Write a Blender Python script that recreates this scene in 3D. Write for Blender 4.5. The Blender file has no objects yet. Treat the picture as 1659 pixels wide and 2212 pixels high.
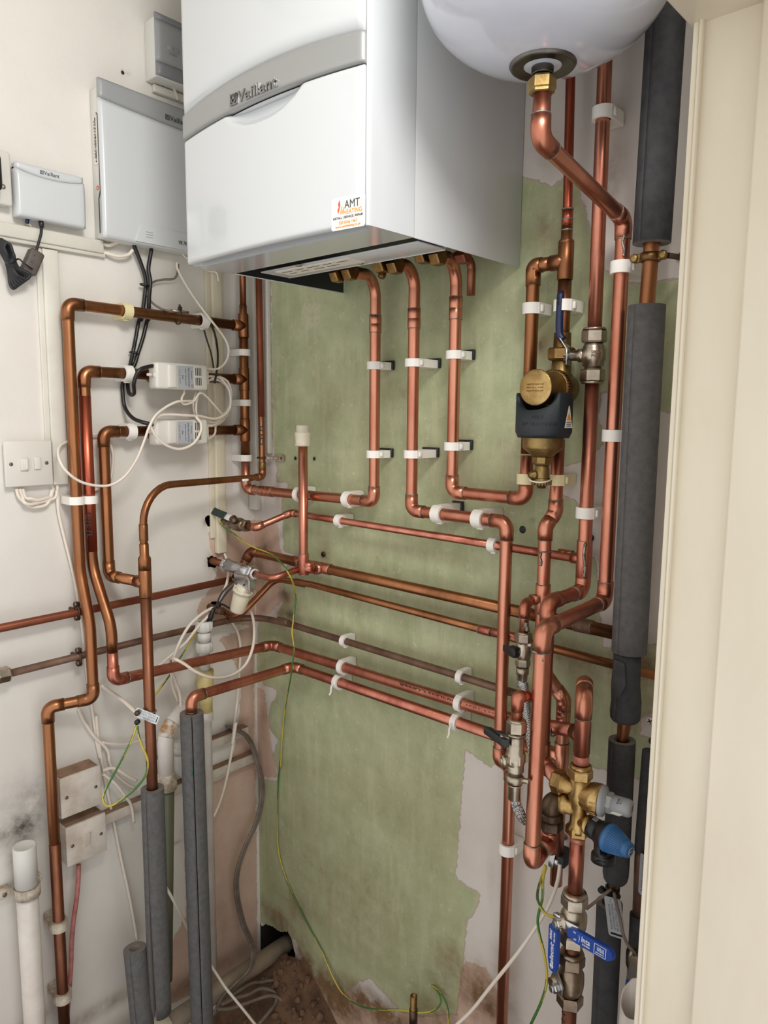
import bpy, bmesh, math, random
import numpy as np
from mathutils import Vector, Matrix
random.seed(7)
PI = math.pi
C = bpy.context.scene.collection
# ------------------------------------------------------------------ camera model (1659 x 2212)
F = 1583.4
YAW, PIT, ROL = [math.radians(a) for a in (42.337, 7.573, 0.524)]
CAM = Vector((1.474, -1.133, 1.597))
_f = Vector((-math.sin(YAW) * math.cos(PIT), math.cos(YAW) * math.cos(PIT), -math.sin(PIT)))
_r = Vector((math.cos(YAW), math.sin(YAW), 0))
_d = _f.cross(_r)
RT = _r * math.cos(ROL) - _d * math.sin(ROL)
DN = _r * math.sin(ROL) + _d * math.cos(ROL)
FW = _f
def ray(px, py): return FW + RT * ((px - 829.5) / F) + DN * ((py - 1106) / F)
def b(px, py, d=0.0):      # point at distance d in front of the back wall (y = 0)
    r = ray(px, py); return CAM + r * ((-d - CAM.y) / r.y)
def l(px, py, d=0.0):      # point at distance d in front of the wall x = 0
    r = ray(px, py); return CAM + r * ((d - CAM.x) / r.x)
ZO = {1: (0, 0, 2.9625), 2: (400, 0, 2.2726), 3: (1060, 0, 2.77), 4: (60, 580, 2.9625), 5: (560, 560, 2.765),
      6: (1060, 560, 3.318), 7: (0, 1060, 2.592), 8: (540, 1060, 2.765), 9: (1000, 1080, 3.456), 10: (0, 1560, 2.765),
      11: (440, 1560, 2.5136), 12: (1020, 1560, 3.3935), 13: (420, 1080, 5.925), 14: (300, 740, 6.9125),
      15: (280, 1340, 5.53), 16: (440, 1900, 6.381), 17: (1160, 1900, 6.9125), 18: (0, 300, 6.146), 19: (440, 560, 4.095)}
def Z(k, x, y):
    a = ZO[k]; return a[0] + x / a[2], a[1] + y / a[2]
def zb(k, x, y, d=0.0): return b(*Z(k, x, y), d)
def zl(k, x, y, d=0.0): return l(*Z(k, x, y), d)

# ------------------------------------------------------------------ materials
def lin(c): return tuple((v / 255 / 12.92) if v <= 10.3 else ((v / 255 + .055) / 1.055) ** 2.4 for v in c)
def mat(name, c, metal=0.0, rough=0.5, c2=None, scale=8.0, stretch=(1, 1, 1), bump=0.0, bscale=60.0, coat=0.0, lo=.4, hi=.65, spec=.5, rvar=0.0):
    m = bpy.data.materials.new(name); m.use_nodes = True
    N, K = m.node_tree.nodes, m.node_tree.links
    p = N['Principled BSDF']
    p.inputs['Base Color'].default_value = (*lin(c), 1)
    p.inputs['Metallic'].default_value = metal; p.inputs['Roughness'].default_value = rough
    p.inputs['Coat Weight'].default_value = coat; p.inputs['Coat Roughness'].default_value = .08
    p.inputs['Specular IOR Level'].default_value = spec
    if c2 is not None or bump or rvar:
        tc = N.new('ShaderNodeTexCoord'); mp = N.new('ShaderNodeMapping'); mp.inputs['Scale'].default_value = stretch
        K.new(tc.outputs['Object'], mp.inputs['Vector'])
    if c2 is not None or rvar:
        n = N.new('ShaderNodeTexNoise'); n.inputs['Scale'].default_value = scale; n.inputs['Detail'].default_value = 6
        n.inputs['Roughness'].default_value = .6
        K.new(mp.outputs['Vector'], n.inputs['Vector'])
    if c2 is not None:
        cr = N.new('ShaderNodeValToRGB')
        cr.color_ramp.elements[0].position = lo; cr.color_ramp.elements[0].color = (*lin(c), 1)
        cr.color_ramp.elements[1].position = hi; cr.color_ramp.elements[1].color = (*lin(c2), 1)
        K.new(n.outputs['Fac'], cr.inputs['Fac']); K.new(cr.outputs['Color'], p.inputs['Base Color'])
    if rvar:
        mr = N.new('ShaderNodeMapRange'); mr.inputs['From Min'].default_value = .3; mr.inputs['From Max'].default_value = .7
        mr.inputs['To Min'].default_value = rough; mr.inputs['To Max'].default_value = rough + rvar
        K.new(n.outputs['Fac'], mr.inputs['Value']); K.new(mr.outputs['Result'], p.inputs['Roughness'])
    if bump:
        nb = N.new('ShaderNodeTexNoise'); nb.inputs['Scale'].default_value = bscale; nb.inputs['Detail'].default_value = 4
        K.new(mp.outputs['Vector'], nb.inputs['Vector'])
        bp = N.new('ShaderNodeBump'); bp.inputs['Strength'].default_value = bump; bp.inputs['Distance'].default_value = .002
        K.new(nb.outputs['Fac'], bp.inputs['Height']); K.new(bp.outputs['Normal'], p.inputs['Normal'])
    return m
M = dict(
    cu=mat('bright_copper', (209, 145, 120), 1, .28, (178, 108, 87), 14, (1, 1, .35), .05, 30, rvar=.12),
    cu2=mat('pink_copper', (205, 138, 116), 1, .3, (168, 100, 84), 18, (1, 1, .3), .05, 30, rvar=.12),
    cuold=mat('aged_copper', (170, 116, 80), 1, .3, (116, 76, 52), 9, (1, 1, .25), .05, 30, rvar=.14),
    cured=mat('red_copper', (196, 108, 84), 1, .34, (160, 82, 62), 9, (1, 1, .25), .05, 30, rvar=.1),
    cudark=mat('dark_copper', (142, 94, 72), 1, .4, (100, 66, 52), 12, (1, 1, .4), .1, 40, rvar=.15),
    cudull=mat('dull_brown_copper', (128, 100, 84), .6, .55, (100, 74, 60), 22, (1, 1, 1), .2, 80),
    curust=mat('reddish_painted_copper', (138, 74, 48), .5, .45, (112, 60, 40), 12),
    solder=mat('solder', (168, 164, 154), .9, .42, (96, 90, 82), 120),
    brass=mat('brass', (192, 162, 108), 1, .36, (160, 130, 82), 60, bump=.15, bscale=180),
    brassold=mat('aged_brass', (150, 120, 74), 1, .42, (110, 84, 54), 30, bump=.15, bscale=120),
    brassdull=mat('dull_brass', (158, 134, 86), .9, .4, (124, 102, 62), 45, bump=.12, bscale=160),
    bronze=mat('dark_bronze', (104, 86, 70), .9, .45, (72, 60, 50), 30),
    nickel=mat('nickel', (190, 180, 164), 1, .32, (160, 148, 132), 40),
    nickelold=mat('dirty_nickel', (150, 134, 116), 1, .36, (116, 100, 86), 30),
    steel=mat('zinc_steel', (196, 198, 200), 1, .28),
    steelbrush=mat('braided_steel', (158, 156, 152), .9, .4, (92, 90, 88), 300),
    white=mat('white_enamel', (201, 205, 208), 0, .16, coat=.6),
    whiteside=mat('white_powder_coat', (203, 206, 208), 0, .3, coat=.2),
    whitepl=mat('white_plastic', (214, 213, 208), 0, .38),
    clip=mat('white_clip_plastic', (238, 235, 228), 0, .42),
    clipcream=mat('cream_clip_plastic', (226, 214, 170), 0, .45),
    clipdirty=mat('dirty_clip_plastic', (206, 196, 180), 0, .6, (140, 122, 102), 40),
    switch=mat('switch_plastic', (214, 211, 203), 0, .35),
    switchdirty=mat('dusty_switch_plastic', (214, 206, 196), 0, .5, (176, 162, 146), 14),
    dust=mat('dust', (150, 122, 100), 0, .95, (120, 96, 78), 30),
    cream=mat('cream_pvc', (216, 208, 186), 0, .4),
    yellowed=mat('yellowed_pvc', (214, 200, 140), 0, .45, (196, 168, 100), 20),
    pvc=mat('white_pvc', (224, 218, 212), 0, .35, (206, 196, 186), 10),
    rustpvc=mat('rust_stained_pvc', (214, 210, 206), 0, .4, (176, 128, 72), 24, lo=.5, hi=.6),
    olive=mat('olive_plastic', (96, 98, 76), 0, .5),
    wastegrey=mat('grey_waste_pipe', (150, 136, 116), 0, .55, (118, 104, 88), 12),
    lightgrey=mat('light_grey_plastic', (154, 156, 158), 0, .35),
    midgrey=mat('mid_grey_plastic', (132, 134, 137), 0, .35),
    band=mat('silver_grey_band', (160, 161, 161), .35, .36),
    chromelet=mat('chrome_lettering', (150, 150, 150), 1, .22),
    darktext=mat('dark_grey_print', (70, 72, 74), 0, .5),
    blacktext=mat('black_print', (30, 30, 30), 0, .5),
    orange=mat('orange_print', (238, 150, 70), 0, .5), redor=mat('red_orange_print', (226, 84, 52), 0, .5),
    whiteprint=mat('white_print', (226, 230, 236), 0, .5),
    paper=mat('paper_label', (236, 230, 220), 0, .5), silverlab=mat('silver_label', (176, 180, 188), .2, .4),
    black=mat('black_plastic', (26, 26, 28), 0, .38), blackmat=mat('black_rubber', (36, 37, 40), 0, .6),
    navy=mat('dark_navy_cover', (34, 42, 48), 0, .5), green=mat('dark_green_grip', (30, 48, 46), 0, .45),
    ferr=mat('brown_grey_ferrite', (92, 82, 78), 0, .55, (78, 70, 66), 60),
    foam=mat('grey_foam', (97, 96, 96), 0, .85, (85, 84, 84), 90, bump=.5, bscale=260),
    foamd=mat('dark_grey_foam', (64, 64, 66), 0, .85, (52, 52, 55), 60, bump=.4, bscale=240),
    foamin=mat('foam_cut_face', (122, 114, 108), 0, .9),
    wcable=mat('white_cable', (226, 216, 204), 0, .45), gcable=mat('grey_cable', (128, 116, 106), 0, .6, (98, 86, 78), 20),
    pinkc=mat('pink_cable', (190, 122, 116), 0, .5, (160, 94, 90), 60),
    ey=mat('earth_yellow', (196, 176, 70), 0, .45), eg=mat('earth_green', (60, 110, 50), 0, .45),
    blue=mat('blue_grip', (28, 66, 150), 0, .4), blueknob=mat('blue_knob', (50, 102, 156), 0, .45),
    navyh=mat('navy_grip', (20, 32, 70), 0, .4),
    trim=mat('cream_gloss_paint', (226, 218, 199), 0, .4, (214, 204, 184), 7, (1, 1, .3), .12, 14, lo=.35, hi=.7),
    trimw=mat('white_painted_batten', (220, 217, 207), 0, .42, (208, 204, 193), 6, bump=.1, bscale=24),
    dirt=mat('brown_dirt', (112, 84, 62), 0, .95, (76, 56, 42), 24, bump=1.0, bscale=60),
    rubble=mat('rubble', (122, 94, 72), 0, .95, (86, 64, 50), 30, bump=.8, bscale=80),
    hole=mat('hole_inside', (52, 40, 32), 0, .95, (34, 26, 22), 20),
    screw=mat('screw_head', (120, 112, 104), .8, .45), darkin=mat('dark_painted_steel', (44, 46, 48), .2, .5),
    yellow=mat('yellow_tape', (222, 196, 40), 0, .5), ring=mat('white_tag_ring', (238, 236, 230), 0, .4),
    flange=mat('grey_steel_flange', (122, 118, 112), 1, .36, (96, 92, 88), 30),
    vessel=mat('white_vessel_paint', (200, 204, 216), 0, .14, coat=.6),
)

# ------------------------------------------------------------------ mesh builder
def frame(t):
    t = t.normalized(); u = Vector((0, 0, 1)) if abs(t.z) < .9 else Vector((1, 0, 0))
    n = t.cross(u).normalized(); return n, t.cross(n).normalized()
class MB:
    def __init__(s): s.v = []; s.f = []; s.m = []; s.sm = []
    def add(s, vs, fs, mi=0, smooth=True):
        o = len(s.v); s.v += [Vector(v) for v in vs]
        for f in fs: s.f.append(tuple(o + i for i in f)); s.m.append(mi); s.sm.append(smooth)
        return s
    def tube(s, pts, r, n=16, caps=True, mi=0, stripe=None, closed=False):
        pts = [Vector(p) for p in pts]; k = len(pts)
        rs = r if isinstance(r, (list, tuple)) else [r] * k
        vs = []; nn = None
        for i, p in enumerate(pts):
            t = (pts[min(i + 1, k - 1)] - pts[max(i - 1, 0)])
            if closed: t = pts[(i + 1) % k] - pts[i - 1]
            if t.length < 1e-9: t = Vector((0, 0, 1))
            t.normalize()
            if nn is None: nn, _ = frame(t)
            nn = (nn - t * nn.dot(t)); nn = nn.normalized() if nn.length > 1e-6 else frame(t)[0]
            bb = t.cross(nn)
            vs += [p + (nn * math.cos(2 * PI * j / n) + bb * math.sin(2 * PI * j / n)) * rs[i] for j in range(n)]
        o = len(s.v); s.v += vs
        for i in range(k if closed else k - 1):
            i2 = (i + 1) % k
            for j in range(n):
                j2 = (j + 1) % n
                s.f.append((o + i * n + j, o + i * n + j2, o + i2 * n + j2, o + i2 * n + j)); s.sm.append(True)
                s.m.append(mi if stripe is None else (stripe if ((j + i // 3) % n) < n // 2 else mi))
        if caps and not closed:
            s.f.append(tuple(o + j for j in reversed(range(n)))); s.m.append(mi); s.sm.append(False)
            s.f.append(tuple(o + (k - 1) * n + j for j in range(n))); s.m.append(mi); s.sm.append(False)
        return s
    def lathe(s, p, ax, prof, n=28, mi=0, smooth=True, phase=0.0, u=None):
        p = Vector(p); ax = Vector(ax).normalized(); a, c = frame(ax)
        if u is not None: a = (Vector(u) - ax * Vector(u).dot(ax)).normalized(); c = ax.cross(a)
        o = len(s.v)
        for t, r in prof:
            s.v += [p + ax * t + (a * math.cos(2 * PI * j / n + phase) + c * math.sin(2 * PI * j / n + phase)) * r for j in range(n)]
        for i in range(len(prof) - 1):
            for j in range(n):
                s.f.append((o + i * n + j, o + i * n + (j + 1) % n, o + (i + 1) * n + (j + 1) % n, o + (i + 1) * n + j)); s.m.append(mi); s.sm.append(smooth)
        if prof[0][1] > 1e-6: s.f.append(tuple(o + j for j in reversed(range(n)))); s.m.append(mi); s.sm.append(False)
        if prof[-1][1] > 1e-6: s.f.append(tuple(o + (len(prof) - 1) * n + j for j in range(n))); s.m.append(mi); s.sm.append(False)
        return s
    def cyl(s, p0, p1, r, n=24, mi=0, r2=None):
        p0 = Vector(p0); p1 = Vector(p1); h = (p1 - p0).length; r2 = r if r2 is None else r2
        return s.lathe(p0, p1 - p0, [(0, r), (h, r2)], n, mi)
    def hex(s, p, ax, h, R, n=6, mi=0, u=None):
        c = min(.0025, h * .2)
        return s.lathe(p, ax, [(0, R * .88), (c, R), (h - c, R), (h, R * .88)], n, mi, False, u=u)
    def box(s, c, x, y, z, bev=0.0, seg=2, mi=0, smooth=None):     # centre, half-extent vectors
        c, x, y, z = Vector(c), Vector(x), Vector(y), Vector(z)
        bm = bmesh.new(); bmesh.ops.create_cube(bm, size=2)
        L = (x.length, y.length, z.length)
        for v in bm.verts: v.co = Vector((v.co.x * L[0], v.co.y * L[1], v.co.z * L[2]))
        if bev: bmesh.ops.bevel(bm, geom=bm.edges[:], offset=min(bev, min(L) * .95), segments=seg, affect='EDGES', profile=.5)
        xn, yn, zn = x.normalized(), y.normalized(), z.normalized()
        flip = xn.cross(yn).dot(zn) < 0
        bm.verts.index_update()
        vs = [c + xn * v.co.x + yn * v.co.y + zn * v.co.z for v in bm.verts]
        fs = [tuple(v.index for v in (reversed(f.verts) if flip else f.verts)) for f in bm.faces]
        bm.free(); return s.add(vs, fs, mi, bool(bev) if smooth is None else smooth)
    def prism(s, poly, ext, mi=0, smooth=False):                    # polygon (3d points) extruded by ext
        poly = [Vector(p) for p in poly]; ext = Vector(ext); n = len(poly)
        vs = poly + [p + ext for p in poly]
        fs = [tuple(reversed(range(n))), tuple(range(n, 2 * n))] + [(i, (i + 1) % n, n + (i + 1) % n, n + i) for i in range(n)]
        return s.add(vs, fs, mi, smooth)
    def torus(s, p, ax, R, r, n=28, k=8, mi=0):
        a, c = frame(Vector(ax)); p = Vector(p)
        return s.tube([p + (a * math.cos(2 * PI * i / n) + c * math.sin(2 * PI * i / n)) * R for i in range(n)], r, k, False, mi, closed=True)
    def sleeve(s, path, R, ri, ref, gap=0.0, n=30, mi=0, mi2=1):     # hollow foam tube with an optional slit facing ref
        path = [Vector(p) for p in path]; ref = Vector(ref); k = len(path); o = len(s.v); m = n
        gaps = gap if isinstance(gap, (list, tuple)) else [gap] * k
        for i, p in enumerate(path):
            t = (path[min(i + 1, k - 1)] - path[max(i - 1, 0)]).normalized()
            a = (ref - t * ref.dot(t)).normalized(); c = t.cross(a)
            RR = R[i] if isinstance(R, (list, tuple)) else R
            g = gaps[i] / 2
            an = [g + (2 * PI - 2 * g) * j / m for j in range(m + 1)]
            s.v += [p + (a * math.cos(q) + c * math.sin(q)) * RR for q in an] + [p + (a * math.cos(q) + c * math.sin(q)) * ri for q in an]
        w = 2 * (m + 1)
        def q(f, sm, mm): s.f.append(f); s.sm.append(sm); s.m.append(mm)
        for i in range(k - 1):
            A = o + i * w; Bq = A + w
            for j in range(m):
                q((A + j, A + j + 1, Bq + j + 1, Bq + j), True, mi)
                q((A + m + 1 + j, Bq + m + 1 + j, Bq + m + 2 + j, A + m + 2 + j), True, mi2)
            q((A, Bq, Bq + m + 1, A + m + 1), False, mi2); q((A + m, A + 2 * m + 1, Bq + 2 * m + 1, Bq + m), False, mi2)
        for A, fl in ((o, 1), (o + (k - 1) * w, 0)):
            for j in range(m):
                f = (A + j, A + j + 1, A + m + 2 + j, A + m + 1 + j)
                q(f if not fl else tuple(reversed(f)), False, mi2)
        return s
    def mesh(s, name, mats, origin):
        me = bpy.data.meshes.new(name)
        me.from_pydata([v - origin for v in s.v], [], s.f)
        for m in (mats if isinstance(mats, (list, tuple)) else [mats]): me.materials.append(M[m] if isinstance(m, str) else m)
        me.polygons.foreach_set('material_index', s.m); me.polygons.foreach_set('use_smooth', s.sm)
        me.update(); return me

LABELS = {}
def props(o, label, cat, group=None):
    o['label'] = label; o['category'] = cat
    if group: o['group'] = group
class T:                                                            # a thing: an Empty that parents its parts
    def __init__(s, name, label, cat, origin, group=None):
        s.o = Vector(origin); s.e = bpy.data.objects.new(name, None); C.objects.link(s.e); s.e.location = s.o
        s.e.empty_display_size = .02; props(s.e, label, cat, group)
    def part(s, name, mb, mats, parent=None, label=None):
        ob = bpy.data.objects.new(name, mb.mesh(name, mats, s.o)); C.objects.link(ob); ob.parent = parent or s.e
        if label: ob['label'] = label
        return ob
    def text(s, name, body, c, xd, yd, w, h, mats, parent=None, ext=.0004, shear=0.0, label=None):
        mb = text_mb(body, c, xd, yd, w, h, ext, shear); return s.part(name, mb, mats, parent, label)
def one(name, mb, mats, label, cat, origin=None, group=None):        # a thing that is one mesh
    o = Vector(origin) if origin is not None else (sum(mb.v, Vector()) / len(mb.v))
    ob = bpy.data.objects.new(name, mb.mesh(name, mats, o)); C.objects.link(ob); ob.location = o
    props(ob, label, cat, group); return ob
def struct(name, mb, mats):
    ob = bpy.data.objects.new(name, mb.mesh(name, mats, Vector())); C.objects.link(ob); ob['kind'] = 'structure'; return ob
_tc = {}
def text_mb(body, c, xd, yd, w, h, ext=.0004, shear=0.0):
    key = (body, shear)
    if key not in _tc:
        cu = bpy.data.curves.new('t', 'FONT'); cu.body = body; cu.extrude = .02; cu.shear = shear; cu.resolution_u = 3
        cu.offset = .009 if body in ('Vaillant', 'VR 70', 'Inta', 'CYL FL') else 0; cu.space_character = 1.08 if body == 'Vaillant' else 1; cu.align_x = 'CENTER'; cu.space_line = .95
        ob = bpy.data.objects.new('t', cu); C.objects.link(ob); bpy.context.view_layer.update()
        me = bpy.data.meshes.new_from_object(ob.evaluated_get(bpy.context.evaluated_depsgraph_get()))
        _tc[key] = ([v.co.copy() for v in me.vertices], [tuple(p.vertices) for p in me.polygons])
        bpy.data.objects.remove(ob); bpy.data.curves.remove(cu); bpy.data.meshes.remove(me)
    vs, fs = _tc[key]
    x0, x1 = min(v.x for v in vs), max(v.x for v in vs); y0, y1 = min(v.y for v in vs), max(v.y for v in vs)
    c, xd, yd = Vector(c), Vector(xd).normalized(), Vector(yd).normalized(); nd = xd.cross(yd)
    return MB().add([c + xd * ((v.x - (x0 + x1) / 2) / (x1 - x0) * w) + yd * ((v.y - (y0 + y1) / 2) / (y1 - y0) * h) + nd * (v.z / .02 * ext) for v in vs], fs, 0, False)
def rrect(c, x, y, w, h, r, n=5):                                    # rounded rectangle outline, 3d
    c, x, y = Vector(c), Vector(x).normalized(), Vector(y).normalized(); out = []
    for sx, sy, a0 in ((1, 1, 0), (-1, 1, 90), (-1, -1, 180), (1, -1, 270)):
        for i in range(n + 1):
            a = math.radians(a0 + 90 * i / n); out.append(c + x * (sx * (w / 2 - r) + r * math.cos(a)) + y * (sy * (h / 2 - r) + r * math.sin(a)))
    return out

def fillet(pts, radii, n=8):                                         # polyline with rounded corners
    pts = [Vector(p) for p in pts]; out = [pts[0]]
    for i in range(1, len(pts) - 1):
        p, a, c = pts[i], pts[i - 1] - pts[i], pts[i + 1] - pts[i]
        la, lc = a.length, c.length; a, c = a / la, c / lc; ang = a.angle(c); R = radii[i]
        if R <= 0 or ang > 3.1: out.append(p); continue
        t = min(R / math.tan(ang / 2), la * .49, lc * .49); R = t * math.tan(ang / 2)
        cen = p + (a + c).normalized() * (R / math.sin(ang / 2)); s0, s1 = p + a * t - cen, p + c * t - cen
        tot = s0.angle(s1)
        for j in range(n + 1):
            k = j / n; v = s0 * math.sin((1 - k) * tot) / math.sin(tot) + s1 * math.sin(k * tot) / math.sin(tot); out.append(cen + v)
    out.append(pts[-1]); return out
def spline(pts, n=8):                                                # Catmull-Rom through points
    pts = [Vector(p) for p in pts]; P = [pts[0] * 2 - pts[1]] + pts + [pts[-1] * 2 - pts[-2]]; out = []
    for i in range(1, len(P) - 2):
        a, c, d, e = P[i - 1:i + 3]
        for j in range(n):
            t = j / n; out.append(.5 * ((2 * c) + (d - a) * t + (2 * a - 5 * c + 4 * d - e) * t * t + (3 * c - a - 3 * d + e) * t ** 3))
    out.append(pts[-1]); return out
def cable(name, label, pts, r, m, group=None, cat='cable', stripe=False, n=8):
    mb = MB().tube(spline(pts, n), r, 10, True, 0, 1 if stripe else None)
    return one(name, mb, ['ey', 'eg'] if stripe else m, label, cat, pts[0], group)

R22, R15 = .011, .0075
class Run(T):
    """One soldered pipe run. nodes: (point, kind): 'e' soldered elbow, ('b', R) pulled bend, '' straight through."""
    def __init__(s, name, label, nodes, r, m, em=None, group=None, ring='solder', cat='pipe'):
        s.r, s.m, s.em, s.ring = r, m, em or m, ring
        pts = [Vector(n[0]) for n in nodes]; kinds = [n[1] if len(n) > 1 else '' for n in nodes]
        T.__init__(s, name, label, cat, pts[0], group)
        rad = [(r * 1.5 if k == 'e' else (k[1] if isinstance(k, tuple) else r * 1.2)) for k in kinds]
        s.path = fillet(pts, rad); s.part('tube', MB().tube(s.path, r, 20), m)
        for i, k in enumerate(kinds):
            if k == 'e': s.elbow(pts[i], pts[i - 1] - pts[i], pts[i + 1] - pts[i])
    def elbow(s, p, a, c, m=None):
        r = s.r; la, lc = a.length, c.length; a, c = a / la, c / lc; R = r * 1.5
        t = R / math.tan(a.angle(c) / 2); sk = r * 1.35
        ta, tc = min(t + sk, la * .5), min(t + sk, lc * .5)
        path = fillet([p + a * ta, p, p + c * tc], [0, R, 0], 8)
        e = s.part('elbow', MB().tube(path, [r + .0013] + [r + .0017] * (len(path) - 2) + [r + .0013], 20), m or s.em)
        mb = MB()
        for d, q in ((a, ta), (c, tc)):
            if q == t + sk: s.part('solder_ring', MB().torus(p + d * q, d, r + .0007, .0009, 20, 6), s.ring, e)
        return e
    def coupling(s, p, d, h=.03, m=None, mid=True, extra=.0013, name='coupling'):
        d = Vector(d).normalized(); p = Vector(p); r = s.r
        prof = [(-h / 2, r + .0006), (-h / 2 + .001, r + extra), (-.001, r + extra), (0, r + extra - .0006 * mid), (.001, r + extra), (h / 2 - .001, r + extra), (h / 2, r + .0006)]
        e = s.part(name, MB().lathe(p, d, prof, 24), m or s.em)
        for q in (-1, 1): s.part('solder_ring', MB().torus(p + d * (q * h / 2), d, r + .0006, .0009, 20, 6), s.ring, e)
        return e
    def tee(s, p, d, br, h=.05, bl=.027, rb=None, m=None):
        d, br, p = Vector(d).normalized(), Vector(br).normalized(), Vector(p); r = s.r + .0016; rb = (rb or s.r) + .0016
        mb = MB().lathe(p - d * h / 2, d, [(0, r - .0008), (.001, r), (h - .001, r), (h, r - .0008)], 24)
        mb.lathe(p, br, [(0, rb), (bl, rb), (bl, rb - .001)], 24)
        e = s.part('tee', mb, m or s.em)
        for q, w, rr in ((p - d * h / 2, d, r), (p + d * h / 2, d, r), (p + br * bl, br, rb)):
            s.part('solder_ring', MB().torus(q, w, rr - .0009, .0009, 20, 6), s.ring, e)
        return e
    def nut(s, p, d, h=.018, R=None, m='brass', name='compression_nut'):
        return s.part(name, MB().hex(p, d, h, R or s.r * 1.55), m)
    def seam(s, p, d, m='solder', w=.0011):
        return s.part('solder_ring', MB().torus(p, d, s.r + .0002, w, 20, 6), m)

# ------------------------------------------------------------------ clips
def clip(label, p, ax, wall, r=R22, m='clip', latch=None, w=.0125, group='white plastic pipe clips', name='pipe_clip', op=False):
    p = Vector(p); ax = Vector(ax).normalized(); n = Vector((0, -1, 0)) if wall == 'b' else Vector((1, 0, 0))
    d = (-p.y if wall == 'b' else p.x) - .0015
    ax = (ax - n * ax.dot(n)).normalized(); sd = ax.cross(n)
    t = T(name, label, 'pipe clip', p - n * d, group)
    W = r + .0052; N = 44; vs = []
    for k in range(N):
        a = 2 * PI * k / N; cs, sn = math.cos(a), math.sin(a)
        if sn >= 0.35: rho = W
        else:
            rho = 1e9
            if abs(cs) > 1e-6: rho = min(rho, W / abs(cs))
            if sn < 0: rho = min(rho, d / -sn)
            if sn > 0: rho = min(rho, math.hypot(W, 0) / max(abs(cs), .8))
        for q in (-1, 1): vs.append(p + (sd * cs + n * sn) * rho + ax * (q * w / 2))
        for q in (-1, 1): vs.append(p + (sd * cs + n * sn) * (r + .0005) + ax * (q * w / 2))
    fs = []
    for k in range(N):
        a, c = 4 * k, 4 * ((k + 1) % N)
        fs += [(a, c, c + 1, a + 1), (a + 2, a + 3, c + 3, c + 2), (a, a + 2, c + 2, c), (a + 1, c + 1, c + 3, a + 3)]
    t.part('clip_body', MB().add(vs, fs, 0, False), m)
    t.part('latch', MB().box(p + sd * (W + .0016) - n * (r * .35), ax * (w * .32), sd * .0016, n * .0042, .0008, 1), m)
    if latch: t.part('backing_block', MB().box(p - sd * 0 - n * (d - .004) + ax * .002, ax * (w * .62), sd * (W + .0035), n * .0035, .001, 1), latch)
    if op: t.part('open_strap', MB().tube(spline([p + n * (W - .001) - sd * .002, p + n * (W + .006) + sd * .006, p + n * (W + .007) + sd * .016, p + n * (W + .012) + sd * .023], 6), .0022, 8), m)
    return t
def screw(mb, p, n, r=.004, mi=0):
    mb.lathe(p, n, [(0, r), (.001, r), (.0018, r * .6), (.0019, 0)], 14, mi)
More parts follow.
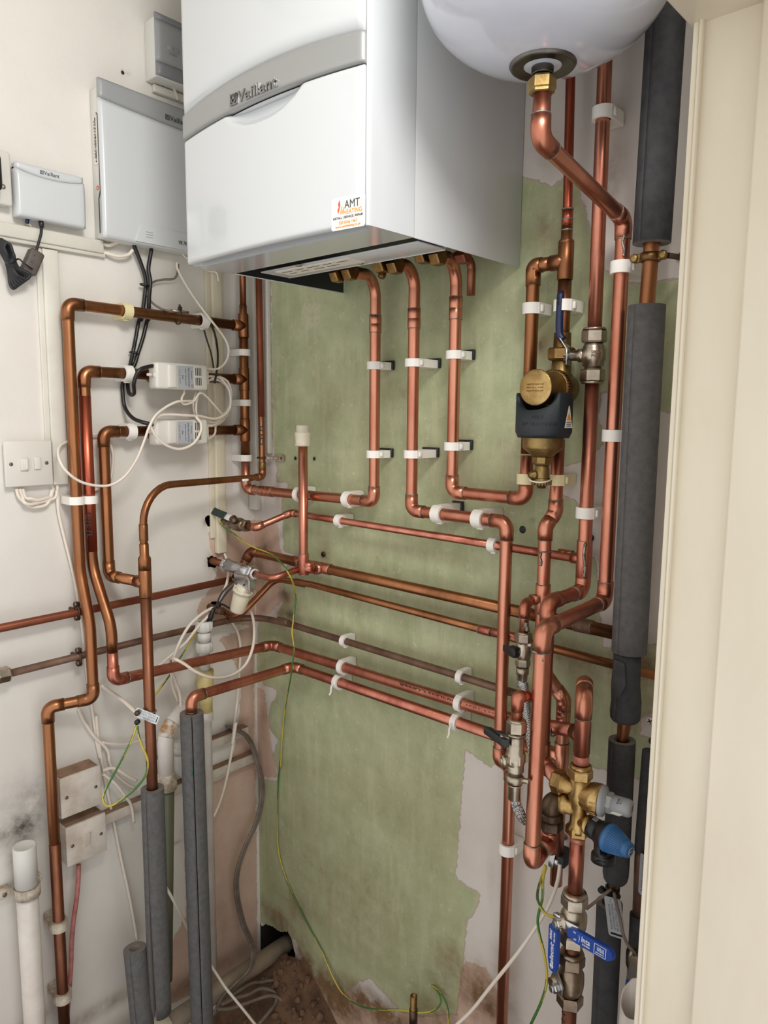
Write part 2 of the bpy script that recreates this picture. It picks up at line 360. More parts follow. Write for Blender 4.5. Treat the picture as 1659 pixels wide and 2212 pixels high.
# ------------------------------------------------------------------ room
def wall_mat(name, white, white2):
    m = bpy.data.materials.new(name); m.use_nodes = True; N, K = m.node_tree.nodes, m.node_tree.links
    p = N['Principled BSDF']; p.inputs['Roughness'].default_value = .62
    tc = N.new('ShaderNodeTexCoord')
    def noise(sc, det=6, rough=.6, vec=None, st=None):
        n = N.new('ShaderNodeTexNoise'); n.inputs['Scale'].default_value = sc; n.inputs['Detail'].default_value = det; n.inputs['Roughness'].default_value = rough
        if st:
            mp = N.new('ShaderNodeMapping'); mp.inputs['Scale'].default_value = st; K.new(tc.outputs['Object'], mp.inputs['Vector']); K.new(mp.outputs['Vector'], n.inputs['Vector'])
        else: K.new(tc.outputs['Object'], n.inputs['Vector'])
        return n.outputs['Fac']
    def mth(op, a, c=None, clamp=False):
        n = N.new('ShaderNodeMath'); n.operation = op; n.use_clamp = clamp
        for i, q in enumerate((a, c)):
            if q is None: continue
            if isinstance(q, (int, float)): n.inputs[i].default_value = q
            else: K.new(q, n.inputs[i])
        return n.outputs[0]
    def att(nm): n = N.new('ShaderNodeAttribute'); n.attribute_name = nm; return n.outputs['Fac']
    def mix(f, a, c):
        n = N.new('ShaderNodeMix'); n.data_type = 'RGBA'
        if isinstance(f, (int, float)): n.inputs[0].default_value = f
        else: K.new(f, n.inputs[0])
        for i, q in ((6, a), (7, c)):
            if isinstance(q, tuple): n.inputs[i].default_value = (*lin(q), 1)
            else: K.new(q, n.inputs[i])
        return n.outputs[2]
    def ramp(f, lo, hi): return mth('MULTIPLY', mth('SUBTRACT', f, lo), 1 / (hi - lo), True)
    jag = mth('MULTIPLY', mth('SUBTRACT', noise(55, 8, .65), .5), .022)
    edge = lambda a: mth('MULTIPLY', mth('ADD', att(a), jag), 900, True)
    big, mid, fine = noise(3.5, 5), noise(13, 8, .65), noise(160, 4, .7)
    streak = noise(9, 8, .65, st=(3.2, 3.2, .5))
    col = mix(ramp(big, .35, .65), white, white2)
    col = mix(mth('MULTIPLY', edge('a_pink'), .9), col, mix(ramp(mid, .35, .65), (204, 176, 158), (190, 156, 136)))
    gr = mix(ramp(mid, .34, .66), (157, 165, 126), (183, 188, 152))
    gr = mix(mth('MULTIPLY', ramp(streak, .5, .7), .6), gr, (200, 200, 166))
    gr = mix(mth('MULTIPLY', ramp(noise(7, 11, .72), .6, .68), .6), gr, (214, 212, 188))
    gr = mix(mth('MULTIPLY', ramp(noise(5.3, 12, .78), .58, .66), .5), gr, (142, 124, 92))
    gr = mix(mth('MULTIPLY', ramp(big, .5, .72), .45), gr, (156, 144, 112))
    gr = mix(mth('MULTIPLY', ramp(noise(46, 9, .75), .57, .64), .55), gr, (206, 202, 172))
    gr = mix(mth('MULTIPLY', ramp(fine, .58, .7), .4), gr, (128, 124, 92))
    ge = edge('a_green')
    rim = mth('MULTIPLY', mth('SUBTRACT', mth('MULTIPLY', mth('ADD', mth('ADD', att('a_green'), .0035), jag), 700, True), ge, True), .6)
    col = mix(rim, col, (150, 122, 92))
    col = mix(ge, col, gr)
    dn = mth('ADD', mth('MULTIPLY', ramp(noise(30, 9, .7), .3, .7), .9), .25)
    col = mix(mth('MULTIPLY', att('a_brown'), dn, True), col, mix(ramp(mid, .35, .65), (138, 108, 76), (104, 78, 54)))
    col = mix(mth('MULTIPLY', att('a_soot'), dn, True), col, (58, 50, 44))
    col = mix(mth('MULTIPLY', ramp(noise(22, 10, .8), .66, .71), .5), col, (150, 136, 118))
    K.new(col, p.inputs['Base Color'])
    bp = N.new('ShaderNodeBump'); bp.inputs['Strength'].default_value = .35; bp.inputs['Distance'].default_value = .002
    K.new(mth('ADD', mth('MULTIPLY', ge, .25), mth('ADD', noise(40, 8, .7), mth('MULTIPLY', noise(8, 3), .8))), bp.inputs['Height']); K.new(bp.outputs['Normal'], p.inputs['Normal'])
    return m
def sdf(P, polys):
    best = np.full(len(P), -.06)
    for poly in polys:
        q = np.array(poly); d = np.full(len(P), 9.0); ins = np.zeros(len(P), bool)
        for i in range(len(q)):
            a, c = q[i], q[(i + 1) % len(q)]; e = c - a; w = P - a
            t = np.clip((w @ e) / (e @ e + 1e-12), 0, 1); d = np.minimum(d, np.hypot(*(w - t[:, None] * e).T))
            cr = ((a[1] > P[:, 1]) != (c[1] > P[:, 1])) & (P[:, 0] < (c[0] - a[0]) * (P[:, 1] - a[1]) / (c[1] - a[1] + 1e-12) + a[0]); ins ^= cr
        best = np.maximum(best, np.where(ins, d, -d))
    return np.clip(best, -.06, .06)
def wall_grid(name, u0, u1, v0, v1, P3, conv, green, pink, brown, soot, holes, relief, m, depth, nrm, slivers=()):
    step = .006; nu, nv = int((u1 - u0) / step) + 1, int((v1 - v0) / step) + 1
    U, V = np.meshgrid(np.linspace(u0, u1, nu), np.linspace(v0, v1, nv)); P = np.stack([U.ravel(), V.ravel()], 1)
    cv = lambda polys: [[conv(*q) for q in poly] for poly in polys]
    g = sdf(P, cv(green)); 
    for s in cv(slivers): g = np.minimum(g, -sdf(P, [s]))
    pk = sdf(P, cv(pink))
    def blobs(L):
        o = np.zeros(len(P))
        for px, py, ru, rv, st in L:
            c = np.array(conv(px, py)); o = np.maximum(o, st * np.exp(-(((P[:, 0] - c[0]) / ru) ** 2 + ((P[:, 1] - c[1]) / rv) ** 2)))
        return o
    br, so = blobs(brown), blobs(soot); rel = relief(P)
    hs = sdf(P, cv(holes)) if holes else np.full(len(P), -1)
    rng = np.random.RandomState(3); hs = hs + np.where(hs > -.03, rng.uniform(-.0016, .0016, len(P)), 0)
    co = [P3(a, c, r) for (a, c), r in zip(P, rel)]
    idx = np.arange(nu * nv).reshape(nv, nu); q = np.stack([idx[:-1, :-1], idx[:-1, 1:], idx[1:, 1:], idx[1:, :-1]], -1).reshape(-1, 4)
    keep = hs[q].max(1) < 0
    gv, gu = np.gradient(hs.reshape(nv, nu), (v1 - v0) / (nv - 1), (u1 - u0) / (nu - 1)); gn = np.maximum(np.hypot(gu, gv).ravel(), .3)
    bset = np.zeros(len(P), bool); bset[q[keep].ravel()] = True; dset = np.zeros(len(P), bool); dset[q[~keep].ravel()] = True; bset &= dset
    for i in np.nonzero(bset)[0]:
        k = -hs[i] / gn[i]; k = max(-.007, min(.007, k)); co[i] = P3(P[i, 0] + gu.ravel()[i] / gn[i] * k, P[i, 1] + gv.ravel()[i] / gn[i] * k, rel[i])
    mb = MB(); mb.v = [Vector(c) for c in co]
    mb.f = [tuple(int(i) for i in f) for f in q[keep]]; k = len(mb.f); mb.m = [0] * k; mb.sm = [True] * k
    nd = Vector(nrm)
    corners = [Vector(P3(a, c, 0)) for a, c in ((u0, v0), (u1, v0), (u1, v1), (u0, v1))]
    back = [c - nd * depth for c in corners]
    mb.add(corners + back, [(4, 5, 6, 7)] + [(i, (i + 1) % 4, 4 + (i + 1) % 4, 4 + i) for i in range(4)], 1, False)
    ob = struct(name, mb, [m, M['hole']])
    for nm, a in (('a_green', g), ('a_pink', pk), ('a_brown', br), ('a_soot', so)):
        at = ob.data.attributes.new(nm, 'FLOAT', 'POINT'); full = np.zeros(len(ob.data.vertices), np.float32); full[:len(a)] = a
        if nm in ('a_green', 'a_pink'): full[len(a):] = -.06
        at.data.foreach_set('value', full)
    return ob
cb = lambda px, py: (lambda p: (p.x, p.z))(b(px, py)); cl = lambda px, py: (lambda p: (p.y, p.z))(l(px, py))
XR = 1.17
green_polys = [
    [(587, 560), (588, 706), (589, 950), (600, 1012), (598, 1040), (622, 1042), (622, 1072), (609, 1078), (614, 1189), (640, 1196), (612, 1240), (612, 1300), (597, 1340), (559, 1341), (555, 1446), (572, 1480), (598, 1488), (600, 1504),
     (583, 1530), (582, 1573), (602, 1598), (591, 1632), (603, 1671), (600, 1690), (556, 1682), (556, 1985), (640, 2030), (655, 2070), (690, 2122), (740, 2150), (776, 2118), (800, 2112), (835, 2150), (862, 2182), (905, 2195), (985, 2190), (996, 2110), (1001, 2065), (1009, 1982), (1023, 1976), (1037, 1932),
     (989, 1902), (983, 1890), (995, 1739), (1003, 1619), (1061, 1655), (1090, 1640), (1200, 1650), (1282, 1654), (1310, 1663), (1371, 1678), (1400, 1690), (1422, 1640), (1412, 1600), (1380, 1590), (1384, 1545), (1430, 1530), (1430, 1392),
     (1300, 1400), (1285, 1212), (1272, 1200), (1262, 1110), (1240, 1080), (1180, 1060), (1182, 1006), (1252, 1000), (1285, 960), (1296, 842), (1330, 850), (1352, 880), (1430, 888), (1480, 892), (1475, 603), (1363, 615), (1313, 592), (1294, 560), (1240, 380), (1222, 384),
     (1194, 404), (1165, 394), (1134, 386), (1100, 380), (1050, 500), (700, 500)],
    [(1255, 880), (1292, 900), (1300, 960), (1283, 975), (1255, 990)]]
back_brown = [(572, 1185, .022, .035, .95), (598, 1215, .02, .02, .7), (618, 1290, .04, .03, 1.0), (608, 1320, .025, .03, .8), (600, 1350, .05, .015, .6), (1180, 495, .03, .04, .75), (1225, 480, .025, .05, .8), (700, 1190, .02, .025, .8), (640, 1015, .03, .02, .45),
              (900, 1190, .16, .02, .4), (1000, 1330, .2, .03, .5), (1010, 1440, .1, .025, .45), (1240, 1430, .12, .035, .8), (1390, 1430, .06, .05, .9), (1400, 1530, .04, .03, .7), (880, 1750, .12, .18, .32), (800, 1960, .2, .12, .35), (640, 1960, .06, .05, .8), (600, 1985, .08, .035, 1.0), (560, 1240, .03, .07, .75), (628, 1330, .05, .05, .9), (1100, 1720, .02, .2, .18), (850, 1400, .3, .02, .35), (760, 1300, .2, .02, .3),
              (650, 2070, .05, .07, 1.0), (720, 2150, .11, .06, 1.7), (830, 2195, .16, .04, 1.6), (760, 1960, .28, .22, .42), (1040, 2150, .07, .06, 1.3), (975, 2080, .05, .05, .9), (660, 2100, .05, .07, 1.8), (1010, 2120, .05, .05, .95), (1040, 2150, .04, .05, .8), (960, 2140, .05, .05, .6), (960, 2210, .1, .04, .9), (1085, 2090, .03, .05, .5), (1060, 1900, .01, .07, .2), (1190, 1990, .02, .1, .25), (1255, 1820, .02, .03, .6), (1325, 380, .02, .06, .6), (1310, 250, .02, .03, .5), (1190, 330, .03, .04, .5),
              (600, 1060, .01, .03, .7), (570, 1520, .02, .12, .5), (560, 1700, .012, .1, .6), (1110, 985, .06, .05, .35), (1000, 1330, .03, .012, .5), (985, 1000, .05, .08, .28), (720, 870, .05, .06, .2), (1170, 745, .014, .03, .8), (1280, 1200, .03, .012, .5), (1285, 1020, .012, .05, .5), (1180, 1205, .02, .008, .8)]
back_soot = [(628, 1325, .012, .01, .7), (612, 1285, .014, .016, .85), (570, 1190, .012, .016, .6), (600, 2000, .03, .012, .6), (1150, 1125, .004, .004, .9), (1180, 1125, .005, .005, 1), (1275, 1160, .008, .01, .9), (640, 990, .004, .004, .95), (679, 990, .0045, .005, .9), (613, 990, .004, .004, .9), (1168, 745, .004, .008, .8), (940, 2120, .04, .04, .35)]
big_hole = [(556, 1992), (562, 2003), (575, 1996), (590, 2002), (604, 2013), (622, 2012), (630, 2030), (637, 2058), (640, 2078), (600, 2092), (556, 2080)]
wm = wall_mat('back_wall_paint', (214, 209, 203), (204, 196, 188))
def rel_back(P):
    r = np.zeros(len(P)); x, z = P[:, 0], P[:, 1]
    r += np.clip((x - 0) / .004, 0, 1) * np.where((x < .032) & (z > 1.36), .006, 0)
    return r
wall_grid('wall_back', 0, XR, -.02, 2.56, lambda u, v, r: (u, -r, v), cb, green_polys, [[(545, 1120), (600, 1130), (606, 1190), (612, 1300), (560, 1345), (545, 1345)], [(548, 1480), (572, 1490), (585, 1600), (600, 1680), (548, 1680)], [(640, 2070), (700, 2110), (745, 2135), (780, 2150), (850, 2200), (870, 2300), (600, 2300), (610, 2090)], [(860, 2170), (985, 2120), (1005, 2075), (1050, 2090), (1085, 2160), (1090, 2300), (850, 2300)]], back_brown, back_soot, [big_hole], rel_back, wm, .14, (0, -1, 0))
wl = wall_mat('side_wall_paint', (224, 221, 214), (218, 213, 206))
pink = [[(448, 1150), (552, 1120), (552, 1350), (500, 1350), (430, 1345), (425, 1312), (440, 1290), (462, 1262), (470, 1230), (455, 1190)],
        [(470, 1380), (548, 1350), (551, 1640), (500, 1660), (515, 1560), (522, 1470), (500, 1420)],
        [(405, 1718), (553, 1640), (557, 2080), (345, 2180), (352, 2068), (383, 2012), (402, 1976), (398, 1880), (400, 1800)]]
left_brown = [(455, 1215, .014, .03, .7), (452, 1125, .016, .02, .6), (465, 1312, .03, .02, .5), (545, 1400, .012, .3, .55), (545, 1620, .03, .05, .8), (500, 1565, .05, .012, .8), (480, 2010, .03, .1, .35), (430, 2110, .12, .03, .7), (200, 2190, .12, .02, .7), (400, 1800, .02, .05, .3), (520, 1330, .05, .05, .45), (540, 1260, .015, .1, .5), (330, 810, .004, .06, .15), (545, 850, .004, .4, .35), (170, 1320, .01, .012, .6), (165, 1415, .012, .016, .6), (380, 1820, .03, .004, .8), (80, 2200, .05, .02, .6)]
left_soot = [(48, 1788, .05, .035, 1.1), (70, 1730, .06, .06, .55), (30, 1840, .02, .05, .4), (445, 1125, .008, .008, .9), (500, 1570, .02, .008, .7), (265, 157, .003, .003, .9), (278, 160, .003, .004, .5), (185, 1500, .01, .012, .7), (455, 1215, .014, .012, .6), (466, 1312, .012, .01, .6), (335, 1405, .004, .008, .5), (350, 1320, .01, .004, .5)]
lh = [[(441, 1117), (452, 1112), (466, 1118), (464, 1135), (447, 1138)], [(446, 1205), (458, 1200), (470, 1206), (466, 1226), (450, 1224)], [(450, 1305), (462, 1298), (478, 1304), (476, 1316), (452, 1318)], [(505, 1580), (520, 1566), (535, 1572), (528, 1590)]]
wall_grid('wall_left', -1.7, 0, -.02, 2.56, lambda u, v, r: (r, u, v), cl, [], pink, left_brown, left_soot, lh, lambda P: np.where((P[:, 0] > -.058) & (P[:, 1] > 1.4), np.clip((P[:, 0] + .058) / .004, 0, 1) * .004, 0), wl, .14, (1, 0, 0))
# seams between the painted boards beside the corner
mb = MB()
for x0, x1, z0, z1, t in ((.062, .075, 1.50, 2.4, .012),): mb.box(((x0 + x1) / 2, -t / 2 - .0005, (z0 + z1) / 2), ((x1 - x0) / 2, 0, 0), (0, t / 2, 0), (0, 0, (z1 - z0) / 2), .002)
struct('trim_1', mb, 'trimw')
mb = MB().box((.018, -.0125, (1.36 + 2.4) / 2), (.0155, 0, 0), (0, .006, 0), (0, 0, .52), .0015)
struct('trim_2', mb, 'trimw')
# floor of beaten dirt, heaped against the corner
mb = MB(); nx, ny = 60, 70
for j in range(ny):
    for i in range(nx):
        x, y = XR * i / (nx - 1), -1.7 + 1.7 * j / (ny - 1)
        h = .13 * math.exp(-((x - .1) / .16) ** 2 - ((y + .02) / .13) ** 2) + .05 * math.exp(-((x - .4) / .3) ** 2 - ((y) / .1) ** 2) + .03 * math.exp(-(x / .06) ** 2) + .07 * math.exp(-((x - .2) / .12) ** 2 - (y / .09) ** 2)
        h += random.uniform(-.004, .004) + .008 * math.sin(23 * x + 3) * math.sin(19 * y)
        mb.v.append(Vector((x, y, h)))
mb.f = [(j * nx + i, j * nx + i + 1, (j + 1) * nx + i + 1, (j + 1) * nx + i) for j in range(ny - 1) for i in range(nx - 1)]
mb.m = [0] * len(mb.f); mb.sm = [True] * len(mb.f)
mb.box((XR / 2, -.85, -.06), (XR / 2, 0, 0), (0, .85, 0), (0, 0, .03)); struct('floor', mb, 'dirt')
struct('ceiling', MB().box((.55, -.85, 2.6), (.75, 0, 0), (0, .95, 0), (0, 0, .03)), 'trimw')
# outer wall with the door opening: only the jamb and the head lining are in view
JY = -.345
struct('wall_right', MB().box((XR + .06, JY / 2 + .012, 1.27), (.055, 0, 0), (0, -JY / 2 - .014, 0), (0, 0, 1.29)), 'trim')
xe = l(0, 0, 0).x
pe = b(1440, 1100, -JY); xe = pe.x
mb = MB()
mb.box((xe + .2, JY - 0 + .006, 1.0), (.2, 0, 0), (0, .006, 0), (0, 0, 1.03), .0015)                # flat lining
e2 = b(1452, 1100, -JY).x; e3 = b(1459, 1100, -JY).x
mb.box(((xe + e2) / 2 - .0005, JY - .0015, 1.0), ((e2 - xe) / 2, 0, 0), (0, .0035, 0), (0, 0, 1.03), .0012)
mb.box(((e2 + e3) / 2, JY - .003, 1.0), ((e3 - e2) / 2, 0, 0), (0, .005, 0), (0, 0, 1.03), .0025)
e4 = b(1611, 650, -JY).x
mb.box((e4 + .12, JY - .006, 1.0), (.12, 0, 0), (0, .008, 0), (0, 0, 1.03), .003)
struct('door_1', mb, 'trim')
zh = b(1524, 47, -JY).z
mb = MB().box((xe + .2, JY - .45, zh + .02), (.2 + .006, 0, 0), (0, .462, 0), (0, 0, .02), .003)
struct('trim_3', mb, 'trim')
# battens on the side wall
mb = MB()
mb.box((.0085, -.73, 1.9275), (.0075, 0, 0), (0, .35, 0), (0, 0, .0125), .002); mb.box((.006, -.725, 1.912), (.0055, 0, 0), (0, .35, 0), (0, 0, .004), .0015)
struct('trim_4', mb, 'trimw')
def vbat(x0, x1, z0, z1, t, m='trimw'): return MB().box((t / 2 + .0005, (x0 + x1) / 2, (z0 + z1) / 2), (t / 2, 0, 0), (0, (x1 - x0) / 2, 0), (0, 0, (z1 - z0) / 2), .002)
mb = vbat(-.502, -.472, 1.452, 1.906, .011); mb.box((.003, -.507, 1.68), (.003, 0, 0), (0, .005, 0), (0, 0, .226), .001)
struct('trim_5', mb, 'trimw')
mb = vbat(-.122, -.096, 1.262, 2.1, .016, 'cream'); mb.box((.004, -.128, 1.70), (.0035, 0, 0), (0, .006, 0), (0, 0, .4), .001)
one('cable_trunking', mb, 'cream', 'upright cream mini trunking beside the aged copper manifold near the corner', 'trunking')
# low dusty trunking, two rails
pA, pB = zl(10, 640, 545, .03), zl(10, 1530, 205, .03)
z0 = (pA.z + pB.z) / 2
def ltrunk(nm, y0, y1, zc, h, t, lab):
    mb = MB().box((t / 2 + .0005, (y0 + y1) / 2, zc), (t / 2, 0, 0), (0, (y1 - y0) / 2, 0), (0, 0, h / 2), .002)
    th = T(nm, lab, 'trunking', (0, y0, zc)); th.part('channel', mb, 'switchdirty')
    mb = MB().box((t / 2, (y0 + y1) / 2, zc + h / 2 + .0008), (t / 2 - .001, 0, 0), (0, (y1 - y0) / 2 - .001, 0), (0, 0, .0007)); th.part('dust_layer', mb, 'dust')
q0, q1 = zl(10, 640, 600, .022), zl(10, 1525, 240, .022)
ltrunk('dado_trunking', -.50, -.02, q1.z + .013, .024, .022, 'dusty white cable trunking running low along the side wall, lower of two')
q2 = zl(10, 1380, 120, .022)
ltrunk('dado_trunking', -.30, -.045, q2.z + .012, .022, .022, 'dusty white cable trunking below the cable hole, upper of two')

# ------------------------------------------------------------------ copper pipes on the back wall
V3 = Vector; ZU = V3((0, 0, 1)); XU = V3((1, 0, 0)); YU = V3((0, 1, 0))
def vert(p, zpx=None): return p
d0 = .040
PY = -.19; xp = b(1252, 1713, -PY).x
pz = lambda py, px=1250: b(px, py, -PY).z
E = V3((xp, PY, pz(1508, 1262)))
E2 = V3((E.x, E.y, 0)) + (V3((E.x - CAM.x, E.y - CAM.y, 0)).normalized() * .062)
# boiler pipe nearest the corner, down and across into the manifold
A1 = zb(5, 693, 400, d0); A1x = A1.x
cx, cy = .036, -.052                                                    # corner manifold riser
ma = V3((cx, cy, l(*Z(19, 318, 2040), cx).z)); ce = zb(5, 690, 1448, d0)
top = b(786, 582, .12)
r1 = Run('boiler_pipe', 'new copper pipe from the boiler, nearest the corner, bending across into the aged manifold',
         [(b(752, 586, .15),), (V3((A1x, -d0, top.z + .004)), ('b', .04)), (V3((A1x, -d0, ce.z)), 'e'), (V3((cx, cy, ma.z)), 'e'), (V3((cx, cy, ma.z + .07)),)], R22, 'cu', 'cu')
r1.coupling(V3((A1x, -d0, zb(5, 693, 387, d0).z)), ZU, .034)
qd = (V3((A1x, -d0, ce.z)) - V3((cx, cy, ma.z))).normalized()
r1.coupling(V3((cx, cy, ma.z)) + qd * .062, qd, .02, mid=False); r1.coupling(V3((cx, cy, ma.z)) + qd * .085, qd, .03)
r1.seam(V3((A1x, -d0, zb(5, 690, 1385, d0).z)), ZU)
r1.nut(b(748, 588, .155), XU, .02, .017, 'brassold', 'union_nut'); r1.nut(b(722, 594, .165), XU, .018, .016, 'brassold', 'union_nut')
# aged manifold riser in the corner
mz = lambda y: l(512, y, cx).z
m1 = Run('manifold_pipe', 'aged brown copper manifold riser in the corner with three tees', [(V3((cx, cy, ma.z + .075)),), (V3((cx, cy, mz(682))),)], R22, 'cuold', 'cuold', ring='brassold')
tz = [mz(703), mz(819), mz(929)]
for z in tz: m1.tee(V3((cx, cy, z)), ZU, -YU, .052, .03)
m1.part('reducer', MB().lathe((cx, cy, mz(682)), ZU, [(0, R22 + .0015), (.004, R22 + .0015), (.008, R15 + .0015), (.026, R15 + .0015), (.026, R15)], 24), 'cuold')
m1.part('riser', MB().cyl((cx, cy, mz(682) + .02), (cx, cy, 2.05), R15), 'cuold')
# second boiler pipe
dd = .062
B1 = zb(5, 920, 700, dd); Bx = B1.x; bz = zb(5, 905, 1500, dd).z; B2 = b(1091, 1133, dd); B2x = b(1088, 1349, dd).x
zlow = b(1079, 1640, dd).z
B3 = b(1101, 1707, .034)
r2 = Run('boiler_pipe', 'new copper pipe from the boiler in the middle, stepping sideways then down to the floor',
         [(b(850, 570, .14),), (V3((Bx, -dd, b(893, 577, dd).z)), ('b', .04)), (V3((Bx, -dd, bz)), 'e'), (V3((B2x, -dd, bz)), 'e'), (V3((B2x, -dd, zlow)), 'e'), (V3((B3.x, -.034, zlow - .024)), 'e'), (V3((B3.x, -.034, .02)),)], R22, 'cu', 'cu')
r2.coupling(V3((Bx, -dd, zb(5, 925, 355, dd).z)), ZU, .036)
r2.nut(b(845, 574, .14), XU, .02, .017, 'brassold', 'union_nut'); r2.nut(b(815, 572, .15), XU, .022, .017, 'brassold', 'union_nut')
r2.part('drain_boss', MB().hex(b(828, 582, .14), V3((0, -.3, -1)), .016, .007), 'brassold')
# third boiler pipe looping up to the filter
C1 = zb(5, 1165, 700, d0); Cx = C1.x; czl = b(979, 1063, d0).z
S1 = zb(6, 250, 1400, d0); S1x = zb(6, 285, 700, d0).x; stz = zb(3, 455, 1563, d0).z; S2x = zb(3, 445, 1640, d0).x
r3 = Run('boiler_pipe', 'new copper pipe from the boiler nearest the door, looping up beside the magnetic filter',
         [(b(938, 552, .14),), (V3((Cx, -d0, b(983, 560, d0).z)), ('b', .042)), (V3((Cx, -d0, czl)), 'e'), (V3((S1x, -d0, czl)), 'e'), (V3((S1x, -d0, czl + .075)),)], R22, 'cu', 'cu')
r3.coupling(V3((Cx, -d0, zb(5, 1175, 292, d0).z)), ZU, .04)
r3.nut(b(936, 555, .14), XU, .02, .017, 'brassold', 'union_nut'); r3.nut(b(905, 551, .15), XU, .018, .017, 'brassold', 'union_nut')
# small discharge stub by it
sx = b(1018, 610, .05).x
sr = Run('discharge_pipe', 'short open copper stub hanging below the boiler beside its last pipe', [(b(985, 553, .1),), (V3((sx, -.05, b(1015, 556, .05).z)), ('b', .02)), (V3((sx, -.05, b(1018, 638, .05).z)),)], R15, 'cudark', 'cudark')
sr.nut(b(990, 556, .095), XU, .02, .013, 'curust', 'boss')
# aged loop over the filter and its tee
r4 = Run('filter_pipe', 'aged copper arch above the magnetic filter with a tee to the thin riser',
         [(V3((S1x, -d0, czl + .078)),), (V3((S1x, -d0, stz)), 'e'), (V3((S2x - .0265, -d0, stz)),)], R22, 'cuold', 'cuold', ring='brassold')
r4.tee(V3((S2x, -d0, stz)), ZU, -XU, .056, .026)
nz = zb(6, 490, 680, d0).z
r4.part('tail', MB().cyl((S2x, -d0, nz + .012), (S2x, -d0, stz - .028), R22, 24), 'cuold')
r4.part('reducer', MB().lathe((S2x, -d0, stz + .028), ZU, [(0, R22 + .0013), (.003, R22 + .0013), (.007, R15 + .0015), (.026, R15 + .0015), (.026, R15)], 24), 'cuold')
t2 = zb(3, 470, 1300, d0).z
r4.part('riser', MB().tube([V3((S2x, -d0, stz + .05)), V3((S2x, -d0, t2)), V3((S2x - .006, -d0, 2.2))], R15, 16), 'cured')
for yy in (1250, 1310, 1375): r4.part('solder_ring', MB().torus((S2x, -d0, zb(3, 470, yy, d0).z), ZU, R15 + .0008, .0016, 20, 6), 'solder')
r4.part('coupling', MB().cyl((S2x, -d0, zb(3, 470, 1345, d0).z), (S2x, -d0, zb(3, 470, 1255, d0).z), R15 + .0013), 'cured')
# pipe below the filter: return pipe that bends out, with the offset leg
fz = zb(6, 470, 1290, d0).z; ez = zb(9, 690, 95, d0).z
dj = .063
K = b(1178, 1142, dj); Kx = b(1174, 1250, dj).x
Pq = b(1180, 1440, dj); Pr = b(1215, 1512, .045)
r5 = Run('filter_pipe', 'copper pipe leaving the magnetic filter, kinking outward and ending in a capped stub',
         [(V3((S2x, -d0, fz)),), (V3((S2x, -d0, ez)), 'e'), (V3((Kx, -dj, ez - .022)), 'e'), (V3((b(1171, 1330, dj).x, -dj, Pq.z)), 'e'), (V3((Pr.x, -.04, Pr.z)), 'e'), (V3((Pr.x, -.04, b(1192, 1905, .04).z)),)], R22, 'cu', 'cu')
r5.coupling(V3((S2x, -d0, zb(6, 458, 1780, d0).z)), ZU, .012, mid=False)
tkz = b(1173, 1294, dj).z; r5.tee(V3((Kx, -dj, tkz)), ZU, V3((-.55, -.8, 0)), .05, .022, R15)
r5.seam(V3((Kx, -dj, b(1175, 1190, dj).z)), ZU, 'solder', .0016)
r5.coupling(V3((Pr.x, -.04, b(1214, 1545, .045).z)), ZU, .026); r5.seam(V3((Pr.x, -.04, b(1208, 1614, .045).z)), ZU, 'solder', .0014)
p5x, p5y = Pr.x, -.04
# thin pipe from the lever valve at the corner to the tee on the cold riser
v1 = .045; V1x = zb(6, 715, 1150, v1).x
hz = zb(8, 380, 150, .03).z; hx0 = b(629, 1109, .034).x
hv = l(528, 1135, .10); h1e = V3((V1x, -v1, b(1253, 1207, v1).z))
hr = Run('water_pipe', 'thin copper pipe crossing the green wall from the green lever valve', [(hv + V3((.016, 0, 0)),), (hv + V3((.045, .0, 0)), 'e'), (V3((hx0, -.034, hz)), 'e'), (h1e - XU * .02,)], R15, 'cu2', 'cu')
hdir = (h1e - V3((hx0, -.034, hz))).normalized()
hr.coupling(b(1222, 1198, .04), hdir, .024)
# cold riser with lever valve
vt = lambda y, x=1280: b(x, y, v1).z
r6 = Run('cold_riser', 'pink copper riser behind the white vessel, running down into the nickel lever valve', [(V3((V1x - .004, -v1, 2.25)),), (V3((V1x, -v1, vt(715, 1287))),)], R22, 'cu2', 'cu2')
p0 = V3((V1x, -v1, vt(1275, 1251))); kx = .152
p1 = V3((V1x - .002, -kx, p0.z))
lowx = p1.x
zprv = b(1218, 1690, .19).z
r7 = Run('cold_riser', 'pink copper pipe below the nickel lever valve, turning out toward the door then down',
         [(V3((V1x, -v1, vt(822, 1281))),), (p0, 'e'), (p1, 'e'), (V3((lowx, -kx, zprv)), 'e'), (b(1203, 1683, .19),)], R22, 'cu2', 'cu', )
r7.tee(V3((V1x, -v1, h1e.z)), ZU, -XU, .062, .022, R15, 'cu2')
r7.seam(V3((V1x, -v1, vt(1255, 1253))), ZU, 'solder', .0016); r7.seam(V3((V1x, -v1, vt(1170, 1258))), ZU, 'solder', .0013)
# expansion vessel pipe
v2 = .058; vn = .30
nb = b(1172, 150, vn); e1 = b(1169, 300, vn); e2 = b(1346, 474, v2); e3 = b(1308, 1299, v2); vf = .265
e4 = b(1173, 1350, vf); nx_ = nb.x
vx2 = (e2.x + e3.x) / 2; bot = b(1150, 1868, vf)
u1 = b(1184, 1852, .20)
r8 = Run('vessel_pipe', 'thick pink copper pipe from the white vessel down to a hanging elbow',
         [(b(1172, 196, vn),), (V3((nx_, -vn, e1.z)), 'e'), (V3((vx2, -v2, e2.z)), 'e'), (V3((vx2, -v2, e3.z)), 'e'), (V3((e4.x, -vf, e3.z)), 'e'), (V3((b(1158, 1600, vf).x, -vf, bot.z)), 'e'), (V3((u1.x, -.2, bot.z + .004)), 'e'), (V3((u1.x + .002, -.2, b(1190, 1775, .2).z)),)], R22, 'cu', 'cu')
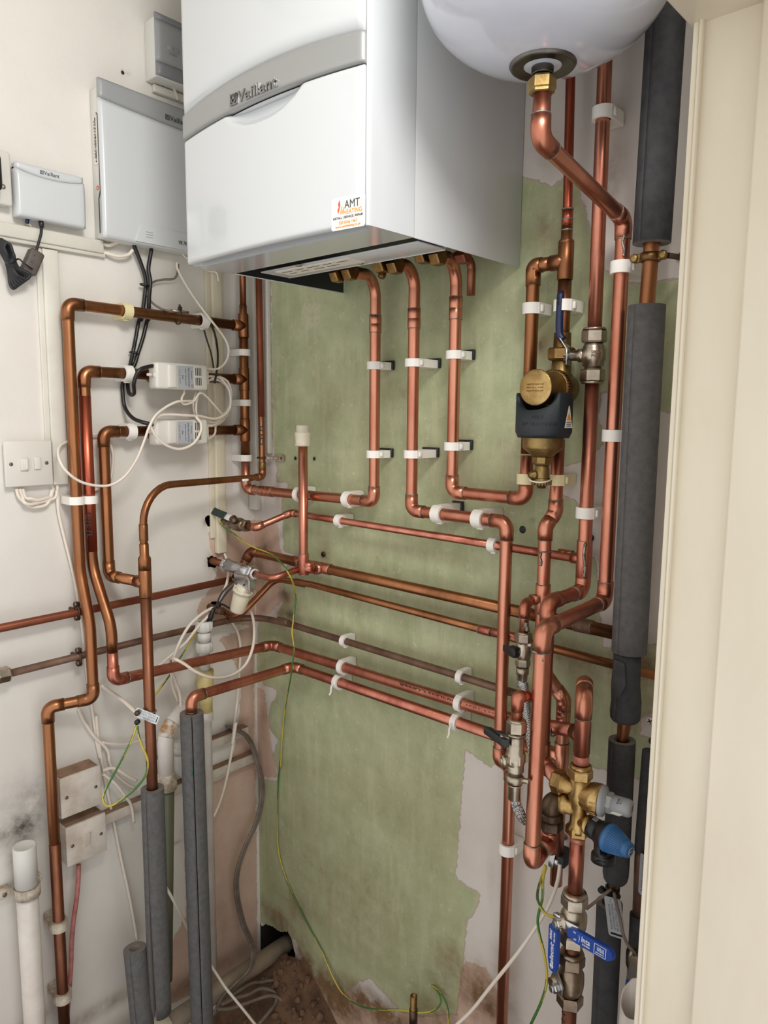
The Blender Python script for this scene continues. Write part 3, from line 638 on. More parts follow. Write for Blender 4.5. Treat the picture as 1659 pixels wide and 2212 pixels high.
r8.nut(V3((nx_, -vn, b(1172, 198, vn).z)), ZU, .0165, .0172, 'brassdull'); r8.nut(V3((nx_, -vn, b(1172, 204, vn).z)), ZU, .006, .0158, 'brassdull', 'back_nut')
r8.coupling(V3((u1.x + .001, -.2, b(1188, 1818, .2).z)), ZU, .03, mid=False)
r8.seam(V3((nx_, -vn, b(1170, 247, vn).z)), ZU, 'solder', .0014); r8.seam(V3((b(1166, 1415, vf).x, -vf, b(1166, 1405, vf).z)), ZU, 'solder', .0016)
# flow sensor branch, stub with push fit cap and the aged pipe behind
w2 = .037
g0, g1 = zb(8, 500, 470, w2), zb(8, 1470, 690, w2); gz = (g0.z + g1.z) / 2
gx = b(560, 1192, .05)
H2 = Run('heating_pipe', 'aged copper pipe crossing the green wall below the capped stub', [(V3((.03, -.084, b(508, 1249, .08).z)),), (V3((.05, -.05, gz + .008)), 'e'), (V3((b(696, 1226, w2).x - .02, -w2, gz)),), (V3((b(1350, 1366, w2).x, -w2, gz - .004)),)], R22, 'cuold', 'cudark')
te = b(696, 1226, w2); H2.tee(V3((te.x, -w2, gz)), XU, V3((0, -1, 0)), .056, .022, None, 'cu2')
H2.coupling(b(640, 1213, w2 + .002), XU, .03, 'cu2'); H2.coupling(b(1185, 1337, w2), XU, .03, 'cudull'); H2.coupling(b(1262, 1352, w2), XU, .03, 'cudull')
sy = .072; sp = b(661, 1228, sy); sx2 = b(655, 1080, sy).x
st = Run('capped_stub', 'upright copper stub closed with a cream push-fit cap at its top', [(V3((te.x - .004, -w2 - .024, gz)),), (V3((sx2, -sy, gz)),), (V3((sx2, -sy, b(655, 955, sy).z)),)], R22 * .93, 'cu2', 'cu2')
st.tee(V3((sx2, -sy, gz + .010)), ZU, V3((te.x - sx2, sy - w2 - .01, -.01)), .046, .024, None, 'cu2')
cz = b(656, 962, sy).z
st.part('push_fit_cap', MB().lathe((sx2, -sy, cz - .002), ZU, [(0, .0135), (.002, .0175), (.004, .0175), (.005, .0163), (.014, .0168), (.022, .0172), (.0235, .0178), (.03, .0178), (.031, .0148), (.044, .0145), (.0455, .013), (.0455, 0)], 28), 'cream')
# brown pipes H3 and H4
w3 = .028
c3a, c3b = zb(8, 370, 560, w3), zb(8, 1350, 820, w3)
zf = l(23, 1453, .03).z
h3 = Run('heating_pipe', 'thin brown copper pipe crossing the green wall, part renewed in pink',
         [(l(480, 1318, .012),), (zl(13, 470, 1500, .05), ('b', .02)), (zl(13, 620, 1440, .075), ('b', .03)), (b(594, 1250, .045), ('b', .045)), (c3a,), (b(1440, 1466, w3),)], R15, 'cuold', 'cu2')
pj = b(1048, 1362, w3); h3.coupling(pj, XU, .026, 'cu2', False); h3.part('new_length', MB().cyl(b(1040, 1359.5, w3), b(1128, 1380, w3), R15 + .0006), 'cu2')
h3.coupling(b(648, 1259, w3), XU, .03, 'brassold')
c4a, c4b = zb(8, 250, 800, w3), zb(8, 1210, 1095, w3)
h4 = Run('heating_pipe', 'dull dark brown pipe running round the corner, from a steel nut, in two white clips',
         [(l(16, 1456, .03),), (V3((.03, -.30, l(300, 1385, .03).z)),), (V3((.034, -.04, b(556, 1333, .04).z)), ('b', .09)), (c4a,), (c4b,), (b(1168, 1515, w3),)], R15, 'cudull', 'cudark')
h4.part('compression_nut', MB().hex(l(-8, 1461, .03), V3((0, 1, 0)), .024, .0155), 'nickel')
h4.coupling(b(612, 1343, w3), XU, .036, 'cudull')
e_ = Run('heating_pipe', 'reddish brown pipe along the white side wall, upper of two old ones', [(l(0, 1357, .03) + (l(0, 1357, .03) - l(301, 1295, .03)) * 2.6,), (V3((.03, -.338, l(301, 1295, .03).z)),), (V3((.03, -.098, b(508, 1249, .08).z)),)], R15 * 1.1, 'curust', 'cudark')
# the two new copper runs low on the wall
w5 = .036
k5 = b(590, 1394, w5); z5 = k5.z
q5 = b(1060, 1540, w5)
cylx = .110; o1 = .040; b_y = zl(4, 362, 740, o1).y
fh = V3((cylx, b_y, b(245, 1470, -b_y).z))
H5 = Run('heating_pipe', 'upper copper run of the new low pair on the green wall', [(fh + ZU * .06,), (fh, 'e'), (V3((k5.x - .003, -w5, z5)), 'e'), (b(1110, 1554, w5),), (V3((E2.x - .86 * .0235, E2.y + .5 * .0235, b(1232, 1584, -E2.y).z)),)], R22, 'cu2', 'cu2')
H5.seam(b(1197, 1576, .101), XU, 'solder', .0015)
td = (b(1060.8, 1539, w5) - b(612, 1392.7, w5)).normalized()
H5.part('marker_print', text_mb('NS EN 1057 SEAMLESS COPPER', b(972, 1507.5, w5 + .0101) - ZU * .0045, -td, -ZU, .26, .0055, .0003), 'blacktext')
k6 = b(634, 1440, w5); z6 = (k6.z)
i6 = l(413, 1512, k6.x - .01)
H6 = Run('heating_pipe', 'lower copper run of the new low pair on the green wall', [(V3((i6.x, i6.y, z6 - .12)),), (V3((i6.x, i6.y, z6)), 'e'), (V3((k6.x, -w5, z6)), 'e'), (V3((p5x - .0232, -.04, b(1203, 1634, .04).z)),), ], R22, 'cu2', 'cu')
r5.tee(V3((p5x, p5y, b(1203, 1634, .045).z)), ZU, -XU, .05, .022, None, 'cu')

# ------------------------------------------------------------------ aged pipes on the side wall
o1 = .040
# (a) top branch, long drop, two sets, down past the switches
ay = lambda p: p.y
a_el = l(146, 668, o1); azb = zl(4, 230, 400, o1); az0 = l(171, 659, o1).z
a_s1 = zl(7, 395, 330, o1); o2 = .075
s_a = zl(7, 425, 450, o1); s_b = zl(7, 507, 750, o2)
eA = zl(7, 515, 1165, o2); eB = zl(7, 262, 1235, o1)
sidex = cx
PA = Run('heating_pipe', 'tallest aged copper drop on the white wall, fed from the top tee',
         [(V3((cx, cy - .0308, tz[0])),), (V3((o1, a_el.y, tz[0] + .004)), 'e'), (V3((o1, a_el.y, s_a.z)), ('b', .11)), (V3((o2, a_el.y, s_b.z)), ('b', .11)), (V3((o2, a_el.y, eA.z)), 'e'), (V3((o1 + .004, eB.y, eA.z - .004)), 'e'), (V3((o1 + .003, eB.y, .03)),)], R22, 'cuold', 'cuold', ring='brassold')
PA.part('lower_length', MB().cyl((o1 + .003, eB.y, .031), (o1 + .004, eB.y, l(115, 1820, o1).z), R22 + .0003), 'cudark', None, 'blackened lower length of pipe')
ya = a_el.y
# (b) flow branch marked CYL FL
bz_ = tz[1]; b_y = zl(4, 362, 740, o1).y
PB = Run('heating_pipe', 'reddened copper pipe from the upper zone valve marked CYL FL in black pen',
         [(l(330, 812, .041) * 0 + V3((.041, l(322, 812, .041).y, bz_)),), (V3((o1, b_y, bz_)), 'e'), (V3((o1, b_y, zl(7, 512, 430, o1).z)), ('b', .10)), (V3((cylx, b_y, b(235, 1350, -b_y).z)), ('b', .10)), (fh + ZU * .062,)], R22, 'cuold', 'cuold', ring='brassold')
PB.part('reddened_length', MB().cyl((o1, b_y, l(181, 855, o1).z), (o1, b_y, l(200, 1190, o1).z), R22 + .0003), 'cured', None, 'length of pipe stained red by heat')
pt = l(200, 1130, o1 + R22)
PB.part('pen_marking', text_mb('CYL FL', V3((o1 + R22 * .78 + .0012, b_y - R22 * .66, l(198, 1133, o1).z)), V3((0, 0, -1)), V3((.64, .77, 0)), .05, .010, .0003), 'blacktext')
# (c) lower branch
c_y = zl(4, 487, 1130, o1).y; cz2 = zl(4, 512, 1968, o1).z
d_x = .150; dyv = zl(7, 820, 700, d_x).y
PC = Run('heating_pipe', 'aged copper pipe from the lower zone valve, dropping to the tee on the cylinder return',
         [(V3((.041, l(322, 930, .041).y, tz[2])),), (V3((o1, c_y, tz[2])), 'e'), (V3((o1, c_y, cz2)), 'e'), (V3((d_x, dyv, cz2)) + (V3((o1 - d_x, c_y - dyv, 0)).normalized() * .0272),)], R22, 'cuold', 'cuold', ring='brassold')
# (d) pulled pipe from the corner then the thick drop into foam
dcx, dcy = .070, -.028
dz1 = l(568, 1030, dcx).z; dzt = l(315, 1075, d_x).z; drz = l(316, 1222, d_x).z
PD = Run('heating_pipe', 'aged thin copper pipe from the corner bending down into the thick lagged drop',
         [(V3((dcx - .006, dcy, 2.02)),), (V3((dcx, dcy, dz1)), 'e'), (V3((d_x, dyv, l(330, 1050, d_x).z)), ('b', .075)), (V3((d_x, dyv, drz)),)], R15, 'cuold', 'cuold', ring='brassold')
PD.part('red_length', MB().cyl((dcx - .0045, dcy, 1.98), (dcx - .0015, dcy, l(568, 900, dcx).z), R15 + .0004), 'curust', None, 'length smeared with red-brown paint')
PD.part('pen_marking', text_mb('CH FL', V3((dcx + .0055, dcy - .0068, l(566, 938, dcx).z)), V3((0, 0, 1)), V3((-.75, -.65, 0)), .05, .009, .0003), 'blacktext')
PD.coupling(V3((d_x, dyv, l(313, 1150, d_x).z)), ZU, .032, mid=False); PD.coupling(V3((dcx, dcy, dz1 + .028)), ZU, .014, 'brassold', False)
PD.part('paint_splash', MB().box(l(530, 1037, d_x + .006), (0, .008, 0), (0, 0, .003), (.003, 0, 0), .002), 'whiteprint')
tcz = cz2
PD.part('reducer', MB().lathe((d_x, dyv, tcz + .05), -ZU, [(-.03, R15 + .0005), (-.029, R15 + .0016), (-.006, R15 + .0016), (0, R22 + .0016), (.024, R22 + .0016)], 24), 'cuold')
rr = PD.r; PD.r = R22
PD.tee(V3((d_x, dyv, tcz)), ZU, V3((o1 - d_x, c_y - dyv, 0)), .056, .026)
PD.part('drop', MB().cyl((d_x, dyv, l(316, 1720, d_x).z - .25), (d_x, dyv, tcz - .026), R22), 'cudark'); PD.r = rr
# dark feed stubs out of the holes
def hole_stub(lab, p, x1, r, m): return one('pipe_stub', MB().cyl(V3((-.08, p.y, p.z)), V3((x1, p.y, p.z)), r), m, lab, 'pipe', (0, p.y, p.z))
# big waste pipe on the floor
wA, wB = l(330, 2178, .055), b(596, 2064, -.10)
wA.z = .2; 
wz = .188
W = T('waste_pipe', 'fat grey plastic waste pipe lying low along the side wall into the broken hole', 'pipe', (.083, -.35, wz))
W.part('tube', MB().tube([V3((.083, -.345, wz)), V3((.083, .12, wz + .004))], .0225, 24), 'wastegrey')
W.part('collar', MB().lathe((.083, -.385, wz), YU, [(0, .0225), (.001, .0275), (.05, .0275), (.052, .024)], 28), 'cream')
W.part('lower_length', MB().tube([V3((.083, -.38, wz)), V3((.083, -1.2, wz - .02))], .0225, 24), 'wastegrey')
# capped white pipe at the edge with its clip
cpx = .040; cp = zl(10, 145, 740, cpx)
W = T('capped_waste_pipe', 'upright white plastic pipe with a capped top below the soot mark', 'pipe', (cpx, cp.y, 0))
cpr = .0205
W.part('tube', MB().lathe((cpx, cp.y, .02), ZU, [(0, cpr), (cp.z - .02 - .09, cpr)], 28), 'pvc')
W.part('cap', MB().lathe((cpx, cp.y, cp.z - .092), ZU, [(0, cpr + .0012), (.092, cpr + .0012), (.0935, cpr), (.0925, cpr - .002), (.0915, 0)], 28), 'whitepl')
W2 = T('saddle_clip', 'white plastic saddle clip with side lug round the capped white pipe', 'pipe clip', (0, cp.y, zl(10, 145, 1010, cpx).z))
zc = zl(10, 145, 1010, cpx).z
W2.part('ring', MB().lathe((cpx, cp.y, zc - .011), ZU, [(0, cpr + .0016), (0, cpr + .0045), (.022, cpr + .0045), (.022, cpr + .0016), (0, cpr + .0016)], 28), 'clipdirty')
W2.part('lug', MB().box((.012, cp.y - .034, zc), (.011, 0, 0), (0, .011, 0), (0, 0, .009), .002), 'clipdirty')
mb = MB(); screw(mb, (.0235, cp.y - .036, zc), XU, .0045); W2.part('lug_screw', mb, 'screw')
W2.part('hook', MB().tube(spline([V3((cpx, cp.y + cpr + .004, zc + .006)), V3((cpx - .005, cp.y + cpr + .01, zc + .012)), V3((cpx - .016, cp.y + cpr + .006, zc + .02))], 5), .003, 8), 'clipdirty')
# soil branch: white rusty elbow into the olive pipe, cream condensate stack
ex = .075; ep = l(368, 1700, ex)
E1 = T('condensate_bend', 'white plastic swept bend with rust stains standing on an olive pipe', 'pipe', ep)
c0 = l(360, 1690, ex); c1 = l(363, 1600, ex); c2 = V3((ex - .02, l(412, 1555, ex).y, l(412, 1545, ex).z))
path = fillet([c0, V3((ex, c0.y, c1.z + .02)), V3((ex - .012, c0.y + .06, c1.z + .062))], [0, .05, 0], 14)
E1.part('bend', MB().tube(path, .0172, 24), 'pvc')
E1.part('rust_crust', MB().tube(path[6:-1], .0176, 24), 'rustpvc', None, 'rust-crusted top of the bend')
E1.part('collar', MB().lathe(c0 - ZU * .016, ZU, [(0, .019), (.001, .0225), (.022, .0225), (.026, .019), (.036, .0195), (.038, .0175)], 28), 'clipdirty')
E1.part('olive_pipe', MB().tube([c0 - ZU * .01, V3((ex - .006, c0.y - .012, .29))], [.0165, .0125], 24), 'olive')
mb = MB().tube(fillet([l(388, 1600, .03), l(388, 1660, .03), V3((.03, l(388, 1660, .03).y + .03, l(388, 1690, .03).z))], [0, .02, 0]), .0135, 20); mb.lathe(l(388, 1628, .03), ZU, [(0, .0155), (.02, .0155)], 24)
one('trap_elbow', mb, 'whitepl', 'small white plastic trap elbow half hidden behind the slit foam pipe', 'pipe fitting')
kx_ = .058; kp = l(441, 1370, kx_)
KS = T('condensate_stack', 'white and yellowed plastic waste stack with two compression nuts under the wire plug', 'pipe', kp)
ky = kp.y; kz = lambda y: l(440, y, kx_).z
KS.part('tube', MB().cyl((kx_, ky, kz(1465)), (kx_, ky, kz(1345)), .0118), 'whitepl')
for yy in (1352, 1398):
    mb = MB().lathe((kx_, ky, kz(yy) - .012), ZU, [(0, .0165), (.002, .0188), (.022, .0188), (.024, .0165), (.024, .0128), (.018, .0125)], 28)
    for q in range(12): mb.box((kx_ + .0186 * math.cos(q * PI / 6), ky + .0186 * math.sin(q * PI / 6), kz(yy)), (.0012 * math.cos(q * PI / 6), .0012 * math.sin(q * PI / 6), 0), (-.0018 * math.sin(q * PI / 6), .0018 * math.cos(q * PI / 6), 0), (0, 0, .009), .0006, 1)
    KS.part('compression_nut', mb, 'whitepl')
KS.part('body', MB().lathe((kx_, ky, kz(1375) - .01), ZU, [(0, .0155), (.02, .0155)], 24), 'whitepl')
KS.part('yellowed_socket', MB().lathe((kx_, ky, kz(1492)), ZU, [(0, .0165), (.003, .019), (kz(1448) - kz(1492), .0195), (kz(1448) - kz(1492) + .001, .0125)], 28), 'yellowed')
KS.part('yellowed_pipe', MB().cyl((kx_, ky, kz(1540)), (kx_, ky, kz(1488)), .0155), 'yellowed')
KS.part('lower_pipe', MB().lathe((kx_, ky, .24), ZU, [(0, .0125), (kz(1560) - .24, .0125), (kz(1556) - .24, .017), (kz(1538) - .24, .017)], 24), 'pvc')
# foam lagging, side wall
def foam(lab, path, R, ri, ref, gap, m='foam', name='pipe_insulation', **k):
    t = T(name, lab, 'pipe insulation', path[-1]); t.part('foam_sleeve', MB().sleeve(path, R, ri, ref, gap), [m, 'foamin']); return t
tv = (CAM - V3((.1, -.3, 0))); tv.z = 0; tv.normalize()
ft = l(316, 1708, d_x); zt = ft.z
n_ = 16; path = [V3((d_x, dyv, zt - (zt - .30) * i / n_)) for i in range(n_ + 1)]
gaps = [.05 if i < 8 else .05 + (i - 7) * .055 for i in range(n_ + 1)]
t = foam('grey foam lagging on the aged drop, split open toward its lower end', path, .0235, .0125, (tv.x - .35, tv.y - .55, 0), gaps)
f3 = V3((i6.x, i6.y, z6 - .034)); f3b = l(442, 2180, i6.x + .0)
n_ = 10; path = [f3.lerp(V3((i6.x + .006, i6.y + .004, .03)), i / n_) for i in range(n_ + 1)]
t = foam('tall grey foam lagging with a long dark slit below the bright elbow', path, .0245, .0125, (tv.x - .02, tv.y, 0), .075)
t.part('green_mark', MB().box(V3((i6.x, i6.y, z6 - .155)) + V3((tv.x, tv.y - .1, 0)).normalized() * .0243, (.002, -.003, 0), (0, 0, .005), (.0006, 0.0006, 0), .0004, 1), mat('green_pen', (20, 110, 90)))
s0 = l(291, 2048, .12); s1 = l(308, 2215, .14)
path = [s0.lerp(s1 + (s1 - s0) * .25, i / 6) for i in range(7)]
t = foam('loose grey foam tube end with its open top leaning by the split lagging', path, .0235, .0115, (tv.x - .5, tv.y, 0), .03)
# munsen rings that hold the two old pipes
def munsen(lab, px, py, x, dy=.0):
    p = l(px, py, x); t = T('pipe_bracket', lab, 'pipe bracket', (0, p.y, p.z), 'rusty pipe brackets on the side wall')
    t.part('ring', MB().torus(p, YU, R15 + .0042, .0024, 24, 8), 'bronze')
    t.part('stem', MB().cyl((0, p.y, p.z), (x - R15 - .003, p.y, p.z), .004, 12), 'bronze')
    for s in (1, -1):
        t.part('lug', MB().hex(p + ZU * s * (R15 + .006) - YU * .005, YU, .01, .0065), 'bronze')
munsen('rusty bracket on the reddish side-wall pipe, behind the outermost tall drop', 166, 1320, .03); munsen('rusty bracket with two screws on the dark side-wall pipe below', 170, 1419, .03)
# clips on the side wall
G = 'white plastic pipe clips'
def lclip(lab, px, py, x, ax, r=R22, m='clip', **k): return clip(lab, V3((x, l(px, py, x).y, l(px, py, x).z)), ax, 'l', r, m, **k)
def pclip(lab, p, ax, wall, r=R22, m='clip', **k): return clip(lab, p, ax, wall, r, m, **k)
yy = l(273, 674, o1).y; pclip('yellowed clip on the top aged branch, next to its elbow', V3((o1 - .0005, yy, tz[0] + .0025)), YU, 'l', m='clipcream', w=.018)
yy = l(440, 697, o1).y; pclip('white clip on the top aged branch, near the manifold', V3((.0385, yy, tz[0] + .0015)), YU, 'l', w=.018)
yy = l(275, 806, o1).y; pclip('white clip on the branch beside the upper zone valve', V3((.0405, yy, bz_)), YU, 'l', w=.018)
yy = l(281, 931, o1).y; pclip('white clip on the branch beside the lower zone valve', V3((.0405, yy, tz[2])), YU, 'l', w=.018)
pclip('white clip on the tallest drop, halfway down the white wall', V3((o1, ya, l(152, 1082, o1).z)), ZU, 'l', w=.016)
pclip('white clip on the drop marked CYL FL', V3((o1, b_y, l(193, 1079, o1).z)), ZU, 'l', w=.016)
for nm, py in (('highest of three on the corner manifold', 761), ('middle of three on the corner manifold', 870), ('lowest of three on the corner manifold', 990)):
    pclip('white clip ' + nm, V3((cx, cy, l(514, py, cx).z)), ZU, 'l', w=.015)
for nm, py in (('upper', 2000), ('lower', 2160)):
    pclip('grimy clip on the blackened lower pipe beside the red cable, %s one' % nm, V3((o1 + .004, eB.y, l(115, py, o1).z)), ZU, 'l', m='clipdirty', w=.022)
# small bracket on the corner pipe
bp_ = V3((dcx, dcy, l(565, 989, dcx).z)); t = T('pipe_bracket', 'small painted bracket with a screw holding the thin corner pipe', 'pipe bracket', (dcx + .02, 0, bp_.z))
t.part('ring', MB().torus(bp_, ZU, R15 + .0035, .0025, 20, 8), 'bronze'); t.part('plate', MB().box((dcx + .04, -.004, bp_.z), (.012, 0, 0), (0, .003, 0), (0, 0, .008), .002), 'clipdirty')
t.part('arm', MB().cyl(bp_ + V3((R15 + .003, .004, 0)), (dcx + .035, -.006, bp_.z), .0038, 12), 'clipdirty'); mb = MB(); screw(mb, (dcx + .046, -.0072, bp_.z), -YU, .004); t.part('plate_screw', mb, 'screw')
# clips on the back wall
def bclip(lab, p, ax, r=R22, m='clip', **k): return clip(lab, p, ax, 'b', r, m, **k)
bk = 'black'
for n_, py, la in (('upper', 790, bk), ('lower', 981, bk)): bclip('white clip on the first boiler drop from the corner, %s one' % n_, V3((A1x, -d0, b(811, py, d0).z)), ZU, latch=la, w=.015)
for n_, py in (('upper', 784), ('lower', 981)): bclip('white clip on the middle boiler drop, %s one' % n_, V3((Bx, -dd, b(892, py, dd).z)), ZU, latch=bk, w=.015)
for n_, py in (('upper', 767), ('lower', 964)): bclip('white clip on the boiler drop nearest the filter, %s one' % n_, V3((Cx, -d0, b(980, py, d0).z)), ZU, latch=bk, w=.015)
def onl(p, q, px, py, d): # point of segment p-q nearest to the pixel's x
    best = None
    for i in range(201):
        w_ = p.lerp(q, i / 200); v = w_ - CAM; u = 829.5 + F * v.dot(RT) / v.dot(FW)
        if best is None or abs(u - px) < best[0]: best = (abs(u - px), w_)
    return best[1]
p_, q_ = V3((cx, cy, ma.z)), V3((A1x, -d0, ce.z)); ax = q_ - p_
bclip('white clip on the low crossing pipe, behind the capped stub', onl(p_, q_, 646, 0, 0), ax); bclip('white clip on the low crossing pipe, next to the boiler drop elbow', onl(p_, q_, 752, 0, 0), ax, w=.016)
p_, q_ = V3((Bx, -dd, bz)), V3((B2x, -dd, bz)); ax = XU
bclip('large white clip on the middle boiler pipe sideways step, nearer the corner', onl(p_, q_, 948, 0, 0), ax, latch=bk, w=.02); bclip('large white clip on the middle boiler pipe sideways step, next to the tall drop', onl(p_, q_, 1036, 0, 0), ax, w=.02)
bclip('white clip on the arch leg above the filter lid', V3((S1x, -d0, b(1150, 667, d0).z)), ZU, w=.018); bclip('white clip behind the navy lever handle', V3((S2x, -d0, b(1213, 661, d0).z)), ZU, w=.018)
bclip('yellowed clip behind the filter drain cock, nearer the boiler drops', V3((S1x, -d0, b(1133, 1034, d0).z)), ZU, m='clipcream', w=.018); bclip('yellowed clip behind the filter drain cock, nearer the door', V3((S2x, -d0, b(1200, 1036, d0).z)), ZU, m='clipcream', w=.018)
bclip('white clip on the pink riser above the diagonal vessel pipe', V3((V1x - .002, -v1, b(1306, 245, v1).z)), ZU, w=.018); bclip('white clip on the pink riser below the lever valve', V3((V1x, -v1, b(1262, 1107, v1).z)), ZU, w=.018)
bclip('white clip on the vessel pipe below its upper elbow', V3((vx2, -v2, b(1343, 578, v2).z)), ZU, w=.018); bclip('white clip on the vessel pipe halfway down the wall', V3((vx2, -v2, b(1322, 941, v2).z)), ZU, w=.018)
p_, q_ = V3((hx0, -.034, hz)), h1e; ax = q_ - p_
bclip('small white clip on the thin copper pipe below the first boiler drop', onl(p_, q_, 735, 0, 0), ax, R15, w=.015); bclip('small white clip on the thin copper pipe beside the tall drop', onl(p_, q_, 1064, 0, 0), ax, R15, w=.015)
bclip('small white clip on the dull dark pipe, nearer the corner', onl(c4a, c4b, 744, 0, 0), c4b - c4a, R15, w=.012); bclip('small white clip on the dull dark pipe, nearer the tall drop', onl(c4b, b(1168, 1515, w3), 996, 0, 0), c4b - c4a, R15, w=.012)
p_, q_ = V3((k5.x, -w5, z5)), b(1110, 1554, w5); ax = q_ - p_
bclip('white clip on the upper of the new low runs, nearer the corner', onl(p_, q_, 741, 0, 0), ax, w=.013); bclip('white clip on the upper of the new low runs, near the printed lettering', onl(p_, q_, 994, 0, 0), ax, w=.013)
p_, q_ = V3((k6.x, -w5, z6)), V3((p5x - .0232, -.04, b(1203, 1634, .04).z)); ax = q_ - p_
bclip('white clip with open strap on the lower new run, nearer the corner', onl(p_, q_, 731, 0, 0), ax, w=.013, op=True); bclip('white clip with open strap on the lower new run, near the lettering', onl(p_, q_, 986, 0, 0), ax, w=.013, op=True)
bclip('white clip low on the long pipe to the floor', V3((B3.x, -.034, b(1101, 1833, .034).z)), ZU, w=.02)

# ------------------------------------------------------------------ boiler
XL, XB, BZ, YF, YS, TOP = .320, .757, 1.852, -.383, -.285, 2.53
def logo(t, c, xd, yd, w, h, m, parent, ext=.0004, hare=True):
    """box emblem plus lettering"""
    xd, yd = Vector(xd).normalized(), Vector(yd).normalized(); nd = xd.cross(yd); c = Vector(c)
    s = h * .98; ec = c - xd * (w / 2 - s / 2)
    mb = MB()
    for q in (-1, 1):
        mb.box(ec + xd * q * s * .45, xd * s * .05, yd * s * .5, nd * ext, 0); mb.box(ec + yd * q * s * .45, xd * s * .5, yd * s * .05, nd * ext, 0)
    pts = [ec + xd * (math.cos(a) * s * .3) + yd * (math.sin(a) * s * .3 - s * .04) for a in [math.radians(q) for q in range(-200, 21, 20)]]
    for i in range(len(pts) - 1):
        e = pts[i + 1] - pts[i]; mb.box((pts[i] + pts[i + 1]) / 2, e * .55, nd.cross(e).normalized() * s * .05, nd * ext, 0)
    for q in (-.12, .1): mb.box(ec + xd * q * s + yd * s * .18, (xd * .05 * (1 if q > 0 else -1) + yd * .2) * s, (xd * .07) * s, nd * ext, 0)
    t.part('emblem', mb, m, parent)
    x0 = s * 1.12; t.text('lettering', 'Vaillant', c + xd * (x0 / 2), xd, yd, w - x0, h, m, parent, ext)
bo = T('boiler', 'large white wall boiler with a curved silver band and raised maker lettering', 'boiler', (XL, 0, BZ))
t_ = .002
mb = MB()
mb.box((XB - t_ / 2, YS / 2 - .001, (BZ + TOP) / 2), (t_ / 2, 0, 0), (0, -YS / 2 - .001, 0), (0, 0, (TOP - BZ) / 2), .0008, 1)
bo.part('side_panel', mb, 'whiteside')
mb = MB().box((XL + t_ / 2, YS / 2 - .001, (BZ + TOP) / 2), (t_ / 2, 0, 0), (0, -YS / 2 - .001, 0), (0, 0, (TOP - BZ) / 2), .0008, 1)
mb.box((XL + t_ + .0006, YS / 2 - .001, BZ + .034), (.0004, 0, 0), (0, -YS / 2 - .003, 0), (0, 0, .0325), 0, 1, 1)
bo.part('side_panel', mb, ['whiteside', 'darkin'])
mb = MB().box(((XL + XB) / 2, -.05, TOP - .05), ((XB - XL) / 2 - .003, 0, 0), (0, .04, 0), (0, 0, .04), .002)
mb.box(((XL + XB) / 2, YS / 2, BZ + .075), ((XB - XL) / 2 - .003, 0, 0), (0, -YS / 2 - .003, 0), (0, 0, .008), .001)
mb.box(((XL + XB) / 2, -.006, 2.2), ((XB - XL) / 2 - .003, 0, 0), (0, .004, 0), (0, 0, .28), .001)
bo.part('chassis', mb, 'darkin')
pl = bo.part('base_plate', MB().box(((XL + XB) / 2 + .012, -.222, BZ + .003), ((XB - XL) / 2 - .03, 0, 0), (0, .034, 0), (0, 0, .0012), .0006, 1).box(((XL + XB) / 2 + .012, -.1888, BZ + .012), ((XB - XL) / 2 - .03, 0, 0), (0, .0012, 0), (0, 0, .011), .0006, 1), 'whiteside')
la = bo.part('rating_label', MB().box((XL + .165, -.225, BZ + .0014), (.095, 0, 0), (0, .02, 0), (0, 0, .0005)), 'paper', pl)
mb = MB()
for i in range(9): mb.box((XL + .09 + (i % 5) * .036, -.236 + (i // 5) * .014 + random.uniform(0, .004), BZ + .0008), (random.uniform(.009, .016), 0, 0), (0, .0011, 0), (0, 0, .0003))
bo.part('label_print', mb, 'darktext', pl)
mb = MB(); screw(mb, (XL + .155, -.262, BZ - .0004), -ZU, .006); bo.part('fixing_screw', mb, 'nickel')
mb = MB(); screw(mb, (XL + .245, -.2, BZ + .0012), -ZU, .005); bo.part('fixing_screw', mb, 'nickel')
# front cover: sides, bottom lip, pillow panels and the band
def bow(x): u = (x - (XL + XB) / 2) / ((XB - XL) / 2); return .012 * (1 - u * u)
def arc(x, e, m_): u = (x - (XL + XB) / 2) / ((XB - XL) / 2); return e + (m_ - e) * (1 - u * u)
nx = 48; xs = [XL + (XB - XL) * i / nx for i in range(nx + 1)]
prof = [(XB, YS - .0015)] + [(XB - .004 * (1 - math.cos(a)) - .001, YF + .012 - .012 * math.sin(a)) for a in [PI / 2 * i / 6 for i in range(1, 7)]] + [(x, YF + .022) for x in reversed(xs[2:-2])] + [(XL + .001, YF + .012), (XL, YS - .0015)]
mb = MB(); n_ = len(prof); z0 = BZ + .0005
inn = [(min(max(x, XL + .004), XB - .004), min(y + .004, YS - .0016)) for x, y in prof]
vs = [V3((x, y, z)) for z in (z0, TOP) for x, y in prof]
fs = [(i, n_ + i, n_ + i + 1, i + 1) for i in range(n_ - 1)] + [tuple(range(n_)), tuple(reversed(range(n_, 2 * n_)))]
mb.add(vs, fs[:n_ - 1], 0, True); mb.add(vs, fs[n_ - 1:], 0, False)
mb.add([V3((XL, YS - .0015, z0)), V3((XB, YS - .0015, z0)), V3((XB, YS - .0015, TOP)), V3((XL, YS - .0015, TOP))], [(0, 1, 2, 3)], 0, False)
cov = bo.part('front_cover', mb, 'white')
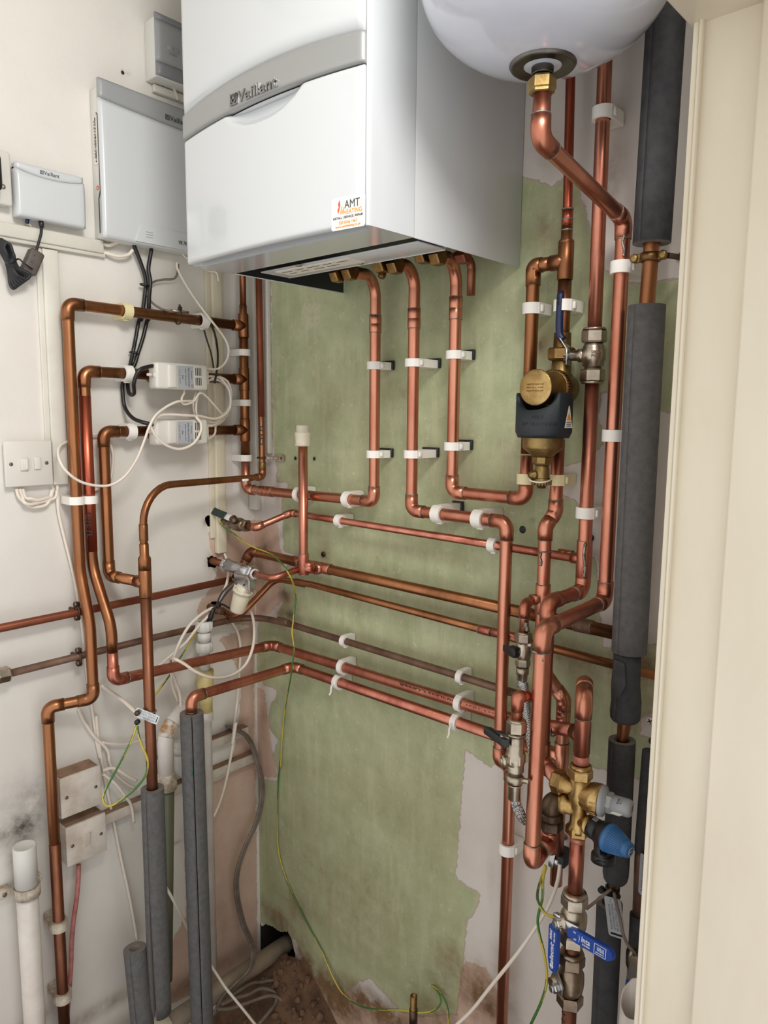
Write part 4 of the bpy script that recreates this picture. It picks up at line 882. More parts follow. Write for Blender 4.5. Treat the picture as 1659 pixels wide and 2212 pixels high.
def pillow(name, zlo, zhi, thick, m, scoop=None, parent=None, nz=40, edge=.006, x0=XL + .001, x1=XB - .008, off=0.0, lab=None):
    NX = 80; vs = []; 
    for j in range(nz + 1):
        for i in range(NX + 1):
            u = i / NX; x = x0 + (x1 - x0) * u; v = j / nz; a, c = zlo(x), zhi(x); z = a + (c - a) * v
            de = min((x - x0), (x1 - x), (z - a), (c - z)); r = max(0, 1 - de / edge); y = YF - bow(x) - thick - off + edge * .7 * (1 - math.sqrt(max(0, 1 - r * r)))
            if scoop: y += scoop(x, z)
            vs.append(V3((x, y, z)))
    w_ = NX + 1; fs = [(j * w_ + i, j * w_ + i + 1, (j + 1) * w_ + i + 1, (j + 1) * w_ + i) for j in range(nz) for i in range(NX)]
    bd = [i for i in range(w_)] + [j * w_ + NX for j in range(1, nz + 1)] + [nz * w_ + i for i in range(NX - 1, -1, -1)] + [j * w_ for j in range(nz - 1, 0, -1)]
    k = len(vs); vs += [V3((vs[i].x, YF - bow(vs[i].x) + .006, vs[i].z)) for i in bd]
    mb = MB().add(vs, fs); q = len(bd)
    mb.add([], []); o = 0
    for i in range(q):
        mb.f.append((bd[(i + 1) % q], bd[i], k + i, k + (i + 1) % q)); mb.m.append(0); mb.sm.append(True)
    return bo.part(name, mb, m, parent, lab)
zb_lo = lambda x: arc(x, 2.0590, 2.0655); zb_hi = lambda x: arc(x, 2.0975, 2.111)
def scoop(x, z):
    xm = .548; ux = abs(x - xm) / .092; d = zb_lo(x) - z
    if ux > 1.15 or d > .05: return 0.0
    wz = .030 * max(0, 1 - ux ** 2.4) + .004
    return .017 * max(0, 1 - ux ** 4) * max(0, 1 - (d / wz) ** 3) if d < wz else 0.0
pillow('lower_panel', lambda x: BZ + .006 * 0 + .0015, lambda x: zb_lo(x) - .0018, .004, 'white', scoop, cov, 90)
pillow('upper_panel', lambda x: zb_hi(x) + .0008, lambda x: TOP, .004, 'white', None, cov, 20)
bnd = pillow('band', zb_lo, zb_hi, .0055, 'band', None, None, 10, .0025, XL + .0005, XB - .006)
lc = b(545, 196, -YF + .0195)
tl = V3((lc.x, YF - bow(lc.x) - .0066, lc.z))
sl = (bow(lc.x + .05) - bow(lc.x - .05)) / .1
logo(bo, tl, V3((1, -sl, -.02)), ZU, .112, .017, 'chromelet', bnd, .0012)
stc = b(760, 460, -YF + .0045); sw, sh = .0605, .043
sx_ = V3((1, -(bow(stc.x + .02) - bow(stc.x - .02)) / .04, 0)).normalized(); sn = V3((sx_.y, -sx_.x, 0)); sc_ = V3((stc.x - .0045, YF - bow(stc.x) - .0043, stc.z + .001))
stk = bo.part('sticker', MB().prism(rrect(sc_, sx_, ZU, sw, sh, .004), sn * .0003), 'paper', cov, 'fitter sticker with a flame')
P_ = lambda u, v: sc_ + sx_ * (u * sw) + ZU * (v * sh) + sn * .0006
bo.text('sticker_lettering', 'AMT', P_(.12, .26), sx_, ZU, .027, .0105, 'darktext', stk, .0002); bo.text('sticker_lettering', 'HEATING', P_(.14, .03), sx_, ZU, .032, .0062, 'orange', stk, .0002)
bo.text('sticker_lettering', 'INSTALL | SERVICE | REPAIR', P_(0, -.14), sx_, ZU, .053, .0042, 'darktext', stk, .0002); bo.text('sticker_lettering', '020 8166 1463', P_(0, -.28), sx_, ZU, .032, .0042, 'orange', stk, .0002)
bo.text('sticker_lettering', 'www.amtheating.co.uk', P_(0, -.41), sx_, ZU, .045, .0042, 'orange', stk, .0002)
fl = [(-.02, .0), (.015, .16), (-.005, .34), (-.055, .2), (-.03, .12), (-.07, .02), (-.05, -.1)]
bo.part('sticker_flame', MB().prism([P_(u - .24, v + .1) for u, v in fl], sn * .0002), 'redor', stk)
for k in range(2): bo.part('sticker_flame', MB().prism([P_(-.23 + k * .05, .0), P_(-.19 + k * .05, .2 - k * .04), P_(-.16 + k * .05, .24 - k * .04), P_(-.205 + k * .05, -.02)], sn * .0002), 'orange', stk)
# ------------------------------------------------------------------ expansion vessel
va = V3((nx_, -vn - .0, 0)); zfl = b(1174, 138, vn).z
vz0 = zfl - .004; R_ = .152
ve = T('expansion_vessel', 'large glossy white expansion vessel hanging above the door side', 'expansion vessel', (va.x, va.y, vz0))
prof = [(0, 0)] + [(.105 * (1 - math.cos(a)), R_ * math.sin(a)) for a in [PI / 2 * i / 20 for i in range(1, 21)]] + [(.17, R_), (.172, R_ + .0025), (.18, R_ + .0025), (.182, R_)] + [(.35 + .1 * math.sin(a), R_ * math.cos(a)) for a in [PI / 2 * i / 14 for i in range(14)]] + [(.45, 0)]
ve.part('shell', MB().lathe((va.x, va.y, vz0), ZU, prof, 64), 'vessel')
ve.part('flange', MB().lathe((va.x, va.y, zfl - .006), ZU, [(.012, .019), (.006, .0195), (.002, .024), (.0035, .033), (.001, .036), (.0015, .0385), (.0045, .0405), (.009, .0395), (.012, .034), (.013, .02)], 40), 'flange')
zn0 = b(1172, 196, vn).z + .018
mb = MB(); h = zfl + .004 - zn0; prof = []
for i in range(int(h / .0016)): prof += [(i * .0016, .0126), (i * .0016 + .0008, .0134)]
mb.lathe((va.x, va.y, zn0), ZU, prof, 24); mb.lathe((va.x, va.y, zn0 + h * .62), ZU, [(0, .0135), (.0006, .0150), (h * .3, .0150), (h * .36, .0162), (h * .4, .0162)], 28); ve.part('connector', mb, 'flange')
# ------------------------------------------------------------------ control boxes on the side wall
def corners(pts, x): return [l(px, py, x) for px, py in pts]
YV0, YV1 = -.393, -.15; Zt, Zb = 2.226, 1.941
vr = T('control_box', 'big white control box partly behind the boiler, grey top strip with lettering', 'control box', (0, YV0, Zb))
vr.part('back_housing', MB().box((.0185, (YV0 + YV1) / 2 + .001, (Zt + Zb) / 2), (.018, 0, 0), (0, (YV1 - YV0) / 2 - .001, 0), (0, 0, (Zt - Zb) / 2), .004), 'whitepl')
def vgrid(th, name, y0, y1, zf0, zf1, xf, m, NY=30, NZ=14, parent=None, back=.02, edge=.003):
    vs = []
    for j in range(NZ + 1):
        for i in range(NY + 1):
            y = y0 + (y1 - y0) * i / NY; z = zf0(y) + (zf1(y) - zf0(y)) * j / NZ; de = min(y - y0, y1 - y, z - zf0(y), zf1(y) - z); r = max(0, 1 - de / edge)
            vs.append(V3((xf(y, z) - edge * .6 * (1 - math.sqrt(max(0, 1 - r * r))), y, z)))
    w_ = NY + 1; fs = [(j * w_ + i, j * w_ + i + 1, (j + 1) * w_ + i + 1, (j + 1) * w_ + i) for j in range(NZ) for i in range(NY)]
    bd = list(range(w_)) + [j * w_ + NY for j in range(1, NZ + 1)] + [NZ * w_ + i for i in range(NY - 1, -1, -1)] + [j * w_ for j in range(NZ - 1, 0, -1)]
    k = len(vs); vs += [V3((back, vs[i].y, vs[i].z)) for i in bd]; mb = MB().add(vs, fs); q = len(bd)
    for i in range(q): mb.f.append((bd[(i + 1) % q], bd[i], k + i, k + (i + 1) % q)); mb.m.append(0); mb.sm.append(True)
    return th.part(name, mb, m, parent)
ym = -.2; fx = lambda y, z: .042 + .003 * math.sin(PI * (z - Zb) / (Zt - Zb))
zstrip = lambda y: Zt - .024 - .011 * (1 - ((y - YV1) / (YV0 - YV1)) ** 2)
fc = vgrid(vr, 'front_cover', YV0, YV1, lambda y: Zb, zstrip, fx, 'whiteside', 30, 30, None, .036)
gs = vgrid(vr, 'top_strip', YV0, YV1, lambda y: zstrip(y) + .0008, lambda y: Zt + .012 - .006 * (y - YV0) / (YV1 - YV0), lambda y, z: .0445, 'lightgrey', 30, 6, None, .036)
lp = l(371, 238, .045); logo(vr, (.0453, -.2225, zstrip(-.2225) + .014), YU, ZU, .054, .010, 'darktext', gs, .0003)
cp_ = l(345, 510, .043)
vr.part('service_flap', MB().prism([V3((.0395, y, z)) for y, z in ((-.325, Zb + .004), (-.313, Zb + .036), (-.306, Zb + .04), (YV1 - .002, Zb + .04), (YV1 - .002, Zb + .004))], V3((.005, 0, 0))), 'whiteside', fc)
vr.text('lettering', 'VR 70', (.0449, -.216, Zb + .018), YU, ZU, .019, .008, 'darktext', fc, .0003, .15)
mb = MB()
for k in range(3): mb.box((.0446, -.294, Zb + .016 + .005 * k), (.0002, 0, 0), (0, .008, 0), (0, 0, .0006))
vr.part('ridge', mb, 'lightgrey', fc)
sl_ = vr.part('serial_label', MB().box((.021, YV0 + .0013, Zt - .10), (.0062, 0, 0), (0, .0004, 0), (0, 0, .044)), 'paper')
mb = MB()
for k in range(30): mb.box((.0225, YV0 + .0007, Zt - .058 - .0028 * k), (.0022, 0, 0), (0, .0003, 0), (0, 0, random.uniform(.0004, .0011)))
for k in range(12): mb.box((.0178, YV0 + .0007, Zt - .064 - .006 * k), (.0006, 0, 0), (0, .0003, 0), (0, 0, random.uniform(.001, .0026)))
vr.part('barcode_print', mb, 'blacktext', sl_)
vr.part('red_mark', MB().torus((.022, YV0 + .0012, l(222, 409, .02).z), YU, .0036, .0006, 20, 6), 'redor')
vr.part('clip_seam', MB().prism([V3((x, YV0 - .0004, z)) for x, z in ((.0285, Zt - .05), (.0335, Zt - .055), (.0335, Zb + .09), (.026, Zb + .075), (.026, Zb + .01), (.0266, Zb + .01), (.0266, Zb + .0745), (.0341, Zb + .0895), (.0341, Zt - .0545), (.0288, Zt - .0494))], V3((0, .004, 0))), 'darktext', fc)
# wireless receiver above
rx = T('receiver_box', 'small grey-fronted receiver box high on the white wall behind the boiler', 'control box', (0, -.268, 2.28))
rx.part('back_housing', MB().box((.0225, -.19, 2.338), (.022, 0, 0), (0, .0765, 0), (0, 0, .058), .003), 'whitepl')
f_ = vgrid(rx, 'front_cover', -.268, -.12, lambda y: 2.308, lambda y: 2.388, lambda y, z: .049, 'lightgrey', 12, 8, None, .043)
vgrid(rx, 'upper_strip', -.268, -.12, lambda y: 2.3885, lambda y: 2.401, lambda y, z: .048, 'midgrey', 8, 4, None, .043); vgrid(rx, 'lower_strip', -.268, -.12, lambda y: 2.282, lambda y: 2.3075, lambda y, z: .050, 'midgrey', 12, 4, None, .043)
q_ = l(374, 107, .05); rx.part('button', MB().box((.0496, q_.y, q_.z), (.0012, 0, 0), (0, .013, 0), (0, 0, .0045), .001), 'lightgrey', f_)
rx.part('button_symbol', MB().torus((.0508, q_.y, q_.z), XU, .0022, .0003, 16, 5), 'darktext', f_)
q_ = l(374, 118, .05); rx.part('indicator_bar', MB().box((.0492, q_.y, q_.z), (.0003, 0, 0), (0, .0095, 0), (0, 0, .0018), .0003), 'midgrey', f_)
# internet gateway
g0, g1, gzt, gzb = -.552, -.423, 2.047, 1.953
gw = T('gateway_box', 'small white gateway box above the painted batten, lettering on its top edge', 'control box', (0, g0, gzb))
gw.part('back_housing', MB().box((.0125, (g0 + g1) / 2, (gzt + gzb) / 2 - .001), (.012, 0, 0), (0, (g1 - g0) / 2 - .001, 0), (0, 0, (gzt - gzb) / 2 - .002), .004), 'whitepl')
gzs = lambda y: gzt - .010 - .008 * (1 - ((y - (g0 + g1) / 2) / ((g1 - g0) / 2)) ** 2)
gwf = vgrid(gw, 'front_cover', g0, g1, lambda y: gzb, lambda y: gzs(y) - .0004, lambda y, z: .031 + .002 * math.sin(PI * (z - gzb) / (gzt - gzb)), 'whiteside', 24, 16, None, .012)
gws = vgrid(gw, 'top_strip', g0 + .001, g1 - .002, lambda y: gzs(y) + .0006, lambda y: gzt + .0005, lambda y, z: .0312, 'whiteside', 24, 5, None, .012)
logo(gw, (.0315, -.490, gzt - .0085), YU, ZU, .036, .0068, 'darktext', gws, .0003)
# plug socket cut by the edge
so_ = T('wall_socket', 'white wall socket with a black plug cut by the photo edge', 'socket', (0, -.60, 1.955))
p0_ = l(25, 365, .03)
so_.part('back_box', MB().box((.0105, p0_.y - .072, 2.012), (.010, 0, 0), (0, .068, 0), (0, 0, .044), .004), 'whitepl')
so_.part('faceplate', MB().box((.024, p0_.y - .073, 2.014), (.005, 0, 0), (0, .073, 0), (0, 0, .0475), .006, 3), 'switch')
mb = MB(); q_ = l(7, 403, .03); screw(mb, (.0288, q_.y, q_.z), XU, .0045); so_.part('plate_screw', mb, 'nickel')
so_.part('socket_recess', MB().prism(rrect((.0289, p0_.y - .04, 2.027), YU, ZU, .044, .034, .005), V3((.0005, 0, 0))), 'whitepl')
one('socket_plug', MB().box((.049, l(3, 400, .05).y - .026, 2.012), (.018, 0, 0), (0, .024, 0), (0, 0, .031), .008, 3), 'black', 'black plug adaptor in the wall socket', 'plug', (.03, l(3, 400, .05).y - .02, 2.01))
# fused spur
sA = l(10, 953, .02); sB = l(112, 953, .02)
yc_, zc_ = (l(8, 955, .022).y + l(114, 955, .022).y) / 2, (l(60, 953, .022).z + l(62, 1050, .022).z) / 2
fs_ = T('fused_spur', 'white fused spur switch plate on the side wall, beside the tallest copper drop', 'switch', (0, yc_, zc_))
fs_.part('back_box', MB().box((.006, yc_, zc_), (.0055, 0, 0), (0, .041, 0), (0, 0, .041), .002), 'switch')
fp = fs_.part('faceplate', MB().box((.0155, yc_, zc_), (.0038, 0, 0), (0, .0445, 0), (0, 0, .0435), .002), 'switch')
q_ = l(81, 1000, .022); fs_.part('rocker', MB().box((.0205, q_.y, zc_), (.003, .0, .0006), (0, .0058, 0), (-.001, 0, .0115), .001), 'switch', fp)
q_ = l(53, 1004, .022); fs_.part('fuse_carrier', MB().box((.021, q_.y, zc_ - .001), (.003, 0, 0), (0, .0075, 0), (0, 0, .012), .0015).box((.0245, q_.y + .003, zc_ - .001), (.003, 0, 0), (0, .0025, 0), (0, 0, .010), .001), 'switch', fp)
mb = MB()
for px in (24, 101): screw(mb, (.0192, l(px, 1002, .02).y, zc_), XU, .0035)
fs_.part('plate_screw', mb, 'screw')
# dusty blank plate and dusty switch
def dbox(name, lab, pc, w_, h_, tx, sw_):
    t = T(name, lab, 'switch' if sw_ else 'junction box', (0, pc.y, pc.z))
    t.part('back_box', MB().box((tx / 2 - .002, pc.y, pc.z), (tx / 2 - .0025, 0, 0), (0, w_ / 2 - .001, 0), (0, 0, h_ / 2 - .001), .0015), 'switchdirty')
    f = t.part('faceplate', MB().box((tx - .001, pc.y, pc.z), (.0035, 0, 0), (0, w_ / 2, 0), (0, 0, h_ / 2), .0015), 'switchdirty')
    t.part('dust_layer', MB().box((tx / 2 - .002, pc.y, pc.z + h_ / 2 - .0006), (tx / 2 - .003, 0, 0), (0, w_ / 2 - .003, 0), (0, 0, .0009)), 'dust')
    mb = MB()
    for q in (-1, 1): screw(mb, (tx + .0022, pc.y + q * w_ * .36, pc.z), XU, .0036)
    t.part('plate_screw', mb, 'screw')
    if sw_: t.part('rocker', MB().box((tx + .003, pc.y, pc.z + .002), (.003, 0, -.0006), (0, .0065, 0), (.001, 0, .0125), .001), 'switchdirty', f)
    return t
dbox('junction_box', 'dusty white blank junction box low on the side wall, above the dusty switch', l(177, 1712, .05), .086, .086, .045, False)
dbox('light_switch', 'dusty white switch box with a pink cable below it', l(189, 1815, .05), .086, .086, .045, True)
# zone valves
for nm, zc_, py, dx in (('upper', tz[1], 812, 0), ('lower', tz[2], 932, 0)):
    xa = .0405; y0_, y1_ = l(331, py, .085).y, l(447, py, .085).y
    zz = (l(385, py - 32 + 2, .085).z + l(385, py + 32, .085).z) / 2 + .0; zh2 = .0275
    a = T('zone_valve', 'zone valve with a white actuator box and silver label, %s of the pair' % nm, 'zone valve', (xa, y0_, zc_))
    a.part('valve_body', MB().lathe((xa, l(322, py, .041).y + .0, zc_), YU, [(-.004, .0112), (0, .0165), (.012, .0165), (.014, .013), (.026, .0135), (.03, .019), (.07, .019), (.074, .0135), (.086, .013), (.088, .0165), (.100, .0165), (.104, .0112)], 24), 'brassold')
    a.part('compression_nut', MB().hex((xa, l(322, py, .041).y + .001, zc_), YU, .013, .0185), 'bronze'); a.part('compression_nut', MB().hex((xa, l(322, py, .041).y + .089, zc_), YU, .013, .0185), 'bronze')
    xb0, xb1 = xa + .0165, .0905
    def ov(x, z0, z1, y0, y1): return [V3((x, y0, z0)), V3((x, y1, z0)), V3((x, y1, z1)), V3((x, y0, z1))]
    mb = MB().box(((xb0 + xb1) / 2, (y0_ + y1_) / 2 + .002, zz), ((xb1 - xb0) / 2, 0, 0), (0, (y1_ - y0_) / 2 - .002, 0), (0, 0, zh2), .006, 3)
    hs_ = a.part('actuator_housing', mb, 'switch')
    a.part('front_step', MB().box((xb1 + .0005, y0_ + .0405, zz), (.0035, 0, 0), (0, .0105, 0), (0, 0, zh2 - .003), .003, 2), 'switch', hs_)
    lb = a.part('rating_label', MB().box((xb1 + .0003, y0_ + .073, zz - .001), (.0004, 0, 0), (0, .019, 0), (0, 0, .0235)), 'silverlab', hs_)
    for k, (tx_, hh) in enumerate((('Drayton', .0028), ('ZONE VALVE ACTUATOR', .0034), ('230V 50Hz 6W', .0024), ('ZA5', .003), ('3(1)A 240V', .0022))):
        a.text('label_print', tx_, (xb1 + .0009, y0_ + .0875 - .0072 * k, zz - .001 + (.005 if k == 0 else 0)), -ZU, YU, (.016, .04, .036, .008, .03)[k], hh, 'darktext', lb, .0002)
    a.text('label_print', 'CE', (xb1 + .0009, y0_ + .089, zz - .019), -ZU, YU, .007, .0046, 'darktext', lb, .0002)
    mb = MB()
    for k in range(4):
        for q in (-1, 1): mb.box((xb1 + .0001, y0_ + .0985 + .0042 * k, zz + q * .0105 + .001), (.0004, 0, 0), (0, .0008, 0), (0, 0, .0082))
    a.part('vent_slot', mb, 'black', hs_)
    a.part('end_cap', MB().box(((xb0 + xb1) / 2 - .004, y1_ + .002, zz), (.014, 0, 0), (0, .0045, 0), (0, 0, .015), .002), 'switch', hs_)
    a.part('lever', MB().cyl((xb1 - .014, y0_ + .004, zz + .001), (xb1 - .010, y0_ - .010, zz + .001), .0032, 10).box((xb1 - .008, y0_ + .006, zz + .001), (.0035, 0, 0), (0, .004, 0), (0, 0, .0045), .001), 'switch', hs_)
    m1.part('branch_tube', MB().cyl((xa, y1_ - .01, zc_), (cx, cy - .028, zc_), R22), 'cuold')
    if nm == 'upper': za_u, za_y0, za_y1, za_x = zz, y0_, y1_, xb1
    else: za_l = zz

# ------------------------------------------------------------------ magnetic filter
fa = V3((S2x, 0, 0)); dy_ = l(1156, 837, S2x); FY0 = dy_.y; fzc = dy_.z
chy = FY0 + .030
fl_ = T('magnetic_filter', 'brass magnetic dirt filter with a dark collar and drain cock', 'filter', (S2x, -d0, fzc))
tb = b(1207, 752, d0).z
mb = MB().lathe((S2x, -d0, fzc - .03), ZU, [(0, .016), (.002, .019), (.052, .019), (.056, .016), (tb - fzc + .022, .0155)], 28)
mb.lathe((S2x, -.018, fzc), -YU, [(0, .02), (.004, .0245), (.02, .0265), (.035, .0265)], 32)
fl_.part('tee_body', mb, 'brassdull')
fl_.part('union_nut', MB().hex((S2x, -d0, b(1208, 779, d0).z), ZU, .020, .0232, 8), 'brassold')
fl_.part('top_socket', MB().lathe((S2x, -d0, b(1208, 766, d0).z), ZU, [(0, .0175), (.004, .0145), (.034, .0138), (.035, .0112)], 24), 'brassold')
fl_.part('lower_socket', MB().lathe((S2x, -d0, fzc - .03), -ZU, [(0, .0155), (.02, .0138), (.034, .0135), (.035, .0112)], 24), 'brassold')
mb = MB()
for i in range(40):
    a = 2 * PI * i / 40; mb.box((S2x + .0292 * math.cos(a), -.062, fzc + .0292 * math.sin(a)), (.0013 * math.cos(a), 0, .0013 * math.sin(a)), (-.0014 * math.sin(a), 0, .0014 * math.cos(a)), (0, .007, 0), .0005, 1)
mb.lathe((S2x, -.054, fzc), -YU, [(0, .027), (0, .0293), (.016, .0293), (.016, .027)], 40); fl_.part('knurled_ring', mb, 'brassold')
hd = fl_.part('filter_head', MB().lathe((S2x, -.068, fzc), -YU, [(0, .0262), (-.068 - FY0 - .004, .0262), (-.068 - FY0 - .0035, .0285), (-.068 - FY0 - .001, .0285), (-.068 - FY0, .0272), (-.068 - FY0 + .0001, 0)], 48), 'brass')
for k, s_ in enumerate(('DIRT SEPARATOR', 'MAX 110 C  10 BAR', 'MADE IN HOLLAND')): fl_.text('stamped_print', s_, (S2x, FY0 - .0004, fzc + .005 - .005 * k), XU, ZU, .03, .0026, 'brassold', hd, .0002)
fl_.part('dirt_chamber', MB().lathe((S2x, chy, b(1163, 986, -chy).z), ZU, [(0, .018), (.004, .020), (.013, .0315), (.016, .0322), (.05, .0322), (.066, .026), (.072, .024)], 40), 'brassdull')
zt_, zb_ = b(1163, 851, -chy).z, b(1163, 945, -chy).z
n_ = 72; vs = []; RO, RI = .0445, .0328
front = -PI / 2
for i in range(n_):
    a = 2 * PI * i / n_; da = math.atan2(math.sin(a - front), math.cos(a - front)); dip = .027 * max(0, 1 - (abs(da) / 1.02) ** 2) ** .5 if abs(da) < 1.02 else 0
    back = .030 * math.exp(-((abs(da) - PI) / .75) ** 2)
    for r_, zz in ((RO, zb_ + .004 + .006 * abs(math.sin(da))), (RO, zt_ - dip * 1.02 - back), (RO - .003, zt_ - dip * 1.02 - back + .0015), (RI, zt_ - dip - back), (RI, zb_ + .002), (RO - .004, zb_)): vs.append(V3((S2x + r_ * math.cos(a), chy + r_ * math.sin(a), zz)))
fs = [(6 * i + j, 6 * ((i + 1) % n_) + j, 6 * ((i + 1) % n_) + (j + 1) % 6, 6 * i + (j + 1) % 6) for i in range(n_) for j in range(6)]
cl_ = fl_.part('magnet_collar', MB().add(vs, fs), 'navy')
def curved_text(body, a0, z, h, adv, R, m, parent):
    mb = MB(); k = len(body)
    for i, ch in enumerate(body):
        if ch == ' ': continue
        a = a0 + (i - (k - 1) / 2) * adv / R; q = text_mb(ch, (S2x + R * math.cos(a), chy + R * math.sin(a), z), (-math.sin(a), math.cos(a), 0), ZU, adv * (.72 if ch != 'I' else .18), h, .0004)
        mb.add(q.v, q.f, 0, False)
    fl_.part('embossed_lettering', mb, m, parent)
ca = math.atan2(CAM.y - chy, CAM.x - S2x)
curved_text('SPIROTECH', ca - .20, b(1150, 918, -chy).z + .002, .0052, .0066, RO + .0002, 'black', cl_); curved_text('MB3', ca - .22, b(1150, 903, -chy).z + .002, .0055, .0062, RO + .0002, 'black', cl_)
a_ = ca + .98; wc = V3((S2x + (RO + .0009) * math.cos(a_), chy + (RO + .0009) * math.sin(a_), b(1224, 902, -chy).z)); wx = V3((-math.sin(a_), math.cos(a_), 0)); wn = V3((math.cos(a_), math.sin(a_), 0))
wl_ = fl_.part('warning_label', MB().prism([wc - wx * .011 - ZU * .016, wc + wx * .011 - ZU * .016, wc + wx * .001 + ZU * .018, wc - wx * .001 + ZU * .018], wn * .0003), 'paper', cl_)
fl_.part('warning_triangle', MB().prism([wc - wx * .006 - ZU * .004, wc + wx * .006 - ZU * .004, wc + ZU * .008], wn * .0006), 'orange', wl_)
mb = MB()
for k in range(3): mb.box(wc - ZU * (.0075 + .0028 * k) + wn * .0005, wx * .006, ZU * .0006, wn * .0001)
fl_.part('label_print', mb, 'darktext', wl_)
zn_ = b(1164, 1003, -chy).z
fl_.part('drain_nut', MB().hex((S2x, chy, zn_), ZU, b(1163, 985, -chy).z - zn_ + .001, .0165, 8), 'brassdull')
mb = MB().lathe((S2x, chy, b(1164, 1036, -chy).z), ZU, [(0, .012), (.002, .0125), (.018, .0122), (.02, .0105), (zn_ - b(1164, 1036, -chy).z, .0115)], 24)
mb.lathe((S2x - .006, chy - .008, b(1164, 1026, -chy).z), V3((-.25, -.95, .1)), [(0, .0075), (.008, .0075), (.0085, .005), (.014, .0048), (.0145, 0)], 16); fl_.part('drain_cock', mb, 'brassdull')
mb = MB().lathe((S2x, chy, b(1164, 1046, -chy).z), ZU, [(-.006, .0), (-.006, .007), (-.001, .008), (0, .015), (.0095, .0155), (.011, .012)], 32)
for i in range(20):
    a = 2 * PI * i / 20; mb.box((S2x + .0156 * math.cos(a), chy + .0156 * math.sin(a), b(1164, 1040, -chy).z - .001), (.001 * math.cos(a), .001 * math.sin(a), 0), (-.0012 * math.sin(a), .0012 * math.cos(a), 0), (0, 0, .0042), .0004, 1)
fl_.part('drain_cap', mb, 'brassdull')
fl_.part('cap_strap', MB().torus((S2x - .0, chy - .004, b(1164, 1033, -chy).z), V3((.1, -.25, .97)), .0175, .0012, 28, 6), 'ring')
# ------------------------------------------------------------------ lever valve on the cold riser
def valve_text(t, body, c, n, h, w, m, par=None, up=ZU):
    n = V3(n).normalized(); xd = up.cross(n).normalized(); t.text('cast_lettering', body, c, xd, up, w, h, m, par, .0004)
lv = T('lever_valve', 'nickel lever valve with a navy handle on the pink riser', 'valve', (V1x, -v1, vt(822, 1281)))
zt_, zb_ = vt(712, 1287), vt(825, 1281); H_ = zt_ - zb_; A_ = (V1x, -v1, zb_)
for q in (0, 1): lv.part('compression_nut', MB().hex((V1x, -v1, zb_ + (H_ - .020 if q else 0)), ZU, .020, .0195), 'nickel'); 
for q in (0, 1): lv.part('collar', MB().lathe((V1x, -v1, zb_ + (H_ if q else -.003)), ZU, [(0, .0165 if not q else .0185), (.003, .0185 if not q else .0165)], 24), 'nickel')
bd_ = lv.part('valve_body', MB().lathe((V1x, -v1, zb_ + .02), ZU, [(0, .013), (.004, .013), (.0045, .0165), (.012, .0165), (.013, .0185), (.03, .0185), (.032, .0165), (H_ - .046, .0165), (H_ - .04, .0135)], 28), 'nickel')
sd_ = V3((-1, -.12, 0)).normalized(); sz = b(1255, 768, v1).z; sp_ = V3((V1x, -v1, sz))
lv.part('stem', MB().lathe(sp_ + sd_ * .012, sd_, [(0, .011), (.012, .0105), (.013, .0085), (.024, .0085), (.025, .006), (.033, .006)], 20), 'nickel', bd_)
hp = sp_ + sd_ * .040
le = lv.part('lever', MB().box(hp - ZU * .002, sd_ * .0012, YU * .009, ZU * .013, .001, 1).prism([hp - YU * .008 + ZU * .01 - sd_ * .001, hp + YU * .008 + ZU * .01 - sd_ * .001, hp + YU * .007 + ZU * .028 + sd_ * .012, hp - YU * .007 + ZU * .028 + sd_ * .012], sd_ * .002), 'steel')
lv.part('lever_nut', MB().hex(hp, sd_, .008, .0085), 'steel', le)
gA = hp + ZU * .026 + sd_ * .011; gB = b(1229, 628, .045); gB = V3((gA.x - .001, gA.y, gB.z)); gM = gA.lerp(gB, .12) + sd_ * .006
gr = lv.part('grip', MB().tube(spline([gA, gM, gA.lerp(gB, .5) + sd_ * .007, gB + sd_ * .006], 5), [.0062] * 15 + [.0045], 12), 'navyh', le)
lv.text('grip_lettering', 'ON', gA.lerp(gB, .78) + V3((0, -.0075, 0)) + sd_ * .007, ZU, -XU, .012, .004, 'blacktext', gr, .0003)
valve_text(lv, 'DN 22', V3((V1x + .012, -v1 - .0155, zb_ + .046)), (.63, -.78, 0), .005, .014, 'nickelold', bd_); valve_text(lv, 'PN25', V3((V1x + .012, -v1 - .0155, zb_ + .039)), (.63, -.78, 0), .005, .014, 'nickelold', bd_)
# ------------------------------------------------------------------ green lever valve at the corner hole
gv = T('lever_valve', 'small ball valve with a dark green lever at the highest wall hole', 'valve', l(470, 1130, .03))
ga = l(528, 1135, .10); g_in = V3((-.075, ga.y, ga.z + .001)); ax_ = XU
gv.part('inlet_pipe', MB().cyl(g_in, ga - XU * .045, .0085), 'cudull')
gv.part('valve_body', MB().lathe(ga - XU * .05, XU, [(0, .010), (.001, .0125), (.014, .0125), (.016, .0155), (.032, .0165), (.040, .0135), (.048, .0135), (.05, .010)], 24), 'nickelold')
gv.part('compression_nut', MB().hex(ga - XU * .001, XU, .015, .0145), 'nickelold'); gv.part('compression_nut', MB().hex(ga - XU * .060, XU, .013, .0145), 'nickelold')
sn = V3((.3, -.75, .6)).normalized(); s0_ = ga - XU * .025
gv.part('stem', MB().lathe(s0_, sn, [(0, .009), (.019, .008), (.020, .0095), (.027, .0095), (.028, .005), (.031, .005)], 16), 'nickelold')
h0 = s0_ + sn * .024; h1 = V3((h0.x - .075, h0.y - .002, h0.z + .012)); hd_ = (h1 - h0).normalized(); hw = hd_.cross(sn).normalized()
lvr = gv.part('lever', MB().box(h0 + hd_ * .018, hd_ * .019, hw * .0075, sn * .0016, .001, 1), 'whitepl')
gv.part('lever_grip', MB().box(h0 + hd_ * .055, hd_ * .026, hw * .0088, sn * .004, .002, 2), 'green', lvr)
